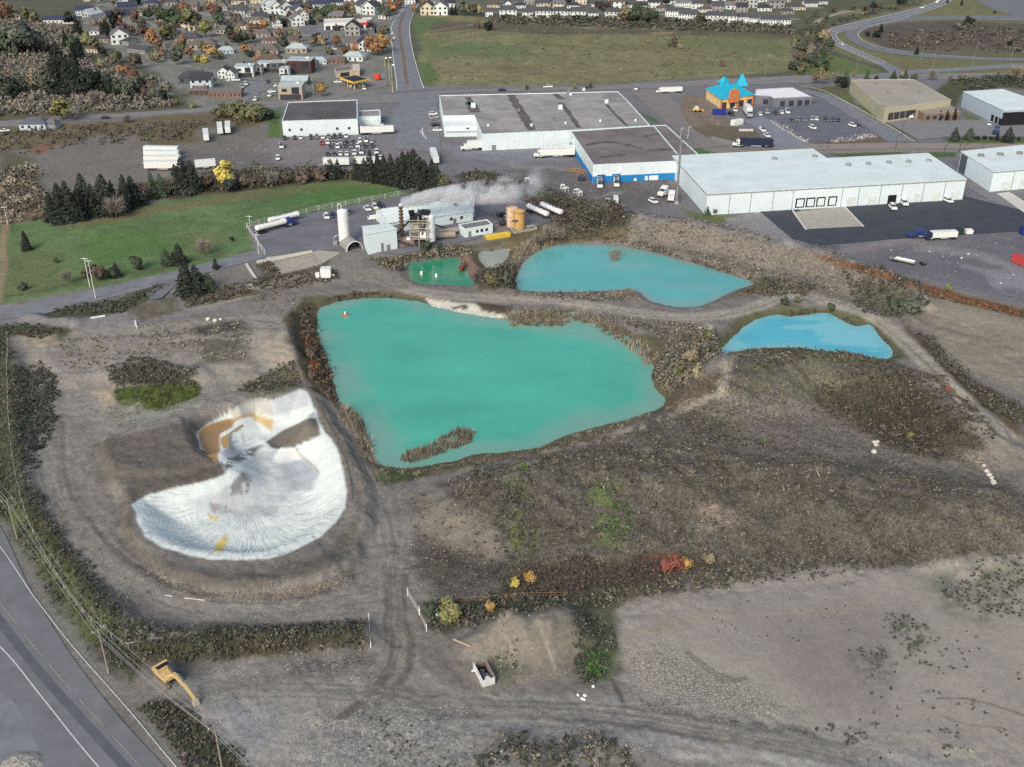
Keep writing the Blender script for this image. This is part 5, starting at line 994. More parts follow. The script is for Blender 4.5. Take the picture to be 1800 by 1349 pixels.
# berm beside the left road, ditch, verges
VERGE = [(-60,560),(12,580),(24,660),(70,640),(100,660),(95,740),(60,770),(60,850),(120,960),(210,1060),(262,1110),(240,1190),(180,1150),(90,1040),(30,940),(0,890),(-60,800)]
plants("undergrowth", "dark green weeds on the berm beside the road", [VERGE], 1.2, (.3, .9), GRN + OLV + BRN, 'bush', 10, .6, .74, 37, leaf=.24)
plants("grass", "grass verge of the curving road", [[(0,880),(40,930),(100,1020),(180,1130),(235,1190),(215,1205),(130,1110),(60,1005),(0,915)]], 3.0, (.15, .4), [((96,112,64), 3), ((84,98,62), 3), ((110,112,76), 2)], 'blade', 8, .4, .8, 38, leaf=.06, feather=1)
plants("weeds", "pale stalks along the foot of the berm", [[(62,850),(90,880),(200,1000),(300,1080),(280,1095),(180,1030),(80,930)]], 1.2, (.3, .7), TAN + [((170,164,150), 3)], 'blade', 8, .4, .6, 39, leaf=.07)
plants("undergrowth", "brown and olive bushes on the berm behind the excavator", [[(205,1110),(330,1112),(640,1098),(648,1142),(520,1158),(340,1165),(240,1158)]], 1.5, (.5, 1.4), OLV + BRN + GRN, 'bush', 12, .6, .88, 40, leaf=.25, feather=1.5)
plants("undergrowth", "brown weeds with dark red patches on the verge near the excavator", [[(238,1240),(290,1232),(340,1262),(440,1349),(560,1450),(440,1450),(330,1345)]], 2.2, (.4, 1.1), OLV + BRN + GRN + [((100,78,78), 3)], 'bush', 10, .6, .92, 41, leaf=.22, feather=1.5)
plants("undergrowth", "dark weeds on the hump above the white pit", [[(185,655),(250,635),(350,655),(345,675),(260,680),(195,680)], [(420,680),(520,645),(532,680),(440,702)]], 1.6, (.3, .8), OLV + BRN + GRN, 'bush', 10, .6, .9, 42, leaf=.24)
plants("reeds", "yellow green reeds in the hollow above the white pit", [[(200,686),(262,680),(352,674),(345,698),(275,722),(240,700),(205,705)]], 3.2, (.4, 1.0), [((124,140,64), 3), ((92,116,58), 3), ((72,94,54), 3)], 'blade', 10, .4, .95, 43, leaf=.07, feather=1)
plants("weeds", "whitish dead weeds below the green reed hollow", [[(202,712),(245,700),(262,726),(340,704),(300,735),(215,752)]], 1.6, (.2, .5), br([((176,174,162), 3), ((150,148,130), 3)], 1), 'blade', 8, .4, .6, 44, leaf=.07)
plants("scrub", "dark green weeds left of the curved track", [[(30,650),(95,660),(100,700),(90,760),(60,840),(40,820)]], 1.6, (.4, 1.0), GRN + [((80,84,72), 4)], 'bush', 10, .6, .92, 45, leaf=.25)
plants("weeds", "scattered dead weeds on the rough ground left of the big pond", [[(330,560),(450,560),(440,640),(350,640)], [(100,600),(320,560),(330,620),(120,660)], [(440,500),(520,500),(520,560),(440,540)]], .5, (.2, .6), BRN + TAN, 'bush', 8, .7, .5, 46, leaf=.24)
plants("undergrowth", "weedy ditch beside the access road", [[(64,550),(130,538),(210,526),(280,502),(300,498),(230,545),(150,558)], [(0,570),(60,570),(120,580),(80,596),(10,590)]], 1.2, (.4, 1.0), OLV + GRN, 'bush', 10, .6, .85, 47, leaf=.28)
plants("undergrowth", "brown scrub on the bank below the concrete slab", [[(445,490),(520,484),(575,472),(600,490),(540,502),(455,514)], [(455,462),(480,462),(490,482),(460,484)], [(320,520),(430,500),(450,505),(430,522),(330,540)]], 1.0, (.4, 1.3), BRN + OLV, 'bush', 11, .6, .85, 48, leaf=.3)
# rubble bank and right side
plants("undergrowth", "brown weeds on the rubble bank", [[(1090,405),(1180,392),(1320,420),(1420,445),(1590,505),(1600,545),(1480,520),(1300,490),(1200,460),(1110,430)]], .5, (.3, .8), BRN + TAN, 'bush', 8, .6, .5, 49, leaf=.28)
plants("undergrowth", "dark scrub at the right end of the rubble bank", [[(1480,500),(1600,505),(1635,535),(1590,570),(1500,545)], [(1580,560),(1620,590),(1690,650),(1800,725),(1830,790),(1720,720),(1640,640)], [(1340,490),(1430,505),(1420,525),(1320,520)]], .9, (.5, 1.6), BRN + GRN + OLV, 'bush', 12, .6, .75, 50, leaf=.3)
plants("undergrowth", "rust brown weed strip along the edge of the gravel yard", [[(1395,432),(1420,440),(1520,470),(1640,512),(1800,548),(1900,575),(1900,590),(1800,560),(1630,522),(1500,478)]], 1.1, (.4, 1.2), [((150,104,76), 3), ((128,92,70), 3), ((112,96,72), 3), ((150,140,90), .8)], 'bush', 11, .6, .92, 51, leaf=.28, feather=1)
# middle distance strips
plants("undergrowth", "brown scrub on the slope behind the plant", [[(840,300),(920,312),(1010,350),(1090,365),(1100,402),(1010,412),(960,385),(900,340),(800,310)]], .45, (.5, 1.5), BRN + OLV + [((74,70,60), 5)], 'bush', 12, .6, .75, 52, leaf=.4)
plants("undergrowth", "brown bushes along the top of the lawn", [[(300,318),(420,300),(560,300),(640,303),(780,325),(740,335),(640,312),(560,318),(420,333),(300,345)], [(100,350),(250,340),(300,330),(300,346),(200,375),(100,385)]], .3, (1.2, 3.5), BRN + OLV, 'bush', 22, .6, .85, 53, leaf=.55)
plants("undergrowth", "pale dry bushes left of the dark spruces", [[(0,345),(80,345),(95,385),(0,395)], [(0,300),(60,290),(80,345),(0,345)]], .25, (1.0, 3.0), BRN + TAN, 'bush', 18, .6, .7, 54, leaf=.5)
plants("undergrowth", "scrubby brush beside the trailer yard", [[(0,235),(100,225),(330,212),(480,195),(480,215),(340,228),(340,248),(260,250),(100,262),(0,280)]], .12, (.6, 2.2), BRN + OLV, 'bush', 14, .7, .6, 55, leaf=.5)
plants("undergrowth", "dense tangled scrub in the top left corner", [[(-60,45),(90,40),(140,60),(160,110),(300,150),(300,190),(100,200),(-60,210)]], .09, (1.2, 3.6), [((150,140,124), 3), ((132,130,112), 3), ((156,138,122), 2), ((138,140,126), 2)], 'bush', 24, .6, .72, 56, leaf=.8)
plants("undergrowth", "brush strip behind the white townhouses", [[(860,30),(1160,34),(1390,46),(1400,60),(1150,52),(860,42)]], .10, (1.2, 3.2), OLV + BRN + GRN, 'bush', 18, .7, .7, 57, leaf=.8)
plants("undergrowth", "grey brown scrub beside the highway ramp", [[(1390,60),(1440,40),(1560,16),(1640,-5),(1560,22),(1470,46),(1440,60),(1470,90),(1440,125),(1400,130)], [(1560,60),(1700,45),(1900,60),(1900,95),(1700,92),(1570,84)]], .04, (1.0, 3.0), OLV + BRN, 'bush', 16, .8, .55, 58, leaf=.8)
plants("undergrowth", "dark bushes behind the beige building", [[(1670,138),(1800,133),(1900,150),(1900,162),(1760,153),(1690,163)]], .12, (1, 2.5), GRN, 'bush', 16, .7, .7, 59, leaf=.6)
plants("grass", "tufts and rough patches across the lawn", [[(10,400),(250,372),(430,345),(640,322),(720,332),(560,372),(440,400),(440,440),(300,472),(140,505),(10,525)]], .25, (.1, .3), [((96,120,76), 3), ((84,108,70), 3), ((116,120,86), 2)], 'blade', 8, .7, .7, 60, leaf=.12)
plants("grass", "dry tufts across the meadow", [[(740,40),(1000,50),(1390,62),(1395,120),(1250,134),(1000,145),(750,154)]], .03, (.3, .7), [((140,136,104), 3), ((124,124,94), 3), ((120,116,90), 2)], 'bush', 9, 1.8, .45, 61, leaf=.5, squash=.3)
plants('grass', 'dull grass between the bushes of the roadside berm', [VERGE, [(205,1110),(330,1112),(640,1098),(648,1142),(520,1158),(340,1165),(240,1158)], [(238,1240),(290,1232),(340,1262),(440,1349),(560,1450),(440,1450),(330,1345)]], 2.2, (.25, .6), OLV + GRN, 'blade', 8, .5, .85, 62, leaf=.06)
# loose stones
def stones(name, label, polys, dens, size, cols, cov=None, seed=0):
    x, y = sample(polys, dens, cov, 2.0, seed); x, y = clear_water(x, y, .3); n = len(x); z = height(x, y)
    base = np.array([[1,0,0],[0,1,0],[-1,0,0],[0,-1,0],[0,0,.8]], float); F = np.array([[0,1,4],[1,2,4],[2,3,4],[3,0,4]])
    s = RNG.uniform(size[0], size[1], n) * RNG.uniform(.5, 1, n); a = RNG.uniform(0, 6.28, n); j = RNG.uniform(.6, 1.3, (n, 5, 3))
    V = base[None] * j * s[:, None, None]; X = V[..., 0] * np.cos(a)[:, None] - V[..., 1] * np.sin(a)[:, None]; Y = V[..., 0] * np.sin(a)[:, None] + V[..., 1] * np.cos(a)[:, None]
    V = np.stack([X + x[:, None], Y + y[:, None], V[..., 2] + z[:, None] - s[:, None] * .1], -1).reshape(-1, 3)
    T = (F[None] + (np.arange(n) * 5)[:, None, None]).reshape(-1, 3)
    return kind(link(name, mesh_np(name, V, tris=T, col=np.repeat(pick(cols, n) * RNG.uniform(.8, 1.2, (n, 1)), 5, 0)), VEG), "stuff", label)
STN = [((150,142,134), 3), ((128,120,114), 3), ((176,170,162), 1.5), ((104,98,94), 3)]
stones("rubble", "grey rubble and clods on the long bank behind the teal pond", [[(1090,398),(1180,385),(1320,412),(1420,440),(1600,500),(1620,540),(1560,560),(1420,520),(1300,490),(1200,455),(1100,430)]], .9, (.15, .5), [((132,126,120), 3), ((118,112,106), 3), ((150,144,138), 1)], .6, 70)
stones("rubble", "clods on the curved bank below the white pit", [[(230,995),(330,1035),(450,1048),(560,1030),(640,985),(630,1030),(500,1065),(380,1065),(280,1045)], [(480,1155),(640,1140),(640,1175),(500,1180)]], 3.0, (.1, .35), STN, .7, 71)
stones("rubble", "pale stones strewn over the low hill and dirt roads", [[(1170,740),(1280,640),(1340,640),(1300,720),(1200,790),(1000,810)], [(700,870),(880,930),(880,1050),(720,1060)], [(560,1240),(1100,1230),(1200,1349),(560,1349)], [(340,1180),(650,1160),(700,1240),(460,1349)], [(815,1110),(900,1075),(1000,1065),(1010,1190),(900,1205),(840,1170)]], .7, (.08, .3), STN + [((190,184,174), 2)], .6, 72)
stones("rubble", "stones scattered on the dirt left of the big pond", [[(60,600),(500,540),(530,650),(420,700),(200,760),(80,760)], [(60,700),(120,700),(100,900),(300,1080),(640,1085),(680,900),(640,840),(560,700)]], .5, (.08, .3), STN, .55, 73)
# ------------------------------------------------------------------ trees
CROWN = mat("tree_leaves", (.1, .1, .1), rough=.9, var=.12, scale=.8, tint=True, attr="Col", spec=.1); leafy(CROWN, .55)
BARK = mat("bark", A(84,78,72), rough=.95, var=.2, scale=2)
def quads_from(P0, N0, s, aspect=.7):
    n = len(P0); u = RNG.normal(size=(n, 3)); u -= N0 * (u * N0).sum(1, keepdims=True) * .8; u /= np.linalg.norm(u, axis=1, keepdims=True); v = np.cross(N0, u); v /= np.linalg.norm(v, axis=1, keepdims=True) + 1e-9
    V = np.empty((n, 4, 3)); V[:, 0] = P0 - u * s; V[:, 1] = P0 + v * s * aspect; V[:, 2] = P0 + u * s; V[:, 3] = P0 - v * s * aspect
    return V.reshape(-1, 3)
def crown_round(n=950, hw=.42, z0=.22, z1=1.0, clumps=26, cover=1.0, leaf=.06, spread=.15):
    c = []; 
    while len(c) < clumps:
        p = RNG.uniform(-1, 1, 3)
        if .35 < np.linalg.norm(p) < 1: c.append(p)
    c = np.array(c) * np.array([hw, hw, (z1 - z0) / 2]) * .85 + np.array([0, 0, (z0 + z1) / 2]); c[:, :2] *= (1.05 - .35 * np.clip((c[:, 2:3] - z0) / (z1 - z0), 0, 1))
    i = RNG.integers(0, clumps, n); d = RNG.normal(size=(n, 3)); d /= np.linalg.norm(d, axis=1, keepdims=True)
    P0 = c[i] + d * spread * RNG.uniform(.5, 1, (n, 1)); out = P0 - np.array([0, 0, (z0 + z1) / 2]); out /= np.linalg.norm(out, axis=1, keepdims=True) + 1e-9
    N0 = d * .6 + out * .6 + RNG.normal(size=(n, 3)) * .3; N0 /= np.linalg.norm(N0, axis=1, keepdims=True)
    tone = RNG.uniform(.72, 1.3, clumps)[i] * RNG.uniform(.85, 1.15, n)
    return quads_from(P0, N0, (leaf * RNG.uniform(.6, 1.4, n))[:, None]), np.repeat(tone, 4)
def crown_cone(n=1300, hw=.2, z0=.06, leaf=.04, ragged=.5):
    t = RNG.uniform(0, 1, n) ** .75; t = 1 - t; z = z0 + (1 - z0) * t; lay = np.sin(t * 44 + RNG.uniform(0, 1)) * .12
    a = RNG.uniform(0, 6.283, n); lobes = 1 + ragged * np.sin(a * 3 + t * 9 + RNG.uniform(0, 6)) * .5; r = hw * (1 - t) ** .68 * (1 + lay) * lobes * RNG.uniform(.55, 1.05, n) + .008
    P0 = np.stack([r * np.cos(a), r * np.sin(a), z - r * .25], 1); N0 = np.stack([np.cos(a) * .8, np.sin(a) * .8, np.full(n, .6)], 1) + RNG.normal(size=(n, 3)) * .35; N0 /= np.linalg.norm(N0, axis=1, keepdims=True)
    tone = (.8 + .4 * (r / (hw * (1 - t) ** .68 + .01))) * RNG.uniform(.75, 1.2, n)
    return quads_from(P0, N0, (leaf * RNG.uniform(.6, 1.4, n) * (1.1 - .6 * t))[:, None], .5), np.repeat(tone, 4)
def crown_bare(n=620):
    V = []; T = []
    for k in range(n):
        a = RNG.uniform(0, 6.283); e = RNG.uniform(.1, 1.0); z = RNG.uniform(.25, .75); L = RNG.uniform(.12, .34)
        q = np.array([math.cos(a) * .3 * RNG.uniform(.1, .9), math.sin(a) * .3 * RNG.uniform(.1, .9), z]); d = np.array([math.cos(a) * .6, math.sin(a) * .6, e]); d = d / np.linalg.norm(d) * L
        s = np.cross(d, [RNG.normal(), RNG.normal(), RNG.normal()]); s = s / (np.linalg.norm(s) + 1e-9) * .008
        V += [q - s, q + s, q + d + s * .3, q + d - s * .3]; T += [RNG.uniform(.8, 1.3)] * 4
    return np.array(V), np.array(T)
def trunk_mesh(name, top=.55, r=.025, limbs=4, spread=.22):
    mb = MB(); mb.tube((0, 0, -.03), (0, 0, top), r, r * .5, 7)
    for k in range(limbs):
        a = k * 2.4 + 1; z = top * (.5 + .1 * k); mb.tube((0, 0, z), (math.cos(a) * spread, math.sin(a) * spread, min(.9, z + .3)), r * .5, r * .15, 5)
    me = bpy.data.meshes.new(name); me.from_pydata(mb.v, [], mb.f); me.materials.append(BARK); return me
def cmesh(name, vt):
    V, t = vt; me = mesh_np(name, V, quads=np.arange(len(V)).reshape(-1, 4), col=np.clip(t, .3, 1.7)[:, None] * np.ones((1, 3))); me.materials.append(CROWN); return me
TK = {
 'round': [cmesh("crown", crown_round(clumps=random.randint(22, 34), hw=random.uniform(.36, .5))) for _ in range(6)],
 'tall': [cmesh("crown", crown_round(hw=.27, z0=.15, clumps=24, spread=.12)) for _ in range(3)],
 'thin': [cmesh("crown", crown_round(n=420, hw=.4, clumps=24, spread=.18, leaf=.045)) for _ in range(3)],
 'bush': [cmesh("crown", crown_round(n=800, hw=.62, z0=-.05, clumps=random.randint(10, 16), spread=.24, leaf=.075)) for _ in range(4)],
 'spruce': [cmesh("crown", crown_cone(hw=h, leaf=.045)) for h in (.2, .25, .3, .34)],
 'cypress': [cmesh("crown", crown_cone(n=600, hw=.15, leaf=.05, ragged=.1)) for _ in range(2)],
 'bare': [cmesh("crown", crown_bare()) for _ in range(4)],
}
TT = {k: trunk_mesh("trunk") for k in ('round', 'tall', 'thin', 'bare')}
TT['bush'] = trunk_mesh("trunk", .3, .03, 3, .2); TT['spruce'] = trunk_mesh("trunk", .9, .022, 0); TT['cypress'] = TT['spruce']
CN = dict(dark=((44,54,48), "dark"), green=((66,86,62), "green"), olive=((98,100,66), "olive"), yellowgreen=((128,130,72), "yellow green"), yellow=((192,172,58), "yellow"), gold=((170,128,62), "golden"), orange=((158,108,68), "orange"), rust=((128,88,66), "rusty brown"),
          brown=((98,84,74), "brown"), maroon=((88,62,64), "maroon"), grey=((122,116,110), "grey leafless"), greygreen=((82,92,80), "grey green"), blue=((58,70,66), "blue green"), tan=((136,124,96), "tan"), red=((146,72,60), "red"), blackgreen=((36,44,40), "near black"), purple=((76,62,66), "purple brown"))
KN = dict(round="round crowned tree", tall="tall tree", thin="thin leaved tree", bush="bush", spruce="conifer", cypress="slim cypress", bare="tree")
TREES = []
def tree(px, py, hpx, kd, cn, where, group, wk=1.0):
    x, y, z = G(px, py) if py > 430 else P(px, py)
    d = y * cp + CAM_H * sp; dep = math.atan2(CAM_H, y); H = hpx * d / (FPX * math.cos(dep)) / .97
    nm = {'bush': 'bush', 'spruce': 'conifer_tree', 'cypress': 'cypress_tree', 'bare': 'bare_tree'}.get(kd, 'tree')
    o = thing(nm, "", "bush" if kd == 'bush' else "tree", (x, y, z - .1), random.uniform(0, 6.28), group)
    H *= random.uniform(.86, 1.08); w = H * wk * random.uniform(.85, 1.2); o.rotation_euler = (random.uniform(-.05, .05), random.uniform(-.05, .05), o.rotation_euler[2]); o.scale = (w, w, H)
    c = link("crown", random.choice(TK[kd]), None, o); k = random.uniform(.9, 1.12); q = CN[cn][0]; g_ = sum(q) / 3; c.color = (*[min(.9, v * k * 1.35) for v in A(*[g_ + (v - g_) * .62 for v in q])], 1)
    link("trunk", TT[kd], None, o)
    TREES.append((o, kd, CN[cn][1], where, px, H)); return o
def grove(lst, where, group):
    for q in lst: tree(*q[:5], where, group, *q[5:])
grove([(96,388,52,'spruce','dark'),(110,390,60,'spruce','dark'),(127,388,66,'spruce','dark'),(143,386,62,'spruce','blackgreen'),(152,380,74,'spruce','dark'),(170,379,56,'spruce','dark'),(187,377,70,'spruce','dark'),(203,374,60,'spruce','blackgreen'),(222,370,66,'spruce','dark'),(238,363,52,'spruce','dark'),(205,384,42,'bare','grey',1.3),(255,358,34,'thin','brown'),(270,348,42,'spruce','green'),(285,346,45,'spruce','green'),(300,342,36,'bare','grey'),(312,340,50,'spruce','dark'),(325,338,62,'spruce','dark'),(337,338,55,'spruce','dark'),(345,336,40,'spruce','dark')], "in the dark conifer row along the lawn", "conifers and trees along the left part of the lawn")
grove([(365,332,26,'round','brown'),(398,332,42,'round','yellow'),(408,338,28,'round','blue',1.3),(430,330,24,'bush','brown'),(455,328,26,'thin','brown'),(480,326,28,'bare','grey'),(505,324,24,'thin','brown'),(535,322,22,'bush','brown'),(562,318,22,'bush','brown')], "between the white trailers and the lawn", "trees and bushes between trailers and lawn")
grove([(583,314,34,'spruce','dark'),(595,313,33,'spruce','dark'),(628,315,34,'spruce','dark'),(640,317,40,'spruce','dark'),(651,317,50,'spruce','dark'),(664,320,46,'spruce','blackgreen'),(675,322,52,'spruce','dark'),(691,324,56,'spruce','dark'),(700,326,54,'spruce','dark'),(709,327,60,'spruce','dark'),(718,329,56,'spruce','blackgreen'),(727,331,66,'spruce','dark'),(738,334,60,'spruce','dark'),(747,336,62,'spruce','dark'),(760,338,60,'spruce','dark'),(769,340,54,'spruce','dark'),(776,342,40,'thin','olive'),(790,338,24,'bush','brown'),(812,340,22,'bush','brown')], "in the conifer clump at the right end of the lawn", "conifers at the right end of the lawn")
grove([(330,518,54,'spruce','dark',1.5),(350,516,46,'spruce','dark',1.4),(368,510,36,'spruce','green',1.3),(380,473,19,'spruce','dark',1.2),(293,467,30,'spruce','green',1.3),(316,464,34,'spruce','dark',1.3),(305,466,24,'spruce','dark',1.3),(205,487,24,'spruce','dark',1.3),(172,493,28,'bush','brown'),(196,489,16,'bush','green'),(241,474,22,'bush','green'),(48,440,36,'spruce','dark',1.1),(360,448,28,'bare','grey'),(42,510,14,'bush','green'),(120,499,24,'bare','grey'),(150,488,14,'bush','olive'),(408,424,8,'bush','dark'),(100,462,10,'bush','green')], "beside the access road on the lawn", "small trees beside the access road")
# shrubs in the quarry
grove([(905,1032,16,'bush','yellow'),(931,1022,18,'bush','gold'),(1172,1003,17,'bush','red'),(1186,1004,22,'bush','red'),(1197,1000,15,'bush','red'),(1156,1003,14,'bush','maroon'),(1205,1000,18,'bush','gold'),(790,1084,28,'bush','yellowgreen'),(755,1082,22,'bush','green'),(862,1072,14,'bush','gold'),(1245,990,16,'bush','tan'),(1600,770,10,'bush','yellowgreen'),(1665,690,12,'bush','red'),(550,665,16,'bush','brown'),(545,630,18,'bush','brown'),(750,447,22,'bush','green'),(772,446,18,'bush','green'),(965,432,34,'bare','grey'),(945,430,22,'bare','grey'),(985,424,22,'bare','grey'),(870,500,22,'bush','olive'),(890,498,18,'bush','greygreen'),(858,494,16,'bush','olive'),(1215,640,26,'bush','tan'),(1240,620,22,'bush','greygreen'),(1195,665,24,'bush','olive'),(1225,662,22,'bush','tan'),(1250,598,20,'bush','olive'),(812,478,12,'bush','red'),(816,470,10,'bush','rust'),(1600,535,26,'bush','greygreen'),(1570,545,22,'bush','green'),(1380,535,14,'bush','green'),(1400,532,14,'bush','olive'),(1460,548,12,'bush','green'),(1665,512,14,'bush','yellowgreen'),(1256,378,12,'bare','brown'),(1243,378,18,'spruce','green')], "on the quarry ground", "bushes on the quarry ground")
# right side: parking conifers, cypresses and road trees
grove([(1678,248,24,'spruce','blue',1.4),(1703,246,21,'spruce','green',1.4),(1771,250,26,'spruce','dark',1.3),(1752,247,15,'spruce','dark',1.3),(1718,247,8,'bush','dark'),(1730,246,8,'bush','dark'),(1742,246,7,'bush','dark'),(1790,248,8,'bush','dark')], "on the grass strip before the blue sided warehouse", "conifers and shrubs before the blue sided warehouse")
grove([(1637,212,17,'cypress','blackgreen',1.3),(1651,212,17,'cypress','blackgreen',1.3),(1664,212,16,'cypress','blackgreen',1.3),(1677,211,20,'cypress','blackgreen',1.3)], "before the brown brick office", "cypresses before the brick office")
grove([(1432,148,28,'thin','olive'),(1443,149,28,'thin','tan'),(1467,146,20,'bare','grey'),(1455,142,16,'thin','yellowgreen'),(1486,152,26,'spruce','greygreen',1.2),(1478,154,20,'bush','dark'),(1499,135,12,'thin','gold'),(1523,140,19,'spruce','green',1.3),(1540,141,8,'bush','dark'),(1570,139,16,'spruce','green',1.4),(1584,138,14,'round','tan'),(1591,139,17,'spruce','green',1.3),(1607,140,12,'bush','greygreen'),(1638,142,20,'bare','grey'),(1670,142,12,'bare','grey'),(1695,142,14,'bare','tan'),(1784,142,26,'bare','tan'),(1505,158,8,'bush','green')], "along the main road above the beige building", "trees along the main road")
grove([(1548,57,16,'spruce','blackgreen',1.4),(1538,66,12,'bush','dark'),(1524,64,9,'bush','dark'),(1698,46,20,'spruce','dark',1.3),(1706,44,12,'bush','dark'),(1611,96,14,'cypress','blackgreen',2),(1690,10,12,'spruce','dark'),(1665,6,10,'spruce','dark'),(1748,24,5,'bush','dark'),(1775,80,8,'bush','dark'),(1786,78,6,'bush','dark')], "inside the highway loop", "trees inside the highway loop")
random.seed(21)
for k in range(36):
    t_ = random.random(); px = 1395 + random.uniform(0, 62) - 20 * t_ + 8; py = 60 + 70 * t_
    tree(px, py, random.uniform(12, 22), random.choice(['bush', 'bush', 'thin', 'round']), random.choice(['greygreen', 'olive', 'tan', 'grey', 'brown', 'green']), "in the scrub between meadow and ramp", "scrub trees between meadow and ramp")
for k in range(18):
    px = random.uniform(1400, 1620); py = 38 - (px - 1400) * .16 + random.uniform(-8, 8)
    tree(px, py, random.uniform(8, 15), random.choice(['bush', 'bush', 'thin']), random.choice(['greygreen', 'olive', 'brown', 'dark']), "above the curved ramp", "bushes above the curved ramp")
grove([(1186,84,20,'tall','brown'),(1178,82,10,'bush','brown'),(1196,86,8,'bush','tan'),(858,54,16,'bush','dark'),(840,50,12,'bush','brown'),(1010,158,12,'thin','yellowgreen'),(1038,155,14,'thin','olive'),(926,158,8,'bush','brown'),(1268,118,18,'bare','tan'),(1310,150,8,'bush','green')], "at the edge of the meadow", "trees at the edge of the meadow")
# left scrub wood and the suburb
grove([(14,42,38,'round','rust'),(45,40,28,'round','olive'),(62,42,26,'round','olive'),(122,46,22,'round','dark'),(30,98,46,'bush','greygreen'),(52,98,52,'round','blue'),(66,96,42,'bush','greygreen'),(10,96,40,'bush','green'),(118,84,28,'spruce','blackgreen'),(138,62,32,'spruce','blackgreen'),(130,92,30,'round','green'),(153,82,22,'round','yellowgreen'),(168,92,26,'round','olive'),(140,92,26,'spruce','blackgreen'),(180,100,18,'round','dark'),(206,112,28,'round','olive'),(240,122,28,'round','brown'),(190,66,30,'spruce','blackgreen'),(182,64,24,'spruce','blackgreen'),(204,58,32,'tall','blackgreen'),(216,64,26,'round','maroon'),(232,64,22,'round','brown'),(252,66,22,'round','brown'),(268,84,34,'round','orange'),(279,86,22,'round','rust'),(292,72,32,'round','olive'),(302,70,28,'round','olive'),(262,36,26,'round','green'),(276,38,30,'tall','greygreen'),(290,40,26,'round','green'),(310,54,34,'round','green'),(320,50,26,'round','green'),(336,56,38,'round','olive'),(345,52,30,'round','olive'),(362,66,28,'round','yellowgreen'),(384,30,20,'round','maroon'),(376,30,18,'round','red'),(406,72,24,'round','dark'),(420,80,22,'round','dark'),(372,104,26,'round','gold'),(348,110,16,'bush','yellowgreen'),(358,110,14,'bush','yellow'),(312,114,28,'round','greygreen'),(334,104,22,'round','rust'),(322,96,22,'round','olive'),(388,104,16,'round','tan'),(430,98,18,'round','orange'),(178,124,20,'round','tan'),(196,118,22,'round','tan'),(224,136,22,'round','rust'),(212,132,18,'round','orange'),(236,142,18,'bush','rust')], "in the leafy left part of the suburb", "trees in the left part of the suburb")
grove([(104,166,66,'spruce','dark',1.2),(112,164,80,'spruce','blackgreen',1.2),(122,168,62,'spruce','dark',1.2),(136,166,60,'spruce','dark',1.2),(150,170,46,'round','dark'),(132,122,46,'spruce','blackgreen'),(142,108,36,'spruce','blackgreen'),(168,168,44,'round','dark'),(184,166,36,'round','greygreen'),(200,168,34,'bush','dark'),(216,172,42,'thin','greygreen'),(232,176,36,'thin','greygreen'),(246,172,34,'round','dark'),(262,170,30,'bush','brown'),(276,172,26,'bush','greygreen'),(40,166,40,'thin','greygreen'),(62,164,44,'thin','tan'),(84,168,42,'round','greygreen'),(26,170,34,'bush','dark'),(10,168,40,'bush','greygreen'),(170,188,30,'bare','grey'),(110,212,36,'round','yellowgreen',1.25),(132,212,30,'thin','grey'),(225,216,14,'bush','brown'),(228,168,22,'round','yellowgreen'),(288,176,18,'bush','dark'),(310,186,14,'bush','olive'),(340,190,12,'bush','yellowgreen'),(6,90,26,'bush','dark'),(90,140,26,'thin','brown')], "in the wild scrub at the upper left", "trees in the wild scrub")
grove([(392,206,24,'bush','olive',1.2),(408,208,28,'bush','olive',1.2),(425,210,30,'bush','olive',1.2),(442,211,30,'bush','olive',1.2),(458,212,27,'bush','green',1.2),(470,212,20,'bush','green',1.2),(380,204,18,'bare','grey'),(376,200,12,'bush','dark')], "in the long rounded hedge beside the cross road", "rounded hedge bushes beside the cross road")
grove([(565,170,26,'round','gold'),(655,98,36,'round','orange',1.1),(673,92,34,'round','gold'),(664,98,30,'round','orange'),(592,84,20,'round','rust'),(598,112,11,'bush','dark'),(592,54,12,'bush','purple'),(627,54,12,'bush','orange'),(650,50,13,'bush','dark'),(660,58,14,'spruce','blackgreen'),(555,72,13,'bush','blackgreen'),(561,70,11,'bush','blackgreen'),(525,74,18,'round','tan'),(512,64,14,'round','yellowgreen'),(500,80,20,'spruce','dark'),(455,56,18,'round','rust'),(466,54,18,'round','orange'),(445,56,16,'round','rust'),(440,76,24,'round','brown'),(428,78,22,'round','green'),(410,76,22,'round','maroon'),(420,64,18,'round','tan'),(405,40,18,'round','grey'),(418,46,20,'round','brown'),(445,26,14,'round','yellowgreen'),(460,28,14,'round','green'),(510,36,14,'round','maroon'),(575,38,30,'round','green'),(560,38,24,'round','green'),(590,34,26,'round','olive'),(578,30,24,'round','olive'),(605,32,22,'round','brown'),(620,30,18,'round','yellowgreen'),(612,18,16,'round','rust'),(680,36,26,'round','greygreen'),(672,30,20,'round','green'),(690,26,22,'round','orange'),(700,16,18,'round','rust'),(684,14,14,'round','orange'),(545,20,14,'round','brown'),(527,26,14,'round','brown'),(478,40,12,'round','dark'),(548,44,14,'bush','dark'),(508,116,8,'bush','dark'),(440,100,12,'bush','dark'),(430,118,10,'bush','blackgreen'),(676,60,16,'bush','olive'),(684,74,16,'thin','tan'),(680,110,12,'thin','tan')], "between the suburb houses left of the boulevard", "trees between the suburb houses")
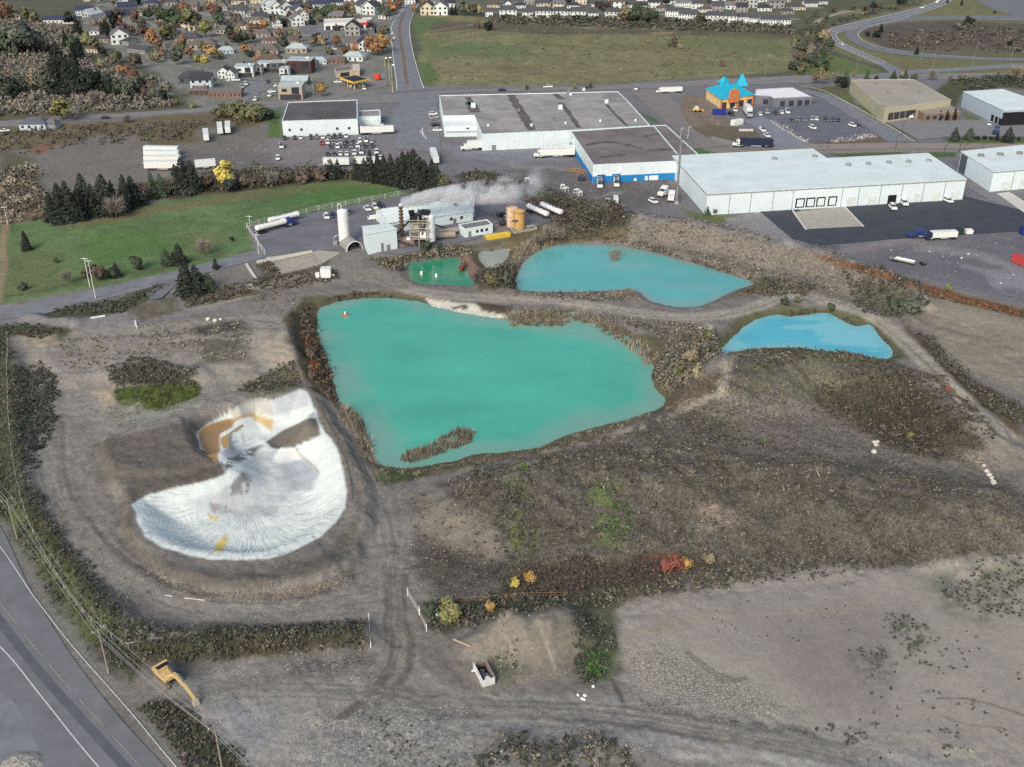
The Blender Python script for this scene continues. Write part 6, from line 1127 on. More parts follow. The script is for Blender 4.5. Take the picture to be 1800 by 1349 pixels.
grove([(728,22,14,'round','orange'),(745,10,12,'round','orange'),(735,6,12,'round','rust'),(795,27,15,'cypress','blackgreen',1.4),(801,27,15,'cypress','blackgreen',1.4),(812,28,24,'round','greygreen'),(822,28,24,'round','olive'),(833,28,20,'round','brown'),(843,28,21,'round','yellowgreen'),(1098,40,28,'tall','tan',1.4),(1092,38,22,'round','olive'),(1115,40,30,'round','green'),(1124,40,26,'round','green'),(1133,40,26,'round','greygreen'),(1150,36,16,'bush','green'),(1060,22,18,'round','purple'),(1070,20,16,'round','maroon'),(1052,18,14,'round','purple'),(1232,38,16,'bush','olive'),(1240,34,12,'bush','olive'),(985,8,14,'round','dark'),(1000,8,12,'round','dark'),(1222,10,12,'round','green'),(1245,6,12,'round','maroon')], "among the houses behind the meadow", "trees among the houses behind the meadow")
random.seed(5)
for k in range(46):
    px = random.uniform(862, 1388); py = 30 + (px - 862) / 526 * 13 + random.uniform(-1, 6)
    tree(px, py, random.uniform(5, 10), 'bush', random.choice(['dark', 'greygreen', 'brown', 'olive', 'blackgreen']), "in the brush line behind the white townhouses", "bushes behind the white townhouses")
for k in range(40):
    px = random.uniform(160, 1380); py = random.uniform(-14, 12)
    if 690 < px < 750: continue
    tree(px, py, random.uniform(10, 20), random.choice(['round', 'round', 'tall', 'thin']), random.choice(['green', 'brown', 'orange', 'rust', 'olive', 'maroon', 'grey', 'dark']), "in the farthest streets of the suburb", "trees in the farthest streets")
for k in range(110):
    px, py = random.uniform(165, 690), random.uniform(4, 112)
    if px > 640 and py > 45 or 380 < px < 690 and py > 118 or 500 < px < 660 and 45 < py < 75: continue
    tree(px, py, random.uniform(10, 22), random.choice(['round', 'round', 'thin', 'bush']), random.choice(['brown', 'rust', 'olive', 'tan', 'green', 'greygreen', 'grey', 'orange']), "filling the suburb gardens", "garden trees of the suburb")
byk = {}
for t_ in TREES: byk.setdefault((t_[3], t_[2], t_[1]), []).append(t_)
for (where, cn, kd), l_ in byk.items():
    l_.sort(key=lambda q: q[4]); nm = (cn + " " + KN[kd]).replace("leafless tree", "leafless bare tree")
    if kd == 'bare' and 'leafless' not in cn: nm = cn + " bare branched tree"
    for i, q in enumerate(l_):
        if len(l_) == 1: q[0]["label"] = f"only {nm} {where}"
        elif i == 0: q[0]["label"] = f"leftmost {nm} {where}"
        elif i == len(l_) - 1: q[0]["label"] = f"rightmost {nm} {where}"
        else: q[0]["label"] = f"{nm} {where}, {ordinal(i)} from left"
# ------------------------------------------------------------------ vehicles
PAINTM = mat("car_paint", (.5, .5, .5), rough=.3, var=.03, tint=True, spec=.5)
TYRE = mat("tyre", A(44,44,48), rough=.9); CHROME = mat("bright_metal", A(196,200,204), rough=.35, metal=.4); VWHITE = mat("vehicle_white", A(222,228,232), rough=.4, var=.04); UNDER = mat("underbody", A(52,52,56), rough=.9)
TANKW = mat("tank_white", A(228,232,236), rough=.35, var=.04); LAMPR = mat("tail_lamp", A(150,40,40)); LAMPF = mat("head_lamp", A(230,232,236), rough=.2)
COL = dict(white=(224,230,234), black=(36,38,44), dark=(58,62,72), grey=(122,128,136), silver=(168,174,180), red=(168,44,44), blue=(44,62,120), maroon=(82,36,44), purple=(74,66,84), yellow=(206,170,70), navy=(36,44,80))
WHEEL = {}
def wheel_mesh(r, w):
    k = (r, w)
    if k not in WHEEL:
        mb = MB().tube((0, -w / 2, 0), (0, w / 2, 0), r, r, 12); me = bpy.data.meshes.new("wheel"); me.from_pydata(mb.v, [], mb.f); me.materials.append(TYRE); WHEEL[k] = me
    return WHEEL[k]
def wheels(root, xs, y, r=.33, w=.22):
    for x in xs:
        for s in (-1, 1): o = link("wheel", wheel_mesh(r, w), None, root); o.location = (x, s * y, r)
def vbody(prof, hw, rise=.0):
    mb = MB(); n = len(prof)           # a side profile with tucked-in upper edges
    vs = []
    for s, k in ((-1, 1), (1, 1)):
        pass
    zmax = max(p[1] for p in prof)
    def inset(z): return hw - max(0, (z - .75)) * .22
    L = [(x, -inset(z), z) for x, z in prof]; Rr = [(x, inset(z), z) for x, z in prof]
    fs = [(i, (i + 1) % n, (i + 1) % n + n, i + n) for i in range(n)] + [tuple(range(n - 1, -1, -1)), tuple(range(n, 2 * n))]
    return mb.add(L + Rr, [f[::-1] for f in fs])
def car_proto(kind_, body, glass, hw, xs, name):
    o = thing(name, "x x x x", "car", (0, 0, -500))
    vbody(body, hw).build("body", PAINTM, o, False); 
    g = vbody(glass, hw - .04).build("windows", GLASS, o, False)
    roof = [p for p in glass if p[1] > max(q[1] for q in glass) - .05]
    x0, x1 = min(p[0] for p in roof), max(p[0] for p in roof); z = max(p[1] for p in glass)
    MB().box(((x0 + x1) / 2, 0, z + .02), (x1 - x0 + .1, 2 * (hw - (z - .75) * .22) - .06, .06)).build("roof", PAINTM, o, False)
    fx = max(p[0] for p in body); rx = min(p[0] for p in body)
    for s in (-1, 1):
        MB().box((fx - .03, s * hw * .72, .66), (.1, .36, .16)).build("headlight", LAMPF, o, False); MB().box((rx + .03, s * hw * .75, .8), (.1, .26, .2)).build("tail_light", LAMPR, o, False)
    wheels(o, xs, hw - .12); return o
PROTO = {
 'sedan': car_proto('sedan', [(-2.25,.3),(2.25,.3),(2.3,.62),(2.1,.82),(.95,.95),(-1.6,.98),(-2.2,.92),(-2.3,.6)], [(1.05,.93),(.35,1.4),(-.95,1.42),(-1.75,.96)], .9, (1.4, -1.4), "parked_car"),
 'suv': car_proto('suv', [(-2.25,.38),(2.25,.38),(2.3,.75),(2.15,1.0),(1.0,1.1),(-2.15,1.12),(-2.3,.8)], [(1.1,1.08),(.5,1.68),(-1.9,1.7),(-2.2,1.1)], .95, (1.4, -1.4), "parked_suv"),
 'van': car_proto('van', [(-2.7,.35),(2.6,.35),(2.65,.8),(2.3,1.15),(1.75,1.25),(-2.7,1.3)], [(1.9,1.2),(1.25,2.1),(-2.6,2.15),(-2.7,1.25)], 1.0, (1.7, -1.7), "parked_van"),
 'pickup': car_proto('pickup', [(-2.75,.45),(2.7,.45),(2.75,.85),(2.6,1.08),(1.25,1.15),(-2.7,1.15),(-2.75,.8)], [(1.3,1.12),(.75,1.75),(-.75,1.75),(-.95,1.12)], 1.0, (1.8, -1.75), "parked_pickup"),
}
MB().box((-1.85, 0, 1.17), (1.6, 1.6, .05)).build("truck_bed", UNDER, PROTO['pickup'], False)
# vans get painted sides: a panel over most of the glass
MB().box((-.9, 0, 1.7), (3.3, 1.72, .78)).build("body", PAINTM, PROTO['van'], False)
def semitrailer(o, x0, L, w=2.55, z0=1.15, h=2.8, m=VWHITE, name="trailer_box"):
    MB().box((x0 + L / 2, 0, z0 + h / 2), (L, w, h)).build(name, m, o, False)
    MB().box((x0 + L / 2, 0, z0 - .12), (L * .96, .9, .2)).build("chassis", UNDER, o, False)
    MB().box((x0 + L * .5, -w / 2 + .1, .75), (L * .3, .06, .5)).box((x0 + L * .5, w / 2 - .1, .75), (L * .3, .06, .5)).build("side_skirt", CHROME, o, False)
    wheels(o, (x0 + 1.2, x0 + 2.5), w / 2 - .25, .5, .45)
def tractor(o, x0, sleeper=True, m=PAINTM):
    MB().extrude_y([(x0,.9),(x0+1.2,.9),(x0+1.2,1.4),(x0+3.0,1.4),(x0+3.0,.7),(x0+5.2,.7),(x0+5.25,1.6),(x0+3.9,2.0),(x0+3.4,2.85),(x0+3.0,3.3),(x0+1.2,3.7 if sleeper else 3.0),(x0+1.1,1.2),(x0,1.1)], -1.15, 1.15).build("cab", m, o, False)
    MB().extrude_y([(x0+3.92,2.04),(x0+3.44,2.86),(x0+3.5,2.9),(x0+4.0,2.06)], -1.02, 1.02).build("windscreen", GLASS, o, False)
    MB().box((x0 + 3.0, 1.16, 2.35), (.8, .06, .6)).box((x0 + 3.0, -1.16, 2.35), (.8, .06, .6)).build("side_window", GLASS, o, False)
    for s in (-1, 1): MB().tube((x0 + 1.5, s * 1.0, .75), (x0 + 2.7, s * 1.0, .75), .32, .32, 8).build("fuel_tank", CHROME, o, False)
    wheels(o, (x0 + .5, x0 + 1.7 - .1, x0 + 4.4), .98, .5, .4)
def proto(name, cat): return thing(name, "x x x x", cat, (0, 0, -500))
o = PROTO['trailer'] = proto("semi_trailer", "trailer"); semitrailer(o, -8, 16)
for s in (-1, 1): MB().box((5.2, s * .8, .55), (.15, .15, 1.1)).build("landing_leg", UNDER, o, False)
MB().box((-8.03, 0, 2.5), (.06, 2.3, 2.5)).build("rear_door", mat("trailer_door", A(206,210,214)), o, False)
o = PROTO['semi'] = proto("semi_truck", "truck"); semitrailer(o, -11, 15.5); tractor(o, 2.6)
o = PROTO['tractor'] = proto("tractor_unit", "truck"); tractor(o, -2.6)
o = PROTO['boxtruck'] = proto("box_truck", "truck"); semitrailer(o, -5.5, 7.2, 2.4, 1.0, 2.7)
MB().extrude_y([(1.8,.6),(4.4,.6),(4.45,1.4),(3.7,1.7),(3.2,2.4),(1.8,2.45)], -1.05, 1.05).build("cab", PAINTM, o, False); MB().extrude_y([(3.74,1.74),(3.24,2.38),(3.32,2.4),(3.8,1.74)], -.95, .95).build("windscreen", GLASS, o, False); wheels(o, (3.5,), .95, .45, .3)
def tank_trailer(o, x0, L, r=1.05):
    n = 16; prof = [(x0, r * .55), (x0 + .25, r * .9), (x0 + .6, r), (x0 + L - .6, r), (x0 + L - .25, r * .9), (x0 + L, r * .55)]; vs = []; mb = MB()
    for x, q in prof:
        for i in range(n): t = 2 * math.pi * i / n; vs.append((x, q * 1.15 * math.cos(t), 2.35 + q * math.sin(t)))
    m = len(prof); fs = [(j * n + i, j * n + (i + 1) % n, (j + 1) * n + (i + 1) % n, (j + 1) * n + i) for j in range(m - 1) for i in range(n)] + [tuple(range(n)), tuple(range((m - 1) * n, m * n))]
    mb.add(vs, fs).build("tank", TANKW, o, False, smooth=False)
    MB().box((x0 + L / 2, 0, 3.43), (L * .6, .5, .08)).build("walkway", GREY, o, False)
    for k in (.3, .5, .7): MB().tube((x0 + L * k, 0, 3.4), (x0 + L * k, 0, 3.62), .3, .3, 10).build("hatch", CHROME, o, False)
    MB().box((x0 + L / 2, 0, 1.1), (L * .95, .9, .25)).build("chassis", UNDER, o, False)
    wheels(o, (x0 + 1.0, x0 + 2.3, x0 + 3.6), 1.0, .5, .45)
    MB().box((x0 - .05, 0, 1.0), (.15, 2.3, .25)).build("rear_bumper", CHROME, o, False)
o = PROTO['tanker'] = proto("tanker_truck", "truck"); tank_trailer(o, -10.5, 13); tractor(o, 1.4, False)
o = PROTO['tanktrailer'] = proto("tank_trailer", "trailer"); tank_trailer(o, -6.5, 13)
for s in (-1, 1): MB().box((4.6, s * .7, .55), (.15, .15, 1.1)).build("landing_leg", UNDER, o, False)
VEH = []
def heading(px, py, dx, dy):             # compass of a picture direction on the ground
    a = P(px, py); b = P(px + dx, py + dy); return math.atan2(b[1] - a[1], b[0] - a[0])
def veh(kd, px, py, col, hdg, label, group=None, z=.06, scale=None, extra=None):
    x, y, _ = P(px, py); o = dup(PROTO[kd], (x, y, z * 2.6), hdg if not isinstance(hdg, tuple) else heading(px, py, *hdg), label, group, None, scale)
    c = (*A(*COL[col]), 1)
    for ch in o.children:
        if ch.name.split('.')[0] in ('body', 'roof', 'cab'): ch.color = c
    o["category"] = {'sedan': 'car', 'suv': 'car', 'van': 'van', 'pickup': 'pickup'}.get(kd, o["category"]); VEH.append(o); return o
DOWN = (0.0, 10.0)
def row(lst, hdg, where, group, y_of=None):
    n = len(lst)
    for i, q in enumerate(lst):
        px, py, col, kd = q
        kn = dict(sedan="car", suv="SUV", van="van", pickup="pickup")[kd]
        pos = "leftmost" if i == 0 else ("rightmost" if i == n - 1 else f"{ordinal(i)}")
        veh(kd, px, py, col, hdg, f"{col} {kn}, {pos} in the row {where}", group)
row([(501,245,'black','sedan'),(518.5,244.5,'black','sedan'),(528.5,244.5,'white','sedan'),(546.7,244,'dark','suv'),(557,243.5,'grey','suv'),(567.5,243.5,'white','sedan'),(578,243,'grey','suv'),(588.4,242.5,'black','suv'),(598.2,242,'dark','suv'),(608.5,242,'white','suv')], DOWN, "along the white building's front wall", "cars along the white building's front wall")
row([(565.5,254,'red','sedan'),(576,253,'white','suv'),(587,252.5,'grey','sedan'),(599,252,'silver','sedan'),(609.5,252.5,'black','sedan'),(621,252,'dark','sedan'),(632.5,250.5,'white','suv'),(643.5,249.5,'white','van'),(653,251,'silver','sedan')], DOWN, "at the back of the two row yard parking", "cars in the back row of the yard parking")
row([(581,261,'dark','sedan'),(593.5,260.5,'white','suv'),(606,259,'purple','sedan'),(617.5,260,'grey','suv'),(629,259,'white','pickup'),(641,260,'dark','suv'),(654,259,'dark','sedan')], DOWN, "at the front of the two row yard parking", "cars in the front row of the yard parking")
row([(576,274,'dark','sedan'),(588,274,'purple','sedan'),(598.5,273,'white','sedan'),(609.5,273,'white','sedan'),(623,272,'white','suv'),(635.5,270,'white','van'),(662,270,'white','suv'),(669,280,'white','sedan')], DOWN, "behind the white container and the conifers", "cars behind the conifers")
veh('van', 495, 260, 'white', DOWN, "white van standing alone left of the parking rows"); veh('suv', 488.5, 281, 'white', DOWN, "white car alone on the gravel left of the parking")
veh('suv', 449, 177, 'white', (-4, 6), "white car turning out of the suburb side street")
row([(761,203,'white','suv'),(763,209,'silver','sedan'),(765,216,'grey','sedan'),(766,222,'black','sedan')], (10, -1), "nose in beside the factory's left wall", "cars beside the factory's left wall")
veh('sedan', 769, 231, 'white', (10, 0), "white car on the yellow line by the loading annex")
veh('sedan', 883, 160.5, 'black', (10, -.3), "black car driving on the main road behind the factory"); veh('pickup', 963, 155, 'white', (10, -.3), "white pickup driving on the main road behind the factory"); veh('sedan', 1035, 155.5, 'dark', (10, -.3), "dark car on the main road above the factory roof"); veh('van', 1118, 158, 'white', (-1, 6), "white van at the junction right of the factory")
veh('sedan', 690, 60, 'white', (-2, 10), "white car coming down the boulevard, the farther of two"); veh('sedan', 693, 68, 'white', (-.5, 10), "white car with lit lamps on the boulevard, nearer of two")
veh('sedan', 693, 40, 'silver', (-4, 10), "silver car far up the boulevard bend")
veh('sedan', 1479, 79.5, 'white', (-10, -6), "white car on the outer highway ramp"); veh('van', 1622, 15, 'white', (-10, 4), "white van at the top of the highway ramp"); o = veh('boxtruck', 1648, 6, 'white', (-8, 5), "white box truck entering the highway ramp")
veh('sedan', 186, 209, 'dark', (10, -.8), "dark car on the road left of the hedge"); veh('sedan', 9, 232, 'white', (10, -.8), "white car beside the pale bungalow at the left edge")
row([(1292,196,'white','suv'),(1336,203,'white','sedan'),(1348,200,'silver','suv'),(1363,201,'black','suv'),(1374,200,'white','sedan'),(1384,199,'white','van')], (3, 6), "in front of the restaurant wing", "cars in front of the restaurant wing")
veh('suv', 1285, 203, 'black', (6, 3), "black car beside the dark blue container"); o = veh('boxtruck', 1315, 204, 'silver', (6, 8), "pale blue box truck by the restaurant entrance", None, .06, 1.25)
row([(1390.5,214,'dark','sedan'),(1402,212.5,'grey','suv'),(1415,212.5,'grey','sedan'),(1427,212,'silver','suv'),(1435,211.5,'white','sedan'),(1451,213,'black','suv'),(1464,213,'dark','suv'),(1473,213.5,'black','sedan')], (1, 8), "across the middle of the restaurant car park", "cars across the restaurant car park")
veh('suv', 1428, 227, 'white', (10, 5), "white SUV crossing the open part of the car park"); veh('suv', 1498, 223, 'white', (10, 4), "white SUV at the right side of the car park"); veh('sedan', 1509, 224, 'dark', (10, 4), "dark car beside the white SUV at the lot's right side")
veh('van', 1340, 231, 'white', (6, 5), "white van in the entrance lane, farther of two"); veh('pickup', 1347.5, 241, 'white', (6, 5), "white pickup in the entrance lane, nearer of two")
for i, px in enumerate((1575, 1588, 1600)): veh('tractor', px, 208 + (i == 0) * .5, 'white', (2, 8), f"white tractor unit backed to the beige building, {['leftmost','middle','rightmost'][i]} of three", "white tractor units at the beige building's docks")
o = veh('semi', 1316, 259, 'white', (-10, -.2), "semi truck with dark blue trailer behind the white warehouse")
for ch in o.children:
    if ch.name.startswith('trailer_box'): ch.data = ch.data.copy(); ch.data.materials[0] = mat("dark_blue_trailer", A(40,48,76))
o = veh('tractor', 1349, 259.5, 'maroon', (10, .2), "dark red tractor unit behind the dark blue trailer")
veh('semi', 1172, 164, 'white', (-10, .3), "white semi truck parked at the building site by the road", None, .06, .8)
o = veh('tractor', 1750, 236, 'blue', (-6, 6), "blue tractor unit in front of the blue sided warehouse"); veh('sedan', 1738, 220, 'white', (2, 8), "white car at the docks of the blue sided warehouse")
# trailers in the left yard
for i, (py, px) in enumerate(((273, 285), (281, 286), (290, 287), (299.5, 288))): veh('trailer', px, py, 'white', (-10, -.2 + .1 * i), f"white semi trailer in the stacked block of four, {['farthest','second farthest','second nearest','nearest'][i]}", "white trailers parked side by side", .06, (1, 1.08, 1.02))
veh('trailer', 362, 297, 'white', (-10, .8), "short white trailer half hidden right of the block of four", None, .06, (.55, 1, 1))
for i, (px, py) in enumerate(((363, 246), (387.5, 234), (401.5, 232.5))): veh('trailer', px, py, 'white', (1.2 if i == 0 else (1.0 if i == 1 else -.3), 10), f"white trailer end on near the hedge, {['leftmost and nearest','middle','rightmost'][i]} of three", "white trailers near the hedge", .06, (.8, 1, 1))
veh('trailer', 592, 293.5, 'white', (10, 0), "white trailer behind the conifer clump, left of two", None, .06, (.72, 1, 1)); veh('trailer', 642, 292, 'white', (10, 0), "white trailer behind the conifer clump, right of two", None, .06, (.6, 1, 1))
veh('trailer', 764, 283, 'white', (3, 8), "white trailer at the right tip of the conifers")
veh('semi', 655, 223, 'white', (10, .3), "white semi truck backed to the annex, farther of two", None, .06, .75); veh('trailer', 663, 236.5, 'white', (10, -.4), "long white trailer before the annex, nearer of two", None, .06, (1.02, 1, 1))
veh('boxtruck', 829, 264, 'white', (-10, .5), "white box truck beside the loading annex", None, .06, 1.15); veh('pickup', 820, 264.5, 'white', (-10, .5), "white pickup parked before the box truck")
veh('semi', 968, 277, 'white', (-10, .3), "white semi truck parked along the factory's front wall"); veh('trailer', 985, 271, 'white', (-10, .2), "white trailer behind the semi truck at the factory wall", None, .06, (.9, 1, .95))
veh('van', 1054, 328, 'white', (1, 8), "white box van at the blue wall, left of two", "white vans at the blue wall", .06, (1.5, 1.15, 1.3)); veh('van', 1083, 326, 'white', (1.4, 8), "white box van at the blue wall, right of two", "white vans at the blue wall", .06, (1.5, 1.15, 1.3))
veh('pickup', 1068, 358, 'white', (-3, 8), "white pickup with dark bed standing in the gravel yard"); veh('boxtruck', 1082, 357, 'white', (-1, -8), "small white truck beside the dark bed pickup", None, .06, .75); veh('suv', 1148, 357, 'white', (8, 4), "white car near the tall mast"); veh('tractor', 1166, 345, 'white', (-8, 4), "white tractor unit near the mast, farther of two", None, .06, 1.1); veh('tractor', 1180, 353, 'white', (-3, 8), "white tractor unit at the mast's foot, nearer of two", None, .06, 1.05)
veh('suv', 1569, 368, 'white', (5, 6), "white car before the open black door, left of two", None, .07, 1.15); veh('suv', 1589, 360.5, 'white', (5, 6), "white car before the open black door, right of two", None, .07, 1.15); veh('suv', 1666, 356, 'white', (6, 3), "white car near the right end of the white warehouse", None, .07)
# the plant's own vehicles
veh('tanker', 494, 402, 'blue', (10, -2.6), "white tanker truck with a blue cab on the plant yard, nearer of two", None, .08); veh('tanktrailer', 500, 393, 'white', (10, -2.4), "white tank trailer behind the blue cabbed tanker", None, .08)
row([(574,384,'white','suv'),(586,381,'navy','sedan'),(615,376,'dark','sedan')], (3, 6), "left of the shed along the plant fence", "cars along the plant fence left of the silo")
row([(646,370,'white','pickup'),(659,367,'white','suv'),(669,365,'black','suv')], (5, 6), "along the plant fence behind the shed", "cars along the plant fence behind the shed")
veh('van', 659, 386, 'white', (10, -1.6), "white van beside the long white shed"); veh('tanktrailer', 945, 380, 'white', (10, 4.6), "white tank trailer beside the orange tank, left of two", None, .08); veh('tanktrailer', 969, 377, 'white', (10, 4.4), "white tank trailer beside the orange tank, right of two", None, .08)
veh('suv', 882, 382, 'black', (8, -2), "black car between the shed and the orange tank", None, .08); veh('pickup', 890, 388, 'silver', (8, -1), "silver pickup beside the black car at the orange tank", None, .08)
# yard machines at right
veh('tractor', 1612, 418, 'blue', (-10, .6), "blue truck cab at the edge of the black asphalt", None, .08, (1.4, 1, .8)); veh('semi', 1648, 421, 'navy', (-10, .4), "dark blue truck with white load on the asphalt edge", None, .08, (.62, 1, .75))
suburb = [(432,150,'white'),(425,155,'silver'),(485,152,'white'),(470,147,'dark'),(416,143,'white'),(640,158,'white'),(594,146,'white'),(610,148,'dark'),(625,149,'white'),(560,62,'dark'),(572,70,'silver'),(600,52,'white'),(620,53,'dark'),(640,54,'white'),(586,88,'white'),(500,165,'white'),(478,163,'white'),(475,170,'white')]
for i, (px, py, c) in enumerate(suburb): veh(random.choice(['sedan', 'suv']), px, py, c, random.choice([(10, 0), (4, 6), (-6, 5)]), f"{c} car parked in the suburb streets left of the boulevard, {ordinal(i)} in view", "cars parked in the suburb")
for p_ in PROTO.values():
    for ch in list(p_.children): bpy.data.objects.remove(ch)
    bpy.data.objects.remove(p_)
# ------------------------------------------------------------------ the asphalt plant
def hup(px, py, pyt, z0=0.0):            # how tall a thing is that stands at (px, py) and reaches up to row pyt
    x, y, _ = P(px, py, z0); lo, hi = z0, z0 + 80
    for _ in range(40):
        m = (lo + hi) / 2
        if proj(x, y, m)[1] > pyt: lo = m
        else: hi = m
    return (lo + hi) / 2 - z0
PALE = mat("pale_steel", A(226,233,240), rough=.5, var=.08, scale=.8); TANST = mat("tan_steel", A(158,149,140), rough=.8, var=.15, scale=1.5); PINK = mat("aggregate_bins", A(168,146,140), rough=.9, var=.12)
YELLOW = mat("machine_yellow", A(222,182,96), rough=.5, var=.08, scale=1); ORNG = mat("orange_tank", A(188,156,104), rough=.6, var=.12, scale=.5); LAMP = MATS["lamp_glow"]
x, y, _ = P(606, 429); h = hup(606, 429, 369)
o = thing("silo", "tall slender white silo at the left end of the plant", "silo", (x, y, 0))
MB().lathe([(1.75, .3), (1.9, .8), (1.9, h - .4), (1.5, h), (.4, h + .3)], 20, (x, y, 0)).build("silo_body", PALE, o, smooth=False)
mb = MB(); hh = [(x - 1.4, y - .4, h), (x - 1.5, y - .4, h + 1.6), (x - 1.1, y - .4, h + 2.4), (x - .5, y - .4, h + 2.3), (x - .2, y - .4, h + 1.4), (x - .2, y - .4, h)]
for a, b in zip(hh[:-1], hh[1:]): mb.tube(a, b, .12, n=6)
mb.build("vent_pipe", PALE, o)
mb = MB()
for s in (-.3, .3): mb.tube((x + 2.05, y - .5 + s, 0), (x + 2.05, y - .5 + s, h + .8), .06, n=5)
for k in range(int(h / .8)): mb.box((x + 2.05, y - .5, .5 + k * .8), (.08, .6, .06))
mb.build("ladder", STEEL, o)
mb = MB()
for k in range(4): a = k * 1.57 + .6; mb.tube((x + math.cos(a) * 1.7, y + math.sin(a) * 1.7, -.1), (x + math.cos(a) * 1.7, y + math.sin(a) * 1.7, .8), .18, n=6)
mb.build("support_frame", GREY, o)
mb = MB(); mb.tube((x - 3.6, y - 1, 0), (x - 3.6, y - 1, 3), .25).tube((x - 3.6, y - 1, 3), (x - 1.6, y - 1, 4), .2).box((x - 3.2, y - 1.3, .8), (1.6, 1.2, 1.6)).build("blower", STEEL, o)
# half-round shelter
x, y, _ = P(624, 441); ang = heading(624, 441, -9, -8)
o = thing("arch_shelter", "small half round corrugated shelter with a dark open front at the silo's foot", "shelter", (x, y, 0)); ca, sa = math.cos(ang), math.sin(ang); rad, L = 3.0, 8.0
def arch(r0, r1, l0, l1, n=14):
    mb = MB(); ring = lambda r, l: [(x + ca * l - sa * r * math.cos(math.pi * k / n), y + sa * l + ca * r * math.cos(math.pi * k / n), r * 1.12 * math.sin(math.pi * k / n)) for k in range(n + 1)]
    A_, B_, C_, D_ = ring(r1, l0), ring(r1, l1), ring(r0, l0), ring(r0, l1); m = n + 1; vs = A_ + B_ + C_ + D_
    fs = [(k, k + 1, m + k + 1, m + k) for k in range(n)] + [(2 * m + k + 1, 2 * m + k, 3 * m + k, 3 * m + k + 1) for k in range(n)] + [(k + 1, k, 2 * m + k, 2 * m + k + 1) for k in range(n)]
    return mb.add(vs, fs)
arch(rad - .1, rad, 0, L).build("shell", mat("galvanised", A(150,148,150), rough=.6, var=.12, scale=1.5), o); arch(rad + .02, rad + .16, -.15, .25).build("front_rim", PALE, o)
arch(.02, rad - .12, L - .6, L - .4).build("back_wall", BLACK, o); MB().box((x + ca * 2, y + sa * 2, .5), (1.4, 2.6, 1.0), ang).box((x + ca * 3.5, y + sa * 3.5, 1), (2.5, 2.2, 2.0), ang).build("stored_machine", DARK, o)
# white box building
b = Bld("white_plant_building", "tall plain white box building with a flat roof beside the half round shelter", "building", [P(645,412,7.6),P(697,402.5,7.6),P(682,394,7.6),P(637,398.5,7.6)], 7.6, WHITE, ROOFW)
i = front(b); b.on(i, b.upx(i, 683, 440), 1.4, 0, 2.3, "door", GREY, .08); b.on(i, b.upx(i, 672, 440), .9, .1, 3.4, "pipe_duct", STEEL, .25, .3); b.on(i, b.upx(i, 665, 444), .1, 0, 6, "panel_joint", MATS["joint"], .05)
# long white shed
N0, N1 = np.array(P(683, 391.7, 4.2)[:2]), np.array(P(831, 371, 4.2)[:2]); d = (N1 - N0) / np.linalg.norm(N1 - N0); n_ = np.array([-d[1], d[0]]); LL = np.linalg.norm(N1 - N0)
o = thing("white_shed", "long white gabled shed with a pale roof under the steam plume", "shed", (*N0, 0))
def q3(u_, v_, z_): p_ = N0 + d * u_ + n_ * v_; return (p_[0], p_[1], z_)
MB().add([q3(0,0,-.3), q3(LL,0,-.3), q3(LL,16,-.3), q3(0,16,-.3), q3(0,0,4.2), q3(LL,0,4.2), q3(LL,8,6.8), q3(LL,16,4.2), q3(0,16,4.2), q3(0,8,6.8)], [(0,1,5,4), (1,2,7,6,5), (2,3,8,7), (3,0,4,9,8)]).build("wall", WHITE, o)
rf = MB()
for v0, v1, z0_, z1_ in ((-.5, 8, 4.1, 6.9), (16.5, 8, 4.1, 6.9)): rf.add([q3(-.4,v0,z0_), q3(LL+.4,v0,z0_), q3(LL+.4,v1,z1_), q3(-.4,v1,z1_), q3(-.4,v0,z0_+.15), q3(LL+.4,v0,z0_+.15), q3(LL+.4,v1,z1_+.15), q3(-.4,v1,z1_+.15)], [(4,5,6,7), (3,2,1,0), (0,1,5,4), (1,2,6,5), (3,0,4,7)])
rf.build("roof", mat("pale_blue_roof", A(212,226,232), rough=.5, var=.06, scale=.3), o)
ang = math.atan2(d[1], d[0])
def on_shed(u_, w_, z0_, z1_, name, m): c_ = q3(u_, -.04, (z0_ + z1_) / 2); MB().box(c_, (w_, .14, z1_ - z0_), ang).build(name, m, o)
for u_ in (6, 13, 26.5, 31): on_shed(LL * u_ / 36, 1.1, 1.6, 2.7, "window", GLASS)
on_shed(LL * 28 / 36, 1.3, 0, 2.3, "door", GREY); on_shed(LL * 3 / 36, 3, 0, 3, "roller_door", GREY)
c_ = q3(LL + 1.2, 9, 3.9); MB().box(c_, (2.0, 10, 8.4), ang).build("end_block", WHITE, o)
c_ = q3(LL * .84, 4.5, 6.1); MB().box(c_, (1.2, 1.2, .9), ang).build("roof_unit", GREY, o)
# exhaust stack
x, y, _ = P(707, 417); h = hup(707, 417, 359)
o = thing("exhaust_stack", "thin brown exhaust stack from which the steam rises", "chimney", (x, y, 0)); MB().tube((x, y, 0), (x, y, h), .75, .5, 12).build("stack_pipe", RUST, o)
mb = MB()
for k in range(9): mb.tube((x, y, 1 + k * h / 10), (x, y, 1.25 + k * h / 10), .95, .95, 10)
mb.build("stack_rings", DARK, o); MB().tube((x, y, h - .6), (x, y, h + .1), .62, .62, 12).build("stack_rim", PALE, o)
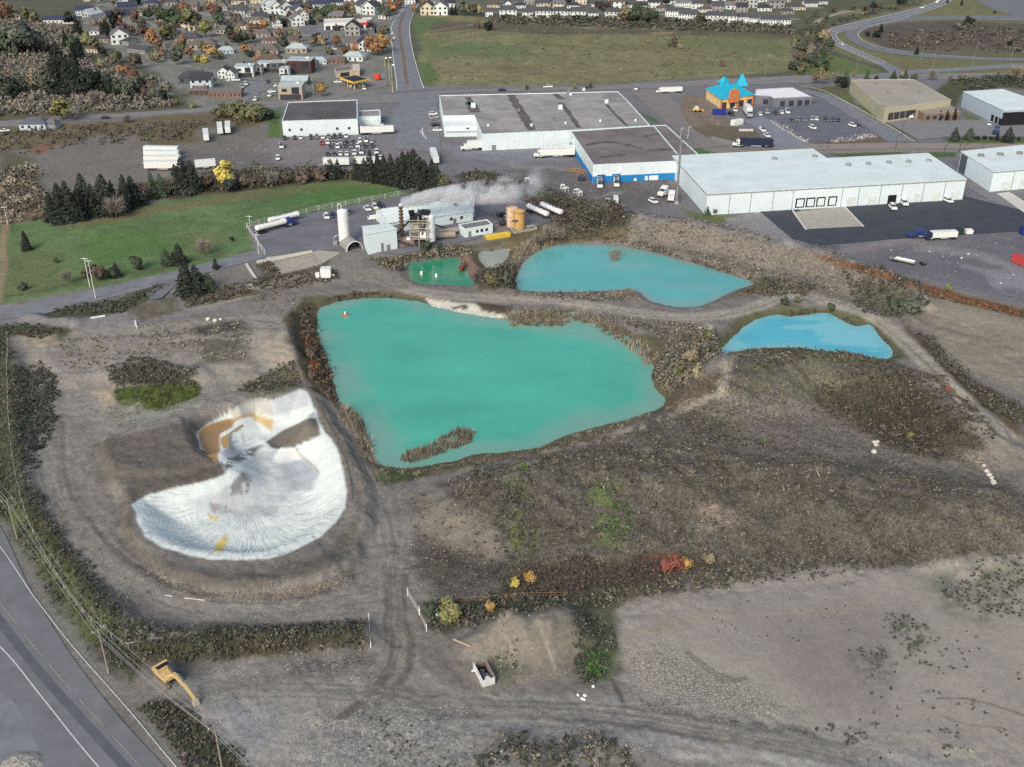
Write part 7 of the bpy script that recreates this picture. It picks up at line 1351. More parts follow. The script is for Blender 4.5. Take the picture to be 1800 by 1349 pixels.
# mixing tower with screens, hoppers and conveyors
x, y, _ = P(738, 432); h = hup(738, 432, 368); ang = ang
o = thing("mixing_tower", "cluttered mixing tower of tan steel frames with black screens on top", "tower", (x, y, 0))
for sx in (-3.2, 0, 3.2):
    for sy in (-2, 2): MB().tube((x + sx, y + sy, 0), (x + sx, y + sy, h * (.55 if sx == -3.2 else .85)), .22, n=6).build("frame_post", TANST, o)
for z_ in (3.2, 6.2, 9.2): MB().box((x + .4, y, z_), (7.2, 4.6, .25)).build("platform", TANST, o)
for z_ in (4.3, 7.3, 10.3):
    mb = MB()
    for s in (-1, 1): mb.box((x + .4, y + 2.3 * s, z_), (7.2, .08, .1)).box((x + .4 + 3.6 * s, y, z_), (.08, 4.6, .1))
    mb.build("handrail", PALE, o)
MB().box((x - 1, y, h * .78), (4.4, 3.4, 2.2), .1).box((x + 2.4, y + .6, h * .9), (3.2, 2.2, 1.6), -.2).box((x - 2.4, y - .4, h * .92), (1.8, 1.6, 1.4), .4).build("screen_house", BLACK, o)
MB().lathe([(.5, 0), (1.7, 1.8), (1.7, 3.4)], 10, (x - .5, y - .2, h * .38)).build("hopper", TANST, o); MB().box((x + 1.5, y - 1, 4.7), (2.2, 2, 2.4)).build("weigh_box", PALE, o); MB().box((x + 1, y, 1.3), (5, 3.6, 1.6)).build("pump_deck", DARK, o)
MB().tube((x + 2.6, y - 1.6, h * .8), (x + 1.2, y - 1.9, h * .35), .4, n=8).tube((x + .2, y + .3, h * .85), (x + .2, y + .3, h * .98), .8, .5, 8).build("duct", DARK, o)
for i_, (p0, p1) in enumerate((((x - 8.5, y + 3, 3.2), (x - 2, y + .5, h * .78)), ((x - 3, y - 2.6, 1.2), (x - 9, y - 1, 2.4)))): MB().tube(p0, p1, .5, .5, 4).build("conveyor", DARK, o)
MB().box((x - 6.5, y + 1.2, 1.1), (8, 4.5, 2.0), ang).build("aggregate_bin", PINK, o)
MB().tube((x + 4.2, y + 6, 1.6), (x + 12.5, y + 7.5, 1.6), 1.15, 1.15, 14).build("dryer_drum", TANST, o)
x2, y2, _ = P(757, 431); h2 = hup(757, 431, 378)
s_ = thing("silo", "stout white silo standing beside the mixing tower", "silo", (x2, y2, 0)); MB().lathe([(.6, .6), (1.85, 1.8), (1.85, h2 - .3), (1.6, h2), (.3, h2 + .4)], 18, (x2, y2, 0)).build("silo_body", PALE, s_)
for k in range(4): a = k * 1.57 + .8; MB().tube((x2 + math.cos(a) * 1.6, y2 + math.sin(a) * 1.6, 0), (x2 + math.cos(a) * 1.6, y2 + math.sin(a) * 1.6, 2), .2, n=6).build("silo_leg", DARK, s_)
MB().tube((x2, y2, h2), (x2 - 2.2, y2 + .8, h2 + 1.2), .3, n=6).build("feed_pipe", DARK, s_)
x, y, _ = P(786, 413); o = thing("conveyor_unit", "low tan conveyor and drum machine between tower and small office", "machine", (x, y, 0)); MB().tube((x - 4, y - 1, 1.2), (x + 4, y + 1.2, 1.7), 1.0, n=10).build("drum", TANST, o); MB().box((x, y, .5), (9, 2.4, .6), ang).build("skid", DARK, o); MB().tube((x - 5, y + 2, 3.4), (x + 1, y + 3.5, .6), .35, n=4).build("conveyor", DARK, o)
# small office with flat roof
b = Bld("small_white_office", "small white plant office with a grey flat roof, three square windows and a door", "office", [P(817,403,3.5),P(866,394.5,3.5),P(856,386,3.5),P(806,394.5,3.5)], 3.5, WHITE, mat("office_grey_roof", A(116,114,118), var=.12, scale=.3), parapet=WHITE, pw=.25)
i = front(b)
for px in (839, 847, 855.5): b.on(i, b.upx(i, px, 408), 1.1, 1.3, 2.4, "window", GLASS, .08)
b.on(i, b.upx(i, 826, 416), 1.2, 0, 2.3, "door", GREY, .08)
# tanks in a concrete bund
x, y, _ = P(913, 402); h = hup(913, 402, 371)
o = thing("orange_tank", "round ochre orange storage tank in a low concrete bund", "tank", (x, y, 0)); MB().lathe([(2.15, 0), (2.15, h), (2.0, h + .3), (.2, h + .8)], 20, (x, y, 0)).build("tank_shell", ORNG, o); MB().lathe([(2.25, h - .35), (2.25, h - .1)], 20, (x, y, 0)).build("tank_rim", RUST, o); MB().box((x - 1.4, y - 2.2, h * .55), (3.2, .5, .4), .3).build("pipe_bridge", DARK, o)
x2, y2 = x - 2.7, y + 3.2; s_ = thing("rust_pink_tank", "pale rusty pink tank just behind the orange tank", "tank", (x2, y2, 0)); MB().lathe([(2.3, 0), (2.3, h + .2), (2.0, h + .5), (.2, h + .9)], 20, (x2, y2, 0)).build("tank_shell", mat("rusty_pink", A(196,172,152), var=.2, scale=.8), s_); MB().tube((x2 - 1.2, y2 - 2.0, 0), (x2 - 1.2, y2 - 2.0, h), .15, n=6).build("pipe", PALE, s_)
w = ccw(QS([(898,404),(938,399),(944,404),(904,411)])); mb = MB()
for i_ in range(4):
    a, c_ = w[i_], w[(i_ + 1) % 4]; mb.box(((a[0] + c_[0]) / 2, (a[1] + c_[1]) / 2, .45), (math.dist(a, c_) - .3, .3, .9), math.atan2(c_[1] - a[1], c_[0] - a[0]))
tag(mb.build("concrete_bund", CONC), "low concrete wall around the orange tank's near side", "wall")
x, y, _ = P(884, 396); o = thing("loading_conveyor", "black slanted conveyor between the office and the orange tank", "conveyor", (x, y, 0)); MB().tube((x - 5, y + 3, 3.2), (x + 5, y - 1, .8), .4, n=4).tube((x - 1, y - 2, 1), (x + 6.5, y + .5, 3.8), .35, n=4).build("belt", DARK, o); MB().box((x, y, .7), (2.6, 1.8, 1.4), .5).build("motor_box", DARK, o)
for k in (-3, 2): MB().tube((x + k, y + 1, 0), (x + k, y + 1, 1.6), .14, n=5).build("support", STEEL, o)
x, y, _ = P(875, 418); o = thing("yellow_skip", "long low yellow steel box lying by the small office", "skip", (x, y, 0)); a_ = heading(875, 418, 10, -1.6); MB().box((x, y, .7), (9.2, 2.4, 1.3), a_, taper=1.05).build("box_body", mat("skip_yellow", A(222,190,72), rough=.6, var=.1), o)
for k in (-4.2, 4.2): MB().box((x + math.cos(a_) * k, y + math.sin(a_) * k, .1), (.5, 2.3, .25), a_).build("skid_foot", DARK, o)
x, y, _ = P(718, 431); o = thing("yard_lamp", "short yard lamp burning white between the white building and the tower", "lamp", (x, y, 0)); MB().tube((x, y, 0), (x, y, 2.2), .1, n=6).build("post", STEEL, o); MB().box((x, y, 2.4), (.8, .5, .4)).build("lamp_head", LAMP, o)
# fence of the plant yard
def fence(name, label, pts, hgt, m, step=5.0, rails=3, zfun=None, n=0):
    w = resample(smooth_line([Q(*p) for p in pts], 4) if n else [Q(*p) for p in pts], step); o = thing(name, label, "fence", (*w[0], 0)); mb = MB()
    Z = [zfun(*q) if zfun else 0 for q in w]
    for (a, za), (b_, zb) in zip(zip(w[:-1], Z[:-1]), zip(w[1:], Z[1:])):
        for r in range(rails): z_ = hgt * (1 - r / max(1, rails)); mb.tube((*a, za + z_), (*b_, zb + z_), .035, n=4, caps=False)
    mb.build("wire_panel", m, o)
    for q, z_ in list(zip(w, Z))[:99]: MB().tube((*q, z_ - .2), (*q, z_ + hgt + .1), .07, n=5).build("post", m, o)
    return o
fence("chain_fence", "pale chain fence around the plant yard beside the lawn", [(466,449),(434,402),(560,371),(700,346),(735,339)], 2.2, PALE, 5, 4)
fence("chain_fence", "rusty fence behind the orange tank and tank trailers", [(845,348),(910,352),(990,388)], 2.0, RUST, 6, 3)
def bar(name, label, cat, a, b, w_, h_, m, za=0, zb=0):
    A0, B0 = P(*a), P(*b); c_ = ((A0[0] + B0[0]) / 2, (A0[1] + B0[1]) / 2); z_ = hz(*c_); return tag(MB().box((*c_, z_ + h_ / 2), (math.dist(A0[:2], B0[:2]), w_, h_), math.atan2(B0[1] - A0[1], B0[0] - A0[0])).build(name, m), label, cat)
bar("low_wall", "long pale concrete kerb wall between access road and slab", "wall", (452,463), (549,444.5), .7, .9, CONC2); bar("concrete_beam", "white concrete beam lying at the left end of the rough lot", "beam", (433,466), (451,493), .7, .7, CONC2); bar("concrete_block", "short pale concrete block on the kerb wall", "block", (469,459), (477,458), 1.2, 1.1, CONC2)
# white portable unit
x, y, z = G(574, 490); o = thing("portable_unit", "white portable box unit on a trailer at the dirt junction", "trailer", (x, y, z)); MB().box((x, y, z + 2.3), (3.4, 2.6, 3.2)).build("box_body", VWHITE, o); MB().box((x - .2, y - .6, z + .55), (3.0, 2.2, .2)).build("chassis", UNDER, o); MB().tube((x, y - 1.3, z + .5), (x + .3, y - 3.4, z + .3), .12, n=5).build("drawbar", PALE, o); MB().box((x - 3.0, y + .3, z + 1.1), (1.3, 1.2, 1.7)).build("side_tank", VWHITE, o); MB().box((x + 2.3, y - .2, z + 1.4), (1.0, .3, .3)).build("outrigger", PALE, o)
for s in (-1, 1): w_ = link("wheel", wheel_mesh(.4, .3), None, o); w_.location = (1.0, s * 1.0, .4)
# steam
vm = bpy.data.materials.new("steam"); vm.use_nodes = True; t = vm.node_tree; t.nodes.remove(t.nodes["Principled BSDF"])
pv = t.nodes.new("ShaderNodeVolumePrincipled"); pv.inputs["Color"].default_value = (1, 1, 1, 1); pv.inputs["Anisotropy"].default_value = .2
tc = t.nodes.new("ShaderNodeTexCoord"); nz = t.nodes.new("ShaderNodeTexNoise"); nz.inputs["Scale"].default_value = .16; nz.inputs["Detail"].default_value = 4; nz.inputs["Roughness"].default_value = .6; t.links.new(tc.outputs["Object"], nz.inputs["Vector"])
sx_ = t.nodes.new("ShaderNodeSeparateXYZ"); t.links.new(tc.outputs["Object"], sx_.inputs[0])
def M(op, a, b=None, c=None, cl=False):
    n = t.nodes.new("ShaderNodeMath"); n.operation = op; n.use_clamp = cl
    for i_, v in enumerate((a, b, c)):
        if v is None: continue
        if hasattr(v, 'is_output'): t.links.new(v, n.inputs[i_])
        else: n.inputs[i_].default_value = v
    return n.outputs[0]
X_, Y_, Z_ = sx_.outputs
rad = M('MULTIPLY_ADD', X_, .09, 2.2); zc = M('MULTIPLY_ADD', X_, .03, 0); yc = M('MULTIPLY', M('SINE', M('MULTIPLY', X_, .12)), 1.6)
dz = M('SUBTRACT', Z_, zc); dy = M('SUBTRACT', Y_, yc); dd = M('SQRT', M('ADD', M('MULTIPLY', dz, dz), M('MULTIPLY', dy, dy)))
fall = M('SUBTRACT', 1.0, M('DIVIDE', dd, rad), None, True); tail = M('SUBTRACT', 1.0, M('DIVIDE', X_, 58.0), None, True); start = M('MULTIPLY', X_, .7, None, True)
puff = M('SUBTRACT', nz.outputs["Fac"], M('MULTIPLY_ADD', X_, .0016, .37)); puff = M('MULTIPLY', M('MAXIMUM', puff, 0.0), 9.0)
den = M('MULTIPLY', M('MULTIPLY', M('MULTIPLY', fall, puff), M('MULTIPLY', tail, start)), 1.9); t.links.new(den, pv.inputs["Density"]); t.links.new(pv.outputs[0], t.nodes["Material Output"].inputs["Volume"])
x, y, _ = P(707, 417); h = hup(707, 417, 357)
e1 = P(985, 322, 14); ang = math.atan2(e1[1] - y, e1[0] - x)
mb = MB().box((34.5, 1.5, 3), (70, 20, 24)); o = mb.build("steam", vm); o.location = (x, y, h); o.rotation_euler = (0, 0, ang); kind(o, "stuff", "white steam drifting right from the brown stack")
# ------------------------------------------------------------------ houses
HW = mat("house_wall", (.5, .5, .5), rough=.8, var=.06, scale=.5, tint=True); HR = mat("house_roof", (.2, .2, .2), rough=.9, var=.15, scale=.6, tint=True)
BRICK = mat("chimney_brick", A(128,96,84), var=.15, scale=3); DOORM = mat("house_door", A(92,70,62)); HTRIM = mat("house_trim", A(222,226,230))
HP = {}
def win(o, x, y, z, w=1.3, h=1.3, side=0):
    d = (w, .1, h) if side == 0 else (.1, w, h); f = MB().box((x, y, z), d).build("window", GLASS, o, False); return f
def gable(w, d, eave, ridge, name, floors=2, hip=0.0, turn=False):
    o = thing(name, "x x x x", "house", (0, 0, -500)); a, b = w / 2, d / 2
    if hip > 0:
        MB().prism([(-a, -b), (a, -b), (a, b), (-a, b)], 0, eave, top=False).build("wall", HW, o, False); e = .5; i_ = a - hip * b
        rf = MB().add([(-a - e, -b - e, eave - .05), (a + e, -b - e, eave - .05), (a + e, b + e, eave - .05), (-a - e, b + e, eave - .05), (-i_, 0, ridge), (i_, 0, ridge)], [(0, 1, 5, 4), (1, 2, 5), (2, 3, 4, 5), (3, 0, 4), (3, 2, 1, 0)]).build("roof", HR, o, False)
    else:
        MB().add([(-a,-b,0),(a,-b,0),(a,b,0),(-a,b,0),(-a,-b,eave),(a,-b,eave),(a,b,eave),(-a,b,eave),(-a,0,ridge),(a,0,ridge)] if not turn else [(-a,-b,0),(a,-b,0),(a,b,0),(-a,b,0),(-a,-b,eave),(a,-b,eave),(a,b,eave),(-a,b,eave),(0,-b,ridge),(0,b,ridge)],
                 [(0,1,5,4),(2,3,7,6),(1,2,6,9,5),(3,0,4,8,7)] if not turn else [(0,1,5,8,4),(2,3,7,9,6),(1,2,6,5),(3,0,4,7)]).build("wall", HW, o, False)
        e = .45; rf = MB()
        for s in (-1, 1):
            if not turn: v = [(-a - e, s * (b + e), eave - .25), (a + e, s * (b + e), eave - .25), (a + e, 0, ridge + .1), (-a - e, 0, ridge + .1)]
            else: v = [(s * (a + e), -b - e, eave - .25), (s * (a + e), b + e, eave - .25), (0, b + e, ridge + .1), (0, -b - e, ridge + .1)]
            rf.add(v + [(x, y, z + .2) for x, y, z in v], [(4, 5, 6, 7), (3, 2, 1, 0), (0, 1, 5, 4), (1, 2, 6, 5), (3, 0, 4, 7)])
        rf = rf.build("roof", HR, o, False)
    MB().box((a * .45, b * .25, ridge), (.9, .9, 1.6)).build("chimney", BRICK, rf, False)
    nx = max(2, int(w / 3))
    for fl in range(floors):
        for k in range(nx):
            if fl == 0 and k == nx // 2: continue
            win(o, -a + w * (k + .5) / nx, -b - .03, 1.6 + fl * 2.7)
    MB().box((-a + w * (nx // 2 + .5) / nx, -b - .03, 1.05), (1.1, .1, 2.1)).build("door", DOORM, o, False)
    return o
HP['gable'] = gable(11, 9, 5.2, 8.0, "house"); HP['low'] = gable(13, 9, 3.0, 5.4, "bungalow", 1, .75); HP['front'] = gable(9, 11, 5.0, 8.2, "house", 2, 0, True); HP['town'] = gable(14, 10, 5.6, 8.6, "townhouse", 2, .45); HP['row'] = gable(22, 10, 5.6, 8.4, "row_house", 2, 0); HP['lowrow'] = gable(26, 10, 3.4, 5.8, "row_house", 1, 0)
o = HP['flat'] = thing("modern_house", "x x x x", "house", (0, 0, -500)); MB().prism([(-5.5, -4.5), (5.5, -4.5), (5.5, 4.5), (-5.5, 4.5)], 0, 6.2, top=False).build("wall", HW, o, False); MB().box((0, 0, 6.3), (11.4, 9.4, .35)).build("roof", HR, o, False); MB().box((2.4, -4.56, 4.2), (3.4, .16, 3.0)).build("window", GLASS, o, False); MB().box((-2.6, -4.56, 4.4), (2.2, .16, 1.4)).build("window", GLASS, o, False); MB().box((0, -4.6, 1.3), (9.6, .2, 2.4)).build("garage_front", DARK, o, False); MB().box((3, 1, 6.7), (1.4, 1.4, .7)).build("roof_unit", HTRIM, o, False)
WID = dict(gable=11, low=13, front=9, town=14, row=22, lowrow=26, flat=11)
HC = dict(white=(214,222,228), cream=(206,200,184), brick=(138,110,100), grey=(150,152,156), tan=(166,156,146), pink=(168,158,154), bluewhite=(190,206,224), slate=(92,98,112), maroon=(84,56,60), dark=(62,64,74), charcoal=(78,80,90), brown=(98,86,82), paleroof=(172,186,194), greyroof=(112,112,120), navy=(58,64,92), brownroof=(110,104,104), lightgrey=(176,180,184))
HOUSES = []
def house(px, py, wpx, kd, wc, rc, where, group, rz=None):
    x, y, _ = P(px, py); s = wpx / pxm(py) / WID[kd]; rz = random.uniform(-.12, .12) if rz is None else rz
    sz = min(1.25, max(.8, s)); j = random.uniform(.94, 1.06)
    o = dup(HP[kd], (x, y + 4.5 * sz, 0), rz, "", group, {'wall': tuple(v * j for v in A(*HC[wc])), 'roof': tuple(v * j for v in A(*HC[rc]))}, (s, sz, sz)); o["category"] = "house"
    HOUSES.append((o, kd, wc, rc, where, px)); return o
T = "behind the meadow"
for px, w in ((860,13),(893,30),(927,18),(955,28),(985,28),(1015,28),(1043,17),(1078,28)): house(px, 30 + (px - 860) * .012, w, 'town' if w > 20 else 'gable', 'white', 'charcoal', "in the white row behind the meadow", "white houses behind the meadow", 0)
for px, py, w in ((1186,30,30),(1212,36,34),(1254,39,28),(1282,40,27),(1307,41,17),(1325,43,15),(1352,45,31),(1379,46,21)): house(px, py, w, 'row' if w > 29 else 'town', 'white', 'charcoal', "in the terrace near the ramp", "white terrace near the highway ramp", -.06 if px > 1230 else -.25)
random.seed(9)
for k, (px, py, w, kd) in enumerate([(752,27,24,'front'),(774,27,26,'front'),(760,14,22,'gable'),(785,13,30,'low'),(868,14,22,'low'),(892,17,16,'front'),(915,15,18,'low'),(930,8,18,'front'),(955,12,24,'low'),(982,16,20,'gable'),(1008,15,22,'low'),(1022,8,20,'gable'),(1050,12,18,'low'),(1085,16,26,'gable'),(1108,14,22,'low'),(1130,15,22,'low'),(1150,14,20,'gable'),(1165,20,22,'low'),(1180,8,26,'low'),(1200,14,26,'row'),(1225,16,20,'gable'),(1240,22,22,'low'),(1262,20,20,'gable'),(1285,17,30,'low'),(1305,22,20,'gable'),(1320,14,22,'front'),(1345,20,24,'low'),(1365,15,26,'gable'),(1385,25,22,'low'),(1405,18,22,'low'),(1425,12,24,'lowrow'),(1445,8,20,'low'),(1300,4,24,'low'),(1265,2,24,'low'),(1340,4,24,'low'),(1380,4,22,'low'),(1130,2,22,'low'),(1080,2,22,'low'),(1000,-2,22,'low'),(940,-4,22,'low')]):
    house(px, py, w, kd, random.choice(['white', 'white', 'grey', 'cream', 'lightgrey']), random.choice(['charcoal', 'brown', 'greyroof', 'dark', 'charcoal']), "behind the white row", "houses in the back streets behind the meadow")
for q in [(27,40,22,'front','cream','greyroof',0),(104,42,54,'lowrow','white','navy',.1),(160,38,22,'front','lightgrey','paleroof',-.5),(152,42,22,'low','grey','greyroof',.3),(148,28,30,'row','bluewhite','navy',.2),(205,30,40,'lowrow','slate','navy',.4),(222,20,34,'row','slate','navy',.4),(172,62,30,'low','white','greyroof',.1),(208,78,30,'front','white','greyroof',.3),(215,78,44,'lowrow','grey','dark',-.5),(245,94,44,'lowrow','grey','charcoal',-.5),(278,104,40,'lowrow','grey','dark',-.45),(232,52,22,'low','pink','greyroof',None),(222,44,24,'low','grey','brownroof',None),(330,78,42,'low','pink','charcoal',-.05),(355,88,44,'low','pink','brownroof',.1),(396,95,26,'low','bluewhite','paleroof',.2),(318,68,14,'gable','white','greyroof',None),(395,60,30,'low','cream','greyroof',None),(385,46,28,'low','pink','brownroof',None),(420,30,24,'gable','lightgrey','charcoal',None),(350,18,24,'low','pink','brownroof',None),(335,22,24,'gable','pink','brownroof',None),(385,18,26,'low','cream','greyroof',None),(300,10,24,'low','grey','charcoal',None),(265,12,24,'low','grey','navy',None)]:
    house(*q[:6], "in the left suburb", "houses in the left part of the suburb", q[6])
for q in [(340,148,52,'low','slate','charcoal',.05),(352,158,36,'gable','bluewhite','dark',.12),(350,168,34,'low','brown','brownroof',0),(396,172,56,'lowrow','brick','brownroof',.03),(394,138,20,'front','white','charcoal',0),(406,142,16,'front','white','greyroof',0),(429,136,32,'flat','white','paleroof',.05),(452,132,16,'flat','lightgrey','greyroof',0),(468,126,26,'flat','white','paleroof',0),(490,128,30,'flat','slate','lightgrey',0),(500,136,16,'flat','white','lightgrey',0),(528,130,42,'flat','maroon','paleroof',-.05),(518,150,46,'lowrow','slate','paleroof',-.02),(511,176,42,'flat','tan','paleroof',.02),(472,114,40,'low','grey','brown',0),(521,94,36,'low','tan','paleroof',0),(465,98,44,'low','pink','brownroof',.1),(560,114,24,'low','white','paleroof',.2),(592,113,30,'low','brick','brownroof',-.1),(622,108,36,'low','white','paleroof',-.15),(625,84,36,'low','lightgrey','brownroof',.15),(640,90,24,'front','white','navy',.2),(548,118,18,'low','grey','greyroof',0),(560,160,14,'low','brick','brown',0),(540,128,12,'low','brick','brown',0),(518,82,14,'gable','pink','brown',0)]:
    house(*q[:6], "in the lane above the white building", "houses in the lane above the white building", q[6])
for q in [(470,20,22,'front','white','paleroof',.3),(482,26,24,'front','white','paleroof',.4),(497,26,24,'front','white','charcoal',.5),(505,28,14,'front','white','charcoal',.4),(522,32,22,'front','white','charcoal',.4),(530,36,18,'front','white','brownroof',.4),(455,36,30,'low','grey','charcoal',.3),(440,30,24,'low','lightgrey','greyroof',None),(475,36,24,'low','lightgrey','charcoal',.4),(497,46,26,'low','white','charcoal',.3),(520,46,22,'front','white','greyroof',.4),(486,50,14,'front','white','brown',.4),(448,42,26,'low','cream','brownroof',None),(460,66,30,'low','pink','brownroof',None),(425,52,26,'low','cream','brownroof',None),(490,64,26,'low','pink','brownroof',None),(475,78,26,'low','pink','brown',None),(440,90,20,'low','pink','brownroof',None),(515,20,34,'row','slate','navy',.05),(560,18,40,'row','white','navy',.03),(590,14,26,'row','white','navy',.03),(640,24,28,'front','white','charcoal',.4),(652,26,24,'front','white','charcoal',-.3),(600,20,20,'low','brown','brown',None),(630,8,26,'gable','white','charcoal',None),(660,8,24,'gable','white','greyroof',None),(680,4,20,'gable','white','greyroof',None),(610,2,24,'gable','white','navy',None),(575,2,24,'gable','white','navy',None),(545,4,24,'gable','white','charcoal',None),(510,4,24,'gable','white','navy',None),(480,4,24,'gable','white','charcoal',None),(450,6,24,'low','cream','brownroof',None),(420,8,26,'low','cream','brownroof',None),(720,8,18,'gable','white','charcoal',None)]:
    house(*q[:6], "in the upper suburb", "houses in the upper part of the suburb", q[6])
random.seed(33)
taken = [(q[5], q[0].location.x, q[0].location.y) for q in HOUSES]
for k in range(420):
    px, py = random.uniform(160, 690), random.uniform(-16, 100); x_, y_ = Q(px, py)
    if any(abs(t_[1] - x_) < 15 and abs(t_[2] - y_) < 26 for t_ in taken) or px > 640 and py > 40 or 505 < px < 590 and 48 < py < 110 or px < 300 and py > 60 - (px - 160) * .1 + 40: continue
    taken.append((px, x_, y_)); house(px, py, random.uniform(20, 30) * pxm(py) / pxm(40), random.choice(['low', 'low', 'gable', 'front']), random.choice(['pink', 'cream', 'grey', 'white', 'lightgrey', 'brick']), random.choice(['charcoal', 'brownroof', 'greyroof', 'brown', 'dark', 'paleroof']), "among the suburb trees", "houses among the suburb trees", random.uniform(-.4, .4))
house(58, 229, 46, 'low', 'bluewhite', 'slate', "beside the road at the left edge", "bungalows at the left edge", 0); house(88, 228, 20, 'low', 'paleroof', 'greyroof', "beside the road at the left edge", "bungalows at the left edge", 0)
RN = dict(charcoal="charcoal", navy="dark blue", brown="brown", greyroof="grey", dark="near black", paleroof="pale blue", brownroof="brownish", lightgrey="light grey", slate="slate blue"); WN = dict(white="white", cream="cream", brick="brick", grey="grey", tan="tan", pink="pinkish", bluewhite="pale blue", slate="slate grey", maroon="maroon", brown="brown", lightgrey="pale grey", paleroof="pale blue")
SN = dict(gable="house", low="bungalow", front="gable fronted house", town="townhouse", row="row house", lowrow="low row house", flat="flat roofed house")
byk = {}
for q in HOUSES: byk.setdefault((q[4], q[2], q[3], q[1]), []).append(q)
for (where, wc, rc, kd), l_ in byk.items():
    l_.sort(key=lambda q: q[5]); nm = f"{WN[wc]} {SN[kd]} with {RN[rc]} roof"
    for i, q in enumerate(l_):
        q[0]["label"] = (f"{nm} {where}" if len(l_) == 1 else f"{nm} {where}, {'leftmost' if i == 0 else ('rightmost' if i == len(l_) - 1 else ordinal(i) + ' from left')}")
for p_ in HP.values():
    for ch in list(p_.children):
        for g in list(ch.children): bpy.data.objects.remove(g)
        bpy.data.objects.remove(ch)
    bpy.data.objects.remove(p_)
# strip shop and filling station
b = Bld("long_shop", "long low white shop building with a red front sign above a parking lot", "shop", [P(569,34,5),P(653,31,5),P(653,38,5),P(569,41,5)], 5, HTRIM, mat("shop_roof", A(206,206,206)), parapet=HTRIM)
i = front(b); L = b.frame(i)[2]
for k in range(7): b.on(i, L * (.08 + .14 * k), 3.4, .2, 2.8, "shop_window", GLASS, .1)
b.on(i, L * .87, 8, 3.0, 4.6, "shop_sign", mat("sign_red", A(206,60,66)), .25, .2); b.on(i, L * .3, 6, 3.2, 4.2, "shop_sign", mat("sign_white", A(230,232,234)), .25, .2)
x, y, _ = P(624, 152); cw = [P(597,137,5.2)[:2], P(621,145,5.2)[:2], P(650,139,5.2)[:2], P(626,132,5.2)[:2]]
o = thing("filling_station_canopy", "yellow edged filling station canopy with a dark top", "canopy", (x, y, 0)); MB().prism(ccw(cw), 4.4, 5.2).build("canopy_edge", mat("canopy_yellow", A(232,190,70), rough=.5), o); MB().prism(offset(ccw(cw), -.8), 5.2, 5.25).build("canopy_top", BLACK, o)
for k in range(4):
    a, b_ = cw[k], cw[(k + 2) % 4]; MB().tube((a[0] * .75 + b_[0] * .25, a[1] * .75 + b_[1] * .25, 0), (a[0] * .75 + b_[0] * .25, a[1] * .75 + b_[1] * .25, 4.4), .25, n=6).build("column", HTRIM, o)
for k in (.35, .65): MB().box((cw[0][0] * (1 - k) + cw[2][0] * k, cw[0][1] * (1 - k) + cw[2][1] * k, .8), (1.6, .8, 1.6)).build("fuel_pump", mat("pump_pale", A(200,190,150)), o)
b = Bld("station_kiosk", "pale low kiosk behind the filling station canopy", "kiosk", [P(588,119,4),P(616,115,4),P(620,122,4),P(590,126,4)], 4, mat("kiosk_wall", A(190,182,172)), mat("kiosk_roof", A(120,112,112)), parapet=mat("kiosk_rim", A(176,168,160)))
b.on(front(b), 6, 6, .4, 2.8, "shop_window", GLASS, .1)
b = Bld("kiosk_shed", "small tan block beside the filling station kiosk", "shed", [P(620,114,4),P(631,113,4),P(632,124,4),P(621,125,4)], 4, mat("tan_block", A(196,180,168)), mat("tan_block_roof", A(202,188,176)))
x, y, _ = P(664, 142); o = thing("red_price_sign", "round topped red sign block by the filling station", "sign", (x, y, 0)); MB().lathe([(1.6, .6), (2.0, 1.6), (1.8, 3.6), (.4, 4.4)], 12, (x, y, 0)).build("sign_body", mat("sign_red2", A(208,72,52)), o); MB().box((x, y, .3), (2.4, 2.0, .6)).build("sign_base", GREY, o)
# ------------------------------------------------------------------ poles, lamps and masts
def pole(px, py, pyt, label, kd="street_lamp", cat="street lamp", m=None, arm=1.6, lit=False, group="street lamps along the main roads"):
    x, y, _ = P(px, py); h = hup(px, py, pyt); o = thing(kd, label, cat, (x, y, 0), group=group); m = m or STEEL; MB().tube((x, y, 0), (x, y, h), .12, .08, 6).build("post", m, o)
    if arm: MB().tube((x, y, h), (x + arm, y, h + .25), .07, n=5).build("arm", m, o); MB().box((x + arm, y, h + .2), (.9, .35, .16)).build("lamp_head", LAMP if lit else m, o)
    else: MB().box((x, y, h - .6), (2.2, .12, .14)).build("crossarm", m, o)
    return o
for i, (px, py, pt) in enumerate(((797,158,137),(922,156,113),(1023,150,126),(1313,142,103),(1345,140,98),(1503,142,106),(1617,120,84),(1640,120,86),(1710,116,80),(1775,114,74),(1503,240,225),(1155,160,138),(1174,160,136))): pole(px, py, pt, f"pale street lamp by the main road, {ordinal(i)} from the boulevard" if i < 10 else f"pale lamp post at the building site, {ordinal(i - 10)} of three")
for i, (px, py, pt) in enumerate(((685,142,102),(676,118,103),(690,163,115))): pole(px, py, pt, f"{['tall yellow lit lamp post','short white lit lamp post','yellow lamp mast'][i]} at the filling station corner", m=mat("lamp_yellow", A(226,214,160)), arm=1.2, lit=True, group="lit lamps at the filling station")
for i, (px, py, pt) in enumerate(((299,193,150),(464,180,124),(500,240,214),(552,178,132))): pole(px, py, pt, f"wooden utility pole along the cross road, {ordinal(i)} from the left edge", "utility_pole", "utility pole", mat("pole_wood", A(150,142,130)), 0, group="utility poles along the cross road")
for i, (px, py, pt) in enumerate(((158,505,452),(168,525,456),(14,395,362),(440,400,378),(455,448,410))): pole(px, py, pt, f"slim pale pole near the access road, {ordinal(i)} in view", "utility_pole", "utility pole", PALE, 0, group="slim poles near the access road")
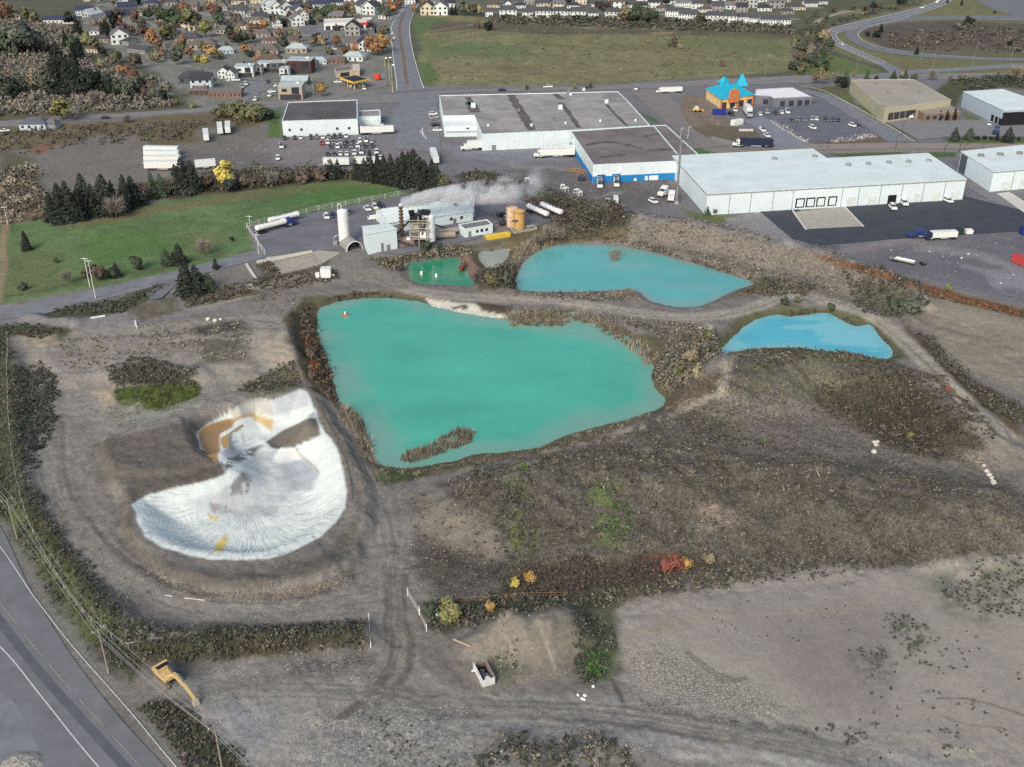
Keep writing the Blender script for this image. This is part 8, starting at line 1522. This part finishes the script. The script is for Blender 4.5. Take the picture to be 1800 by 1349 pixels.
for i, (px, py, pt) in enumerate(((1307,252,232),(1398,230,212),(1455,262,246),(1574,262,238),(1538,212,192),(1585,238,216),(1686,268,250),(1660,266,256),(1695,266,255),(1726,264,252))): pole(px, py, pt, f"dark lamp post beside the tan service road, {ordinal(i)} in view", m=DARK, arm=.9, group="dark lamp posts by the service road")
x, y, _ = P(1189, 358); h = hup(1189, 358, 246); o = thing("telecom_mast", "tall grey mast at the left end of the white warehouse", "mast", (x, y, 0)); MB().tube((x, y, 0), (x, y, h), .55, .35, 12).build("mast_pole", mat("mast_grey", A(124,128,136), rough=.6), o); MB().box((x, y, .5), (1.6, 1.6, 1)).build("mast_base", CONC, o); MB().tube((x, y, h * .97), (x, y, h + .6), .5, .5, 10).build("antenna_drum", GREY, o)
for i, (px, py, pt) in enumerate(((1196,245,226),(1209,245,224))): pole(px, py, pt, f"white lamp post at the factory corner, {['left','right'][i]} of two", m=VWHITE, arm=.8, group="white lamp posts at the factory corner")
# wooden poles with wires over the left verge
WOOD = mat("pole_wood", A(150,142,130)); tops = []
for i, (px, py) in enumerate(((12,879),(173,1108),(377,1277))):
    x, y, _ = P(px, py, 10.0); z = hz(x, y); o = thing("utility_pole", f"wooden power pole on the road verge, {['far one at the left edge','middle one beside the excavator','near one below the excavator'][i]}", "utility pole", (x, y, z), group="power poles on the road verge"); MB().tube((x, y, z - .3), (x, y, 10.4), .17, .12, 8).build("pole_shaft", WOOD, o)
    d_ = heading(px, py, 205, 200) + math.pi / 2; MB().box((x, y, 10.0), (2.4, .14, .16), d_).build("crossarm", WOOD, o); tops.append((x, y, d_))
    for k in (-1.05, 0, 1.05): MB().tube((x + math.cos(d_) * k, y + math.sin(d_) * k, 10.05), (x + math.cos(d_) * k, y + math.sin(d_) * k, 10.4), .07, n=6).build("insulator", VWHITE, o)
a, b_ = P(-190, 640, 10), P(600, 1470, 10); tops = [(a[0], a[1], tops[0][2])] + tops + [(b_[0], b_[1], tops[-1][2])]
for k, off, zz in ((0, -1.05, 10.4), (1, 0, 10.4), (2, 1.05, 10.4), (3, .25, 8.2)):
    mb = MB()
    for (x0, y0, d0), (x1, y1, d1) in zip(tops[:-1], tops[1:]):
        pts = []
        for s in range(13): q = s / 12; sag = -1.1 * 4 * q * (1 - q); pts.append((x0 + (x1 - x0) * q + math.cos(d0) * off, y0 + (y1 - y0) * q + math.sin(d0) * off, zz + sag))
        for p0, p1 in zip(pts[:-1], pts[1:]): mb.tube(p0, p1, .035 if k < 3 else .05, n=4, caps=False)
    tag(mb.build("overhead_wire", mat("wire", A(150,152,158), rough=.5)), ["overhead wire nearest the road", "middle overhead wire over the verge", "overhead wire nearest the quarry", "lower thicker cable under the overhead wires"][k], "wire", "overhead wires along the road")
fence("wire_fence", "long pale wire fence with slim posts along the quarry's left edge", [(13,588),(16,700),(22,790),(33,860),(50,920),(74,972),(112,1035),(162,1098),(228,1146)], 1.2, mat('fence_grey', A(168,170,170)), 3.2, 1, hz, 1)
bar("barrier_pole", "pale barrier pole across the track behind the excavator", "barrier", (224,1146), (292,1134), .1, .14, MATS['fence_grey'])
# ------------------------------------------------------------------ excavator
x, y, z = G(297, 1196); a_ = heading(292, 1184, 56, 52); o = thing("excavator", "yellow tracked excavator with its arm stretched forward beside the road", "excavator", (x, y, z), a_)
EXY = mat("excavator_yellow", A(204,180,130), rough=.5, var=.1, scale=1.2); TRK = mat("track_steel", A(128,120,112), rough=.9, var=.2, scale=2)
for s in (-1, 1):
    prof = [(-2.2, .35), (-1.8, 0), (1.8, 0), (2.2, .35), (2.2, .6), (1.8, .9), (-1.8, .9), (-2.2, .6)]; tr = MB().extrude_y(prof, s * 1.35 - .35, s * 1.35 + .35)
    for k in range(9): tr.box((-1.9 + k * .47, s * 1.35, .92), (.12, .7, .06))
    tr.build("track", TRK, o, False)
MB().box((0, 0, .7), (2.4, 2.0, .5)).tube((0, 0, .9), (0, 0, 1.2), .8, n=12).build("undercarriage", DARK, o, False)
MB().extrude_y([(-2.6, 1.2), (1.5, 1.2), (1.5, 1.7), (.6, 2.0), (-2.3, 2.0), (-2.6, 1.8)], -1.4, 1.4).build("house_deck", EXY, o, False)
MB().extrude_y([(-3.0, 1.25), (-2.2, 1.25), (-2.2, 2.35), (-2.7, 2.35), (-3.0, 2.0)], -1.4, 1.4).box((-1.8, -1.25, 2.2), (1.6, .3, .4)).box((-.9, 0, 2.2), (.35, 2.8, .5)).build("counterweight", EXY, o, False)
MB().box((-1.55, .1, 2.15), (1.1, 2.3, .35)).build("engine_cover", BLACK, o, False)
cb = MB().extrude_y([(-.5, 1.7), (1.5, 1.7), (1.6, 2.4), (1.2, 3.1), (-.5, 3.1)], .45, 1.4).build("cab", mat("cab_dark", A(52,60,72), rough=.2, spec=.5), o, False); MB().box((.35, .92, 3.14), (1.6, .9, .08)).build("cab_roof", DARK, cb, False)
def arm(pts, w_, name, m, hs):
    mb = MB(); n = len(pts); vs = []
    for (px_, pz_), hgt in zip(pts, hs): vs += [(px_, -w_, pz_ - hgt), (px_, w_, pz_ - hgt), (px_, w_, pz_ + hgt), (px_, -w_, pz_ + hgt)]
    fs = [(3, 2, 1, 0), tuple(range(4 * n - 4, 4 * n))] + [(4 * k + j, 4 * k + (j + 1) % 4, 4 * k + 4 + (j + 1) % 4, 4 * k + 4 + j) for k in range(n - 1) for j in range(4)]
    return mb.add(vs, fs).build(name, m, o, False)
arm([(.9, 1.9), (2.4, 2.9), (3.6, 3.2), (5.8, 2.7)], .3, "boom", EXY, (.3, .42, .42, .24)); arm([(5.5, 2.9), (6.2, 2.6), (8.9, 1.3)], .22, "stick", EXY, (.2, .34, .16))
for s in (-1, 1): MB().tube((1.3, s * .42, 1.9), (3.3, s * .42, 2.95), .1, n=6).build("boom_cylinder", STEEL, o, False)
MB().tube((3.6, 0, 3.7), (5.9, 0, 3.05), .1, n=6).build("stick_cylinder", STEEL, o, False)
MB().extrude_y([(8.7, 1.4), (9.1, 1.3), (9.6, .5), (9.5, .1), (9.0, .05), (8.6, .5)], -.5, .5).build("bucket", mat("bucket_grey", A(170,164,152), rough=.7), o, False)
# open white container
x, y, z = G(851, 1190); a_ = heading(837, 1174, 16, 31); o = thing("open_container", "open topped white waste container with dark inside at the foot of the dirt heap", "container", (x, y, z - .05), a_)
WL, WW, WH = 2.5, 1.15, 1.7; m_ = mat("container_white", A(210,214,220), rough=.6, var=.1)
MB().box((0, -WW, WH / 2 + .15), (2 * WL, .1, WH)).build("side_wall", m_, o, False); MB().box((0, WW, WH / 2 + .15), (2 * WL, .1, WH)).build("side_wall", mat("container_worn", A(140,130,130), var=.2), o, False); MB().box((WL - .05, 0, WH / 2 + .1), (.1, 2 * WW - .1, WH - .1)).build("end_wall", m_, o, False); MB().box((-WL + .05, 0, .5), (.1, 2 * WW - .1, .8)).build("tailgate", RUST, o, False); MB().box((0, 0, .2), (2 * WL - .2, 2 * WW - .1, .1)).build("floor", BLACK, o, False)
MB().box((.9, .2, .6), (1.4, 1.2, .7), .3).box((-.6, -.2, .45), (1.6, .9, .5), -.4).build("rubbish", mat("rubbish", A(88,90,100), var=.4, scale=3), o, False); MB().box((1.6, .1, .9), (.9, .9, .5), .5).build("rubbish_bag", VWHITE, o, False); MB().box((-1.7, -WW - .35, .5), (.3, .6, .3)).build("hook", m_, o, False)
# gates, rails, pipes
def gate(label, a, b):
    A0, B0 = G(*a), G(*b); L = math.dist(A0[:2], B0[:2]); r = math.atan2(B0[1] - A0[1], B0[0] - A0[0]); o = thing("gate", label, "gate", A0, r)
    mb = MB()
    for z_ in (.25, .8, 1.4): mb.tube((0, 0, z_), (L, 0, z_), .04, n=5)
    for k in range(int(L / .5) + 1): mb.tube((k * .5, 0, .25), (k * .5, 0, 1.4), .025, n=4)
    mb.build("gate_leaf", mat("gate_grey", A(176,180,182)), o, False)
    for k in (0, L): MB().tube((k, 0, -.2), (k, 0, 1.8), .1, n=6).build("gate_post", PALE, o, False)
gate("pale gate leaf at the right end of the bushy berm", (649,1092), (652,1138)); gate("pale gate leaf swung open right of the dirt track, far part", (717,1047), (737,1080)); gate("pale gate leaf swung open right of the dirt track, near part", (738,1082), (750,1110))
def pipe(name, label, cat, a, b, r, m, lift=0.0):
    A0, B0 = G(*a), G(*b); return tag(MB().tube((A0[0], A0[1], A0[2] + r + lift), (B0[0], B0[1], B0[2] + r + lift), r, n=8).build(name, m), label, cat)
TEAL = mat("teal_pipe", A(120,200,190), rough=.4)
pipe("teal_pipe", "teal plastic pipe lying in the bushes, longer left piece", "pipe", (766,1088), (789,1084), .3, TEAL, .7); pipe("teal_pipe", "teal plastic pipe lying in the bushes, shorter right piece", "pipe", (794,1084), (809,1082), .35, TEAL, .8)
fence("rail_fence", "rusty low rail fence at the foot of the overgrown hill", [(800,1062),(860,1057),(920,1053),(992,1050)], 1.2, mat("rail_rust", A(160,130,104), var=.2), 3, 2, hz)
pipe("white_pipe", "white pipe lying beside the access road", "pipe", (160,561), (185,557), .3, VWHITE); pipe("white_pipe", "short upright looking white pipe on the gravel", "pipe", (238,566), (241,577), .28, VWHITE); pipe("white_pipe", "thin pale pipe on the bank below the white pit", "pipe", (290,1047), (325,1052), .07, PALE); pipe("white_pipe", "thin pale pipe end on the bank below the white pit", "pipe", (325,1052), (360,1056), .07, PALE); pipe("log", "pale fallen log beside the dirt heap", "log", (798,1126), (828,1138), .22, mat("dead_wood", A(168,158,140))); pipe("log", "small pale branch on the right dirt track", "log", (1718,798), (1726,812), .15, MATS["dead_wood"]); pipe("log", "pale stick in the low hill's weeds", "log", (1436,828), (1440,838), .16, MATS["dead_wood"]); pipe("log", "tiny pale stick at the mud flat's lower right", "log", (1702,1318), (1712,1324), .14, MATS["dead_wood"])
def rock(px, py, s, label, group, m):
    x, y, z = G(px, py); mb = MB(); n = 9; prof = [(.25, -.3), (.8, 0), (1.0, .45), (.75, .95), (.2, 1.15)]
    mb.lathe(prof, n); mb.v = [(x + vx * s * random.uniform(.75, 1.2), y + vy * s * random.uniform(.75, 1.2), z + vz * s * random.uniform(.85, 1.1)) for vx, vy, vz in mb.v]; return tag(mb.build("white_boulder", m), label, "boulder", group)
RK = mat("pale_rock", A(206,202,196), rough=.9, var=.12, scale=1)
for i, (px, py, s) in enumerate(((1537,779,.55),(1542,778,.5),(1540,784,.6),(1536,796,.75))): rock(px, py, s, f"white boulder in the cluster on the track below the dark mound, {['left','right','middle','lowest and largest'][i]}", "white boulders on the track below the dark mound", RK)
for i, (px, py, s) in enumerate(((1729,819,.45),(1734,830,.6),(1739,837,.7),(1743,842,.6),(1746,850,.75))): rock(px, py, s, f"white boulder in the line near the right edge, {ordinal(i)} from the top", "white boulders in a line near the right edge", RK)
for i, (px, py, s) in enumerate(((1016,1223,.28),(1023,1229,.3),(1028,1224,.34),(1027,1231,.28),(1043,1208,.32))): rock(px, py, s, f"small white lump by the track near the green weeds, {ordinal(i)} from the left", "small white lumps by the track", mat("white_lump", A(232,234,236)))
for i, (px, py, s) in enumerate(((366,563,.8),(378,565,.7),(388,563,.6),(1690,455,.5),(1702,448,.5))): rock(px, py, s, f"pale rock lying {'on the rough dirt above the white pit' if i < 3 else 'in the gravel yard at right'}, {['left','middle','right','nearer','farther'][i]} one", "pale rocks on rough ground", RK)
x, y, _ = P(36, 1349); o = thing("rubble_heap", "pale heap of broken stone at the bottom left corner", "heap", (x, y, 0)); mb = MB().lathe([(3.4, 0), (2.8, .5), (1.6, 1.0), (.3, 1.2)], 22, (x, y, 0)); mb.v = [(vx + random.uniform(-.3, .3), vy + random.uniform(-.3, .3), vz + random.uniform(0, .15)) for vx, vy, vz in mb.v]; mb.build("heap_body", mat("rubble_pale", A(158,156,152), rough=.95, var=.35, scale=3, bump=1), o)
# float, and lamp reflections shown as white shapes
x, y, _ = P(607, 555, WATER_Z); o = thing("float", "small rusty float on the big turquoise pond", "float", (x, y, WATER_Z)); MB().box((x, y, WATER_Z + .2), (2.2, 1.4, .6), .3).build("float_hull", mat("float_rust", A(176,120,96), var=.2), o); MB().tube((x, y, WATER_Z + .4), (x, y, WATER_Z + 1.3), .3, n=8).build("pump", PALE, o)
for i, (px, py) in enumerate(((741,483), (767,487))): x, y, _ = P(px, py, WATER_Z); o = thing("reflection_shape", f"white buoy on the small green pond, {['left','right'][i]} of two", "reflection_shape", (x, y, WATER_Z), group="white stand-ins for lamp reflections on the small green pond"); MB().lathe([(.25, -.3), (.5, 0), (.5, .8), (.2, 1.3)], 10, (x, y, WATER_Z)).build("reflection_body", VWHITE, o)  # added solid shapes where the plant lamps mirror in the water
# yard goods
def crate(px, py, dims, rot, m, name, label, cat, z0=.06):
    x, y, _ = P(px, py); L, W_, H_ = dims; o = thing(name, label, cat, (x, y, z0), rot); MB().box((0, 0, H_ / 2 + .12), (L, W_, H_)).build("box_body", m, o, False)
    mb = MB()
    for k in np.linspace(-L / 2 + .15, L / 2 - .15, max(3, int(L / .8))): mb.box((k, -W_ / 2 - .03, H_ / 2 + .12), (.1, .06, H_ - .1)).box((k, W_ / 2 + .03, H_ / 2 + .12), (.1, .06, H_ - .1))
    mb.build("side_ribs", m, o, False)
    for k in (-1, 1): MB().box((k * L * .38, 0, .06), (.3, W_ - .1, .12)).build("skid_foot", DARK, o, False)
    MB().box((0, 0, H_ + .16), (L - .2, W_ - .2, .06)).build("lid", m, o, False)
    return o
crate(1800, 467, (9, 2.6, 2.8), heading(1800, 467, 10, 4), mat("red_container", A(178,72,76), rough=.6, var=.1), "red_container", "red container at the right edge of the gravel yard", "container"); crate(1679, 411, (5.5, 2.2, 1.8), heading(1679, 411, 10, -.5), mat("green_container", A(44,60,56), rough=.6), "green_container", "dark green container on the edge of the black asphalt", "container"); crate(1702, 411, (2.6, 2, 1.5), .1, VWHITE, "white_container", "small white container right of the dark green one", "container"); crate(1800, 412, (3, 2.4, 2.6), .1, mat("blue_container", A(44,56,124), rough=.5), "blue_container", "bright blue container cut by the right edge", "container")
crate(1264, 202, (7, 2.4, 2.6), heading(1264, 202, 10, .2), mat("royal_blue", A(36,56,140), rough=.5), "blue_container", "royal blue container in front of the turquoise roofed restaurant", "container"); crate(1295, 220, (6.5, 2.5, 2.6), heading(1295, 220, 10, -2), VWHITE, "white_container", "white site container on the building site", "container"); crate(1311, 231, (7, 1.4, .8), heading(1311, 231, 10, 0), CONC2, "concrete_slab", "pale concrete slab stack at the drive corner", "slab")
for i, (px, py, L) in enumerate(((1109,318,4.6),(1130,317,3.8),(1148,316.5,4.0))): crate(px, py, (L, 1.8, 1.1 if i == 0 else 1.9), heading(px, py, 10, -.2), VWHITE, "white_container", f"white crate standing at the blue wall, {['leftmost','middle','rightmost'][i]} of three", "crate").__setitem__("group", "white crates at the blue wall")
for i, (px, py) in enumerate(((927,321),(938,325),(989,333),(994,338),(1014,341),(1020,345))):
    x, y, _ = P(px, py); o = thing("metal_rack", f"white tubular rack in the yard beyond the steam, {ordinal(i)} from the left", "rack", (x, y, .06), random.uniform(0, 1.5), "white tubular racks in the yard"); mb = MB()
    for sx in (-1, 1):
        for sy in (-.8, .8): mb.tube((sx, sy, 0), (sx, sy, 1.8), .09, n=5)
        mb.tube((sx, -.8, 1.8), (sx, .8, 1.8), .09, n=5).tube((sx, -.8, .6), (sx, .8, .6), .09, n=5)
    mb.build("rack_frame", VWHITE, o, False); MB().box((0, 0, 1.85), (2.2, 1.7, .12)).build("rack_top", PALE, o, False)
x, y, _ = P(1014, 303); o = thing("timber_pile", "pile of brown timber beams at the factory's blue wall", "timber pile", (x, y, 0)); mb = MB()
for k in range(14): mb.box((x + random.uniform(-2, 2), y + random.uniform(-2.5, 2.5), .2 + .22 * (k % 5)), (random.uniform(5, 8), .3, .25), random.uniform(-.9, -.2))
mb.build("beams", mat("timber", A(150,122,98), var=.25, scale=1), o)
x, y, _ = P(1022, 318); o = thing("yard_machine", "small dark machine with a blue cover near the timber pile", "machine", (x, y, 0)); MB().box((x, y, .9), (2.6, 1.8, 1.6), .2).build("machine_body", DARK, o); MB().box((x + .2, y, 2.0), (1.6, 1.4, .7), .2).build("cover", mat("cover_blue", A(70,80,110)), o)
for kx in (-1, 1): o2 = link("wheel", wheel_mesh(.4, .3), None, o); o2.location = (kx * .9, -.9, .4)
x, y, _ = P(1586, 462); r_ = heading(1586, 462, 10, 2.2); o = thing("flatbed_trailer", "grey flatbed trailer loaded with pale pipes in the gravel yard", "trailer", (x, y, .06), r_); MB().box((0, 0, .9), (9, 2.3, .3)).build("flat_bed", GREY, o, False); mb = MB()
for k in range(5): mb.tube((-2.5, -.8 + k * .4, 1.25), (4.0, -.8 + k * .4, 1.25), .2, n=7)
mb.build("pipe_load", VWHITE, o, False); wheels(o, (-3, -1.8), 1.0, .45, .35)
x, y, _ = P(1623, 467); o = thing("tyre_pile", "small pile of black tyres beside the flatbed trailer", "tyre pile", (x, y, 0)); mb = MB()
for k in range(5): mb.tube((x + (k % 2) * 1.1 - .5, y + (k // 2) * .8, .05 + .3 * (k % 3)), (x + (k % 2) * 1.1 - .5, y + (k // 2) * .8, .33 + .3 * (k % 3)), .5, n=10)
mb.build("tyres", TYRE, o)
x, y, _ = P(1225, 197); r_ = heading(1225, 197, 10, -1); o = thing("site_loader", "yellow loader working on the bare building site", "loader", (x, y, .05), r_); MB().extrude_y([(-2.2,.6),(1.2,.6),(1.4,1.4),(-.4,1.6),(-2.2,1.6)], -1, 1).build("loader_body", YELLOW, o, False); MB().box((-.4, 0, 2.3), (1.5, 1.5, 1.4)).build("cab", VWHITE, o, False); MB().extrude_y([(1.2,1.2),(3.2,.5),(3.3,.8),(1.2,1.6)], -.6, .6).build("lift_arm", YELLOW, o, False); MB().box((3.4, 0, .5), (.6, 2.2, .8)).build("shovel", YELLOW, o, False); wheels(o, (1.1, -1.5), 1.05, .65, .4)
stones("rubble", "pale rubble ridge along the car park edge", [[(1346,211),(1362,210),(1392,228),(1424,246),(1412,250),(1380,234)], [(1458,248),(1500,240),(1530,236),(1540,240),(1500,247),(1470,250)]], 1.2, (.3, .9), [((204,202,202), 3), ((170,164,160), 2), ((120,112,106), 1)], None, 90)
stones("rubble", "dirt clods and scraps on the building site", [[(1200,170),(1235,172),(1265,205),(1290,216),(1240,230),(1205,212)], [(1500,425),(1800,420),(1800,520),(1640,480)], [(900,300),(1000,300),(1180,320),(1180,350),(1000,335)], [(380,250),(480,245),(480,300),(380,300)]], .05, (.2, .7), STN + [((200,200,204), 2)], None, 91)
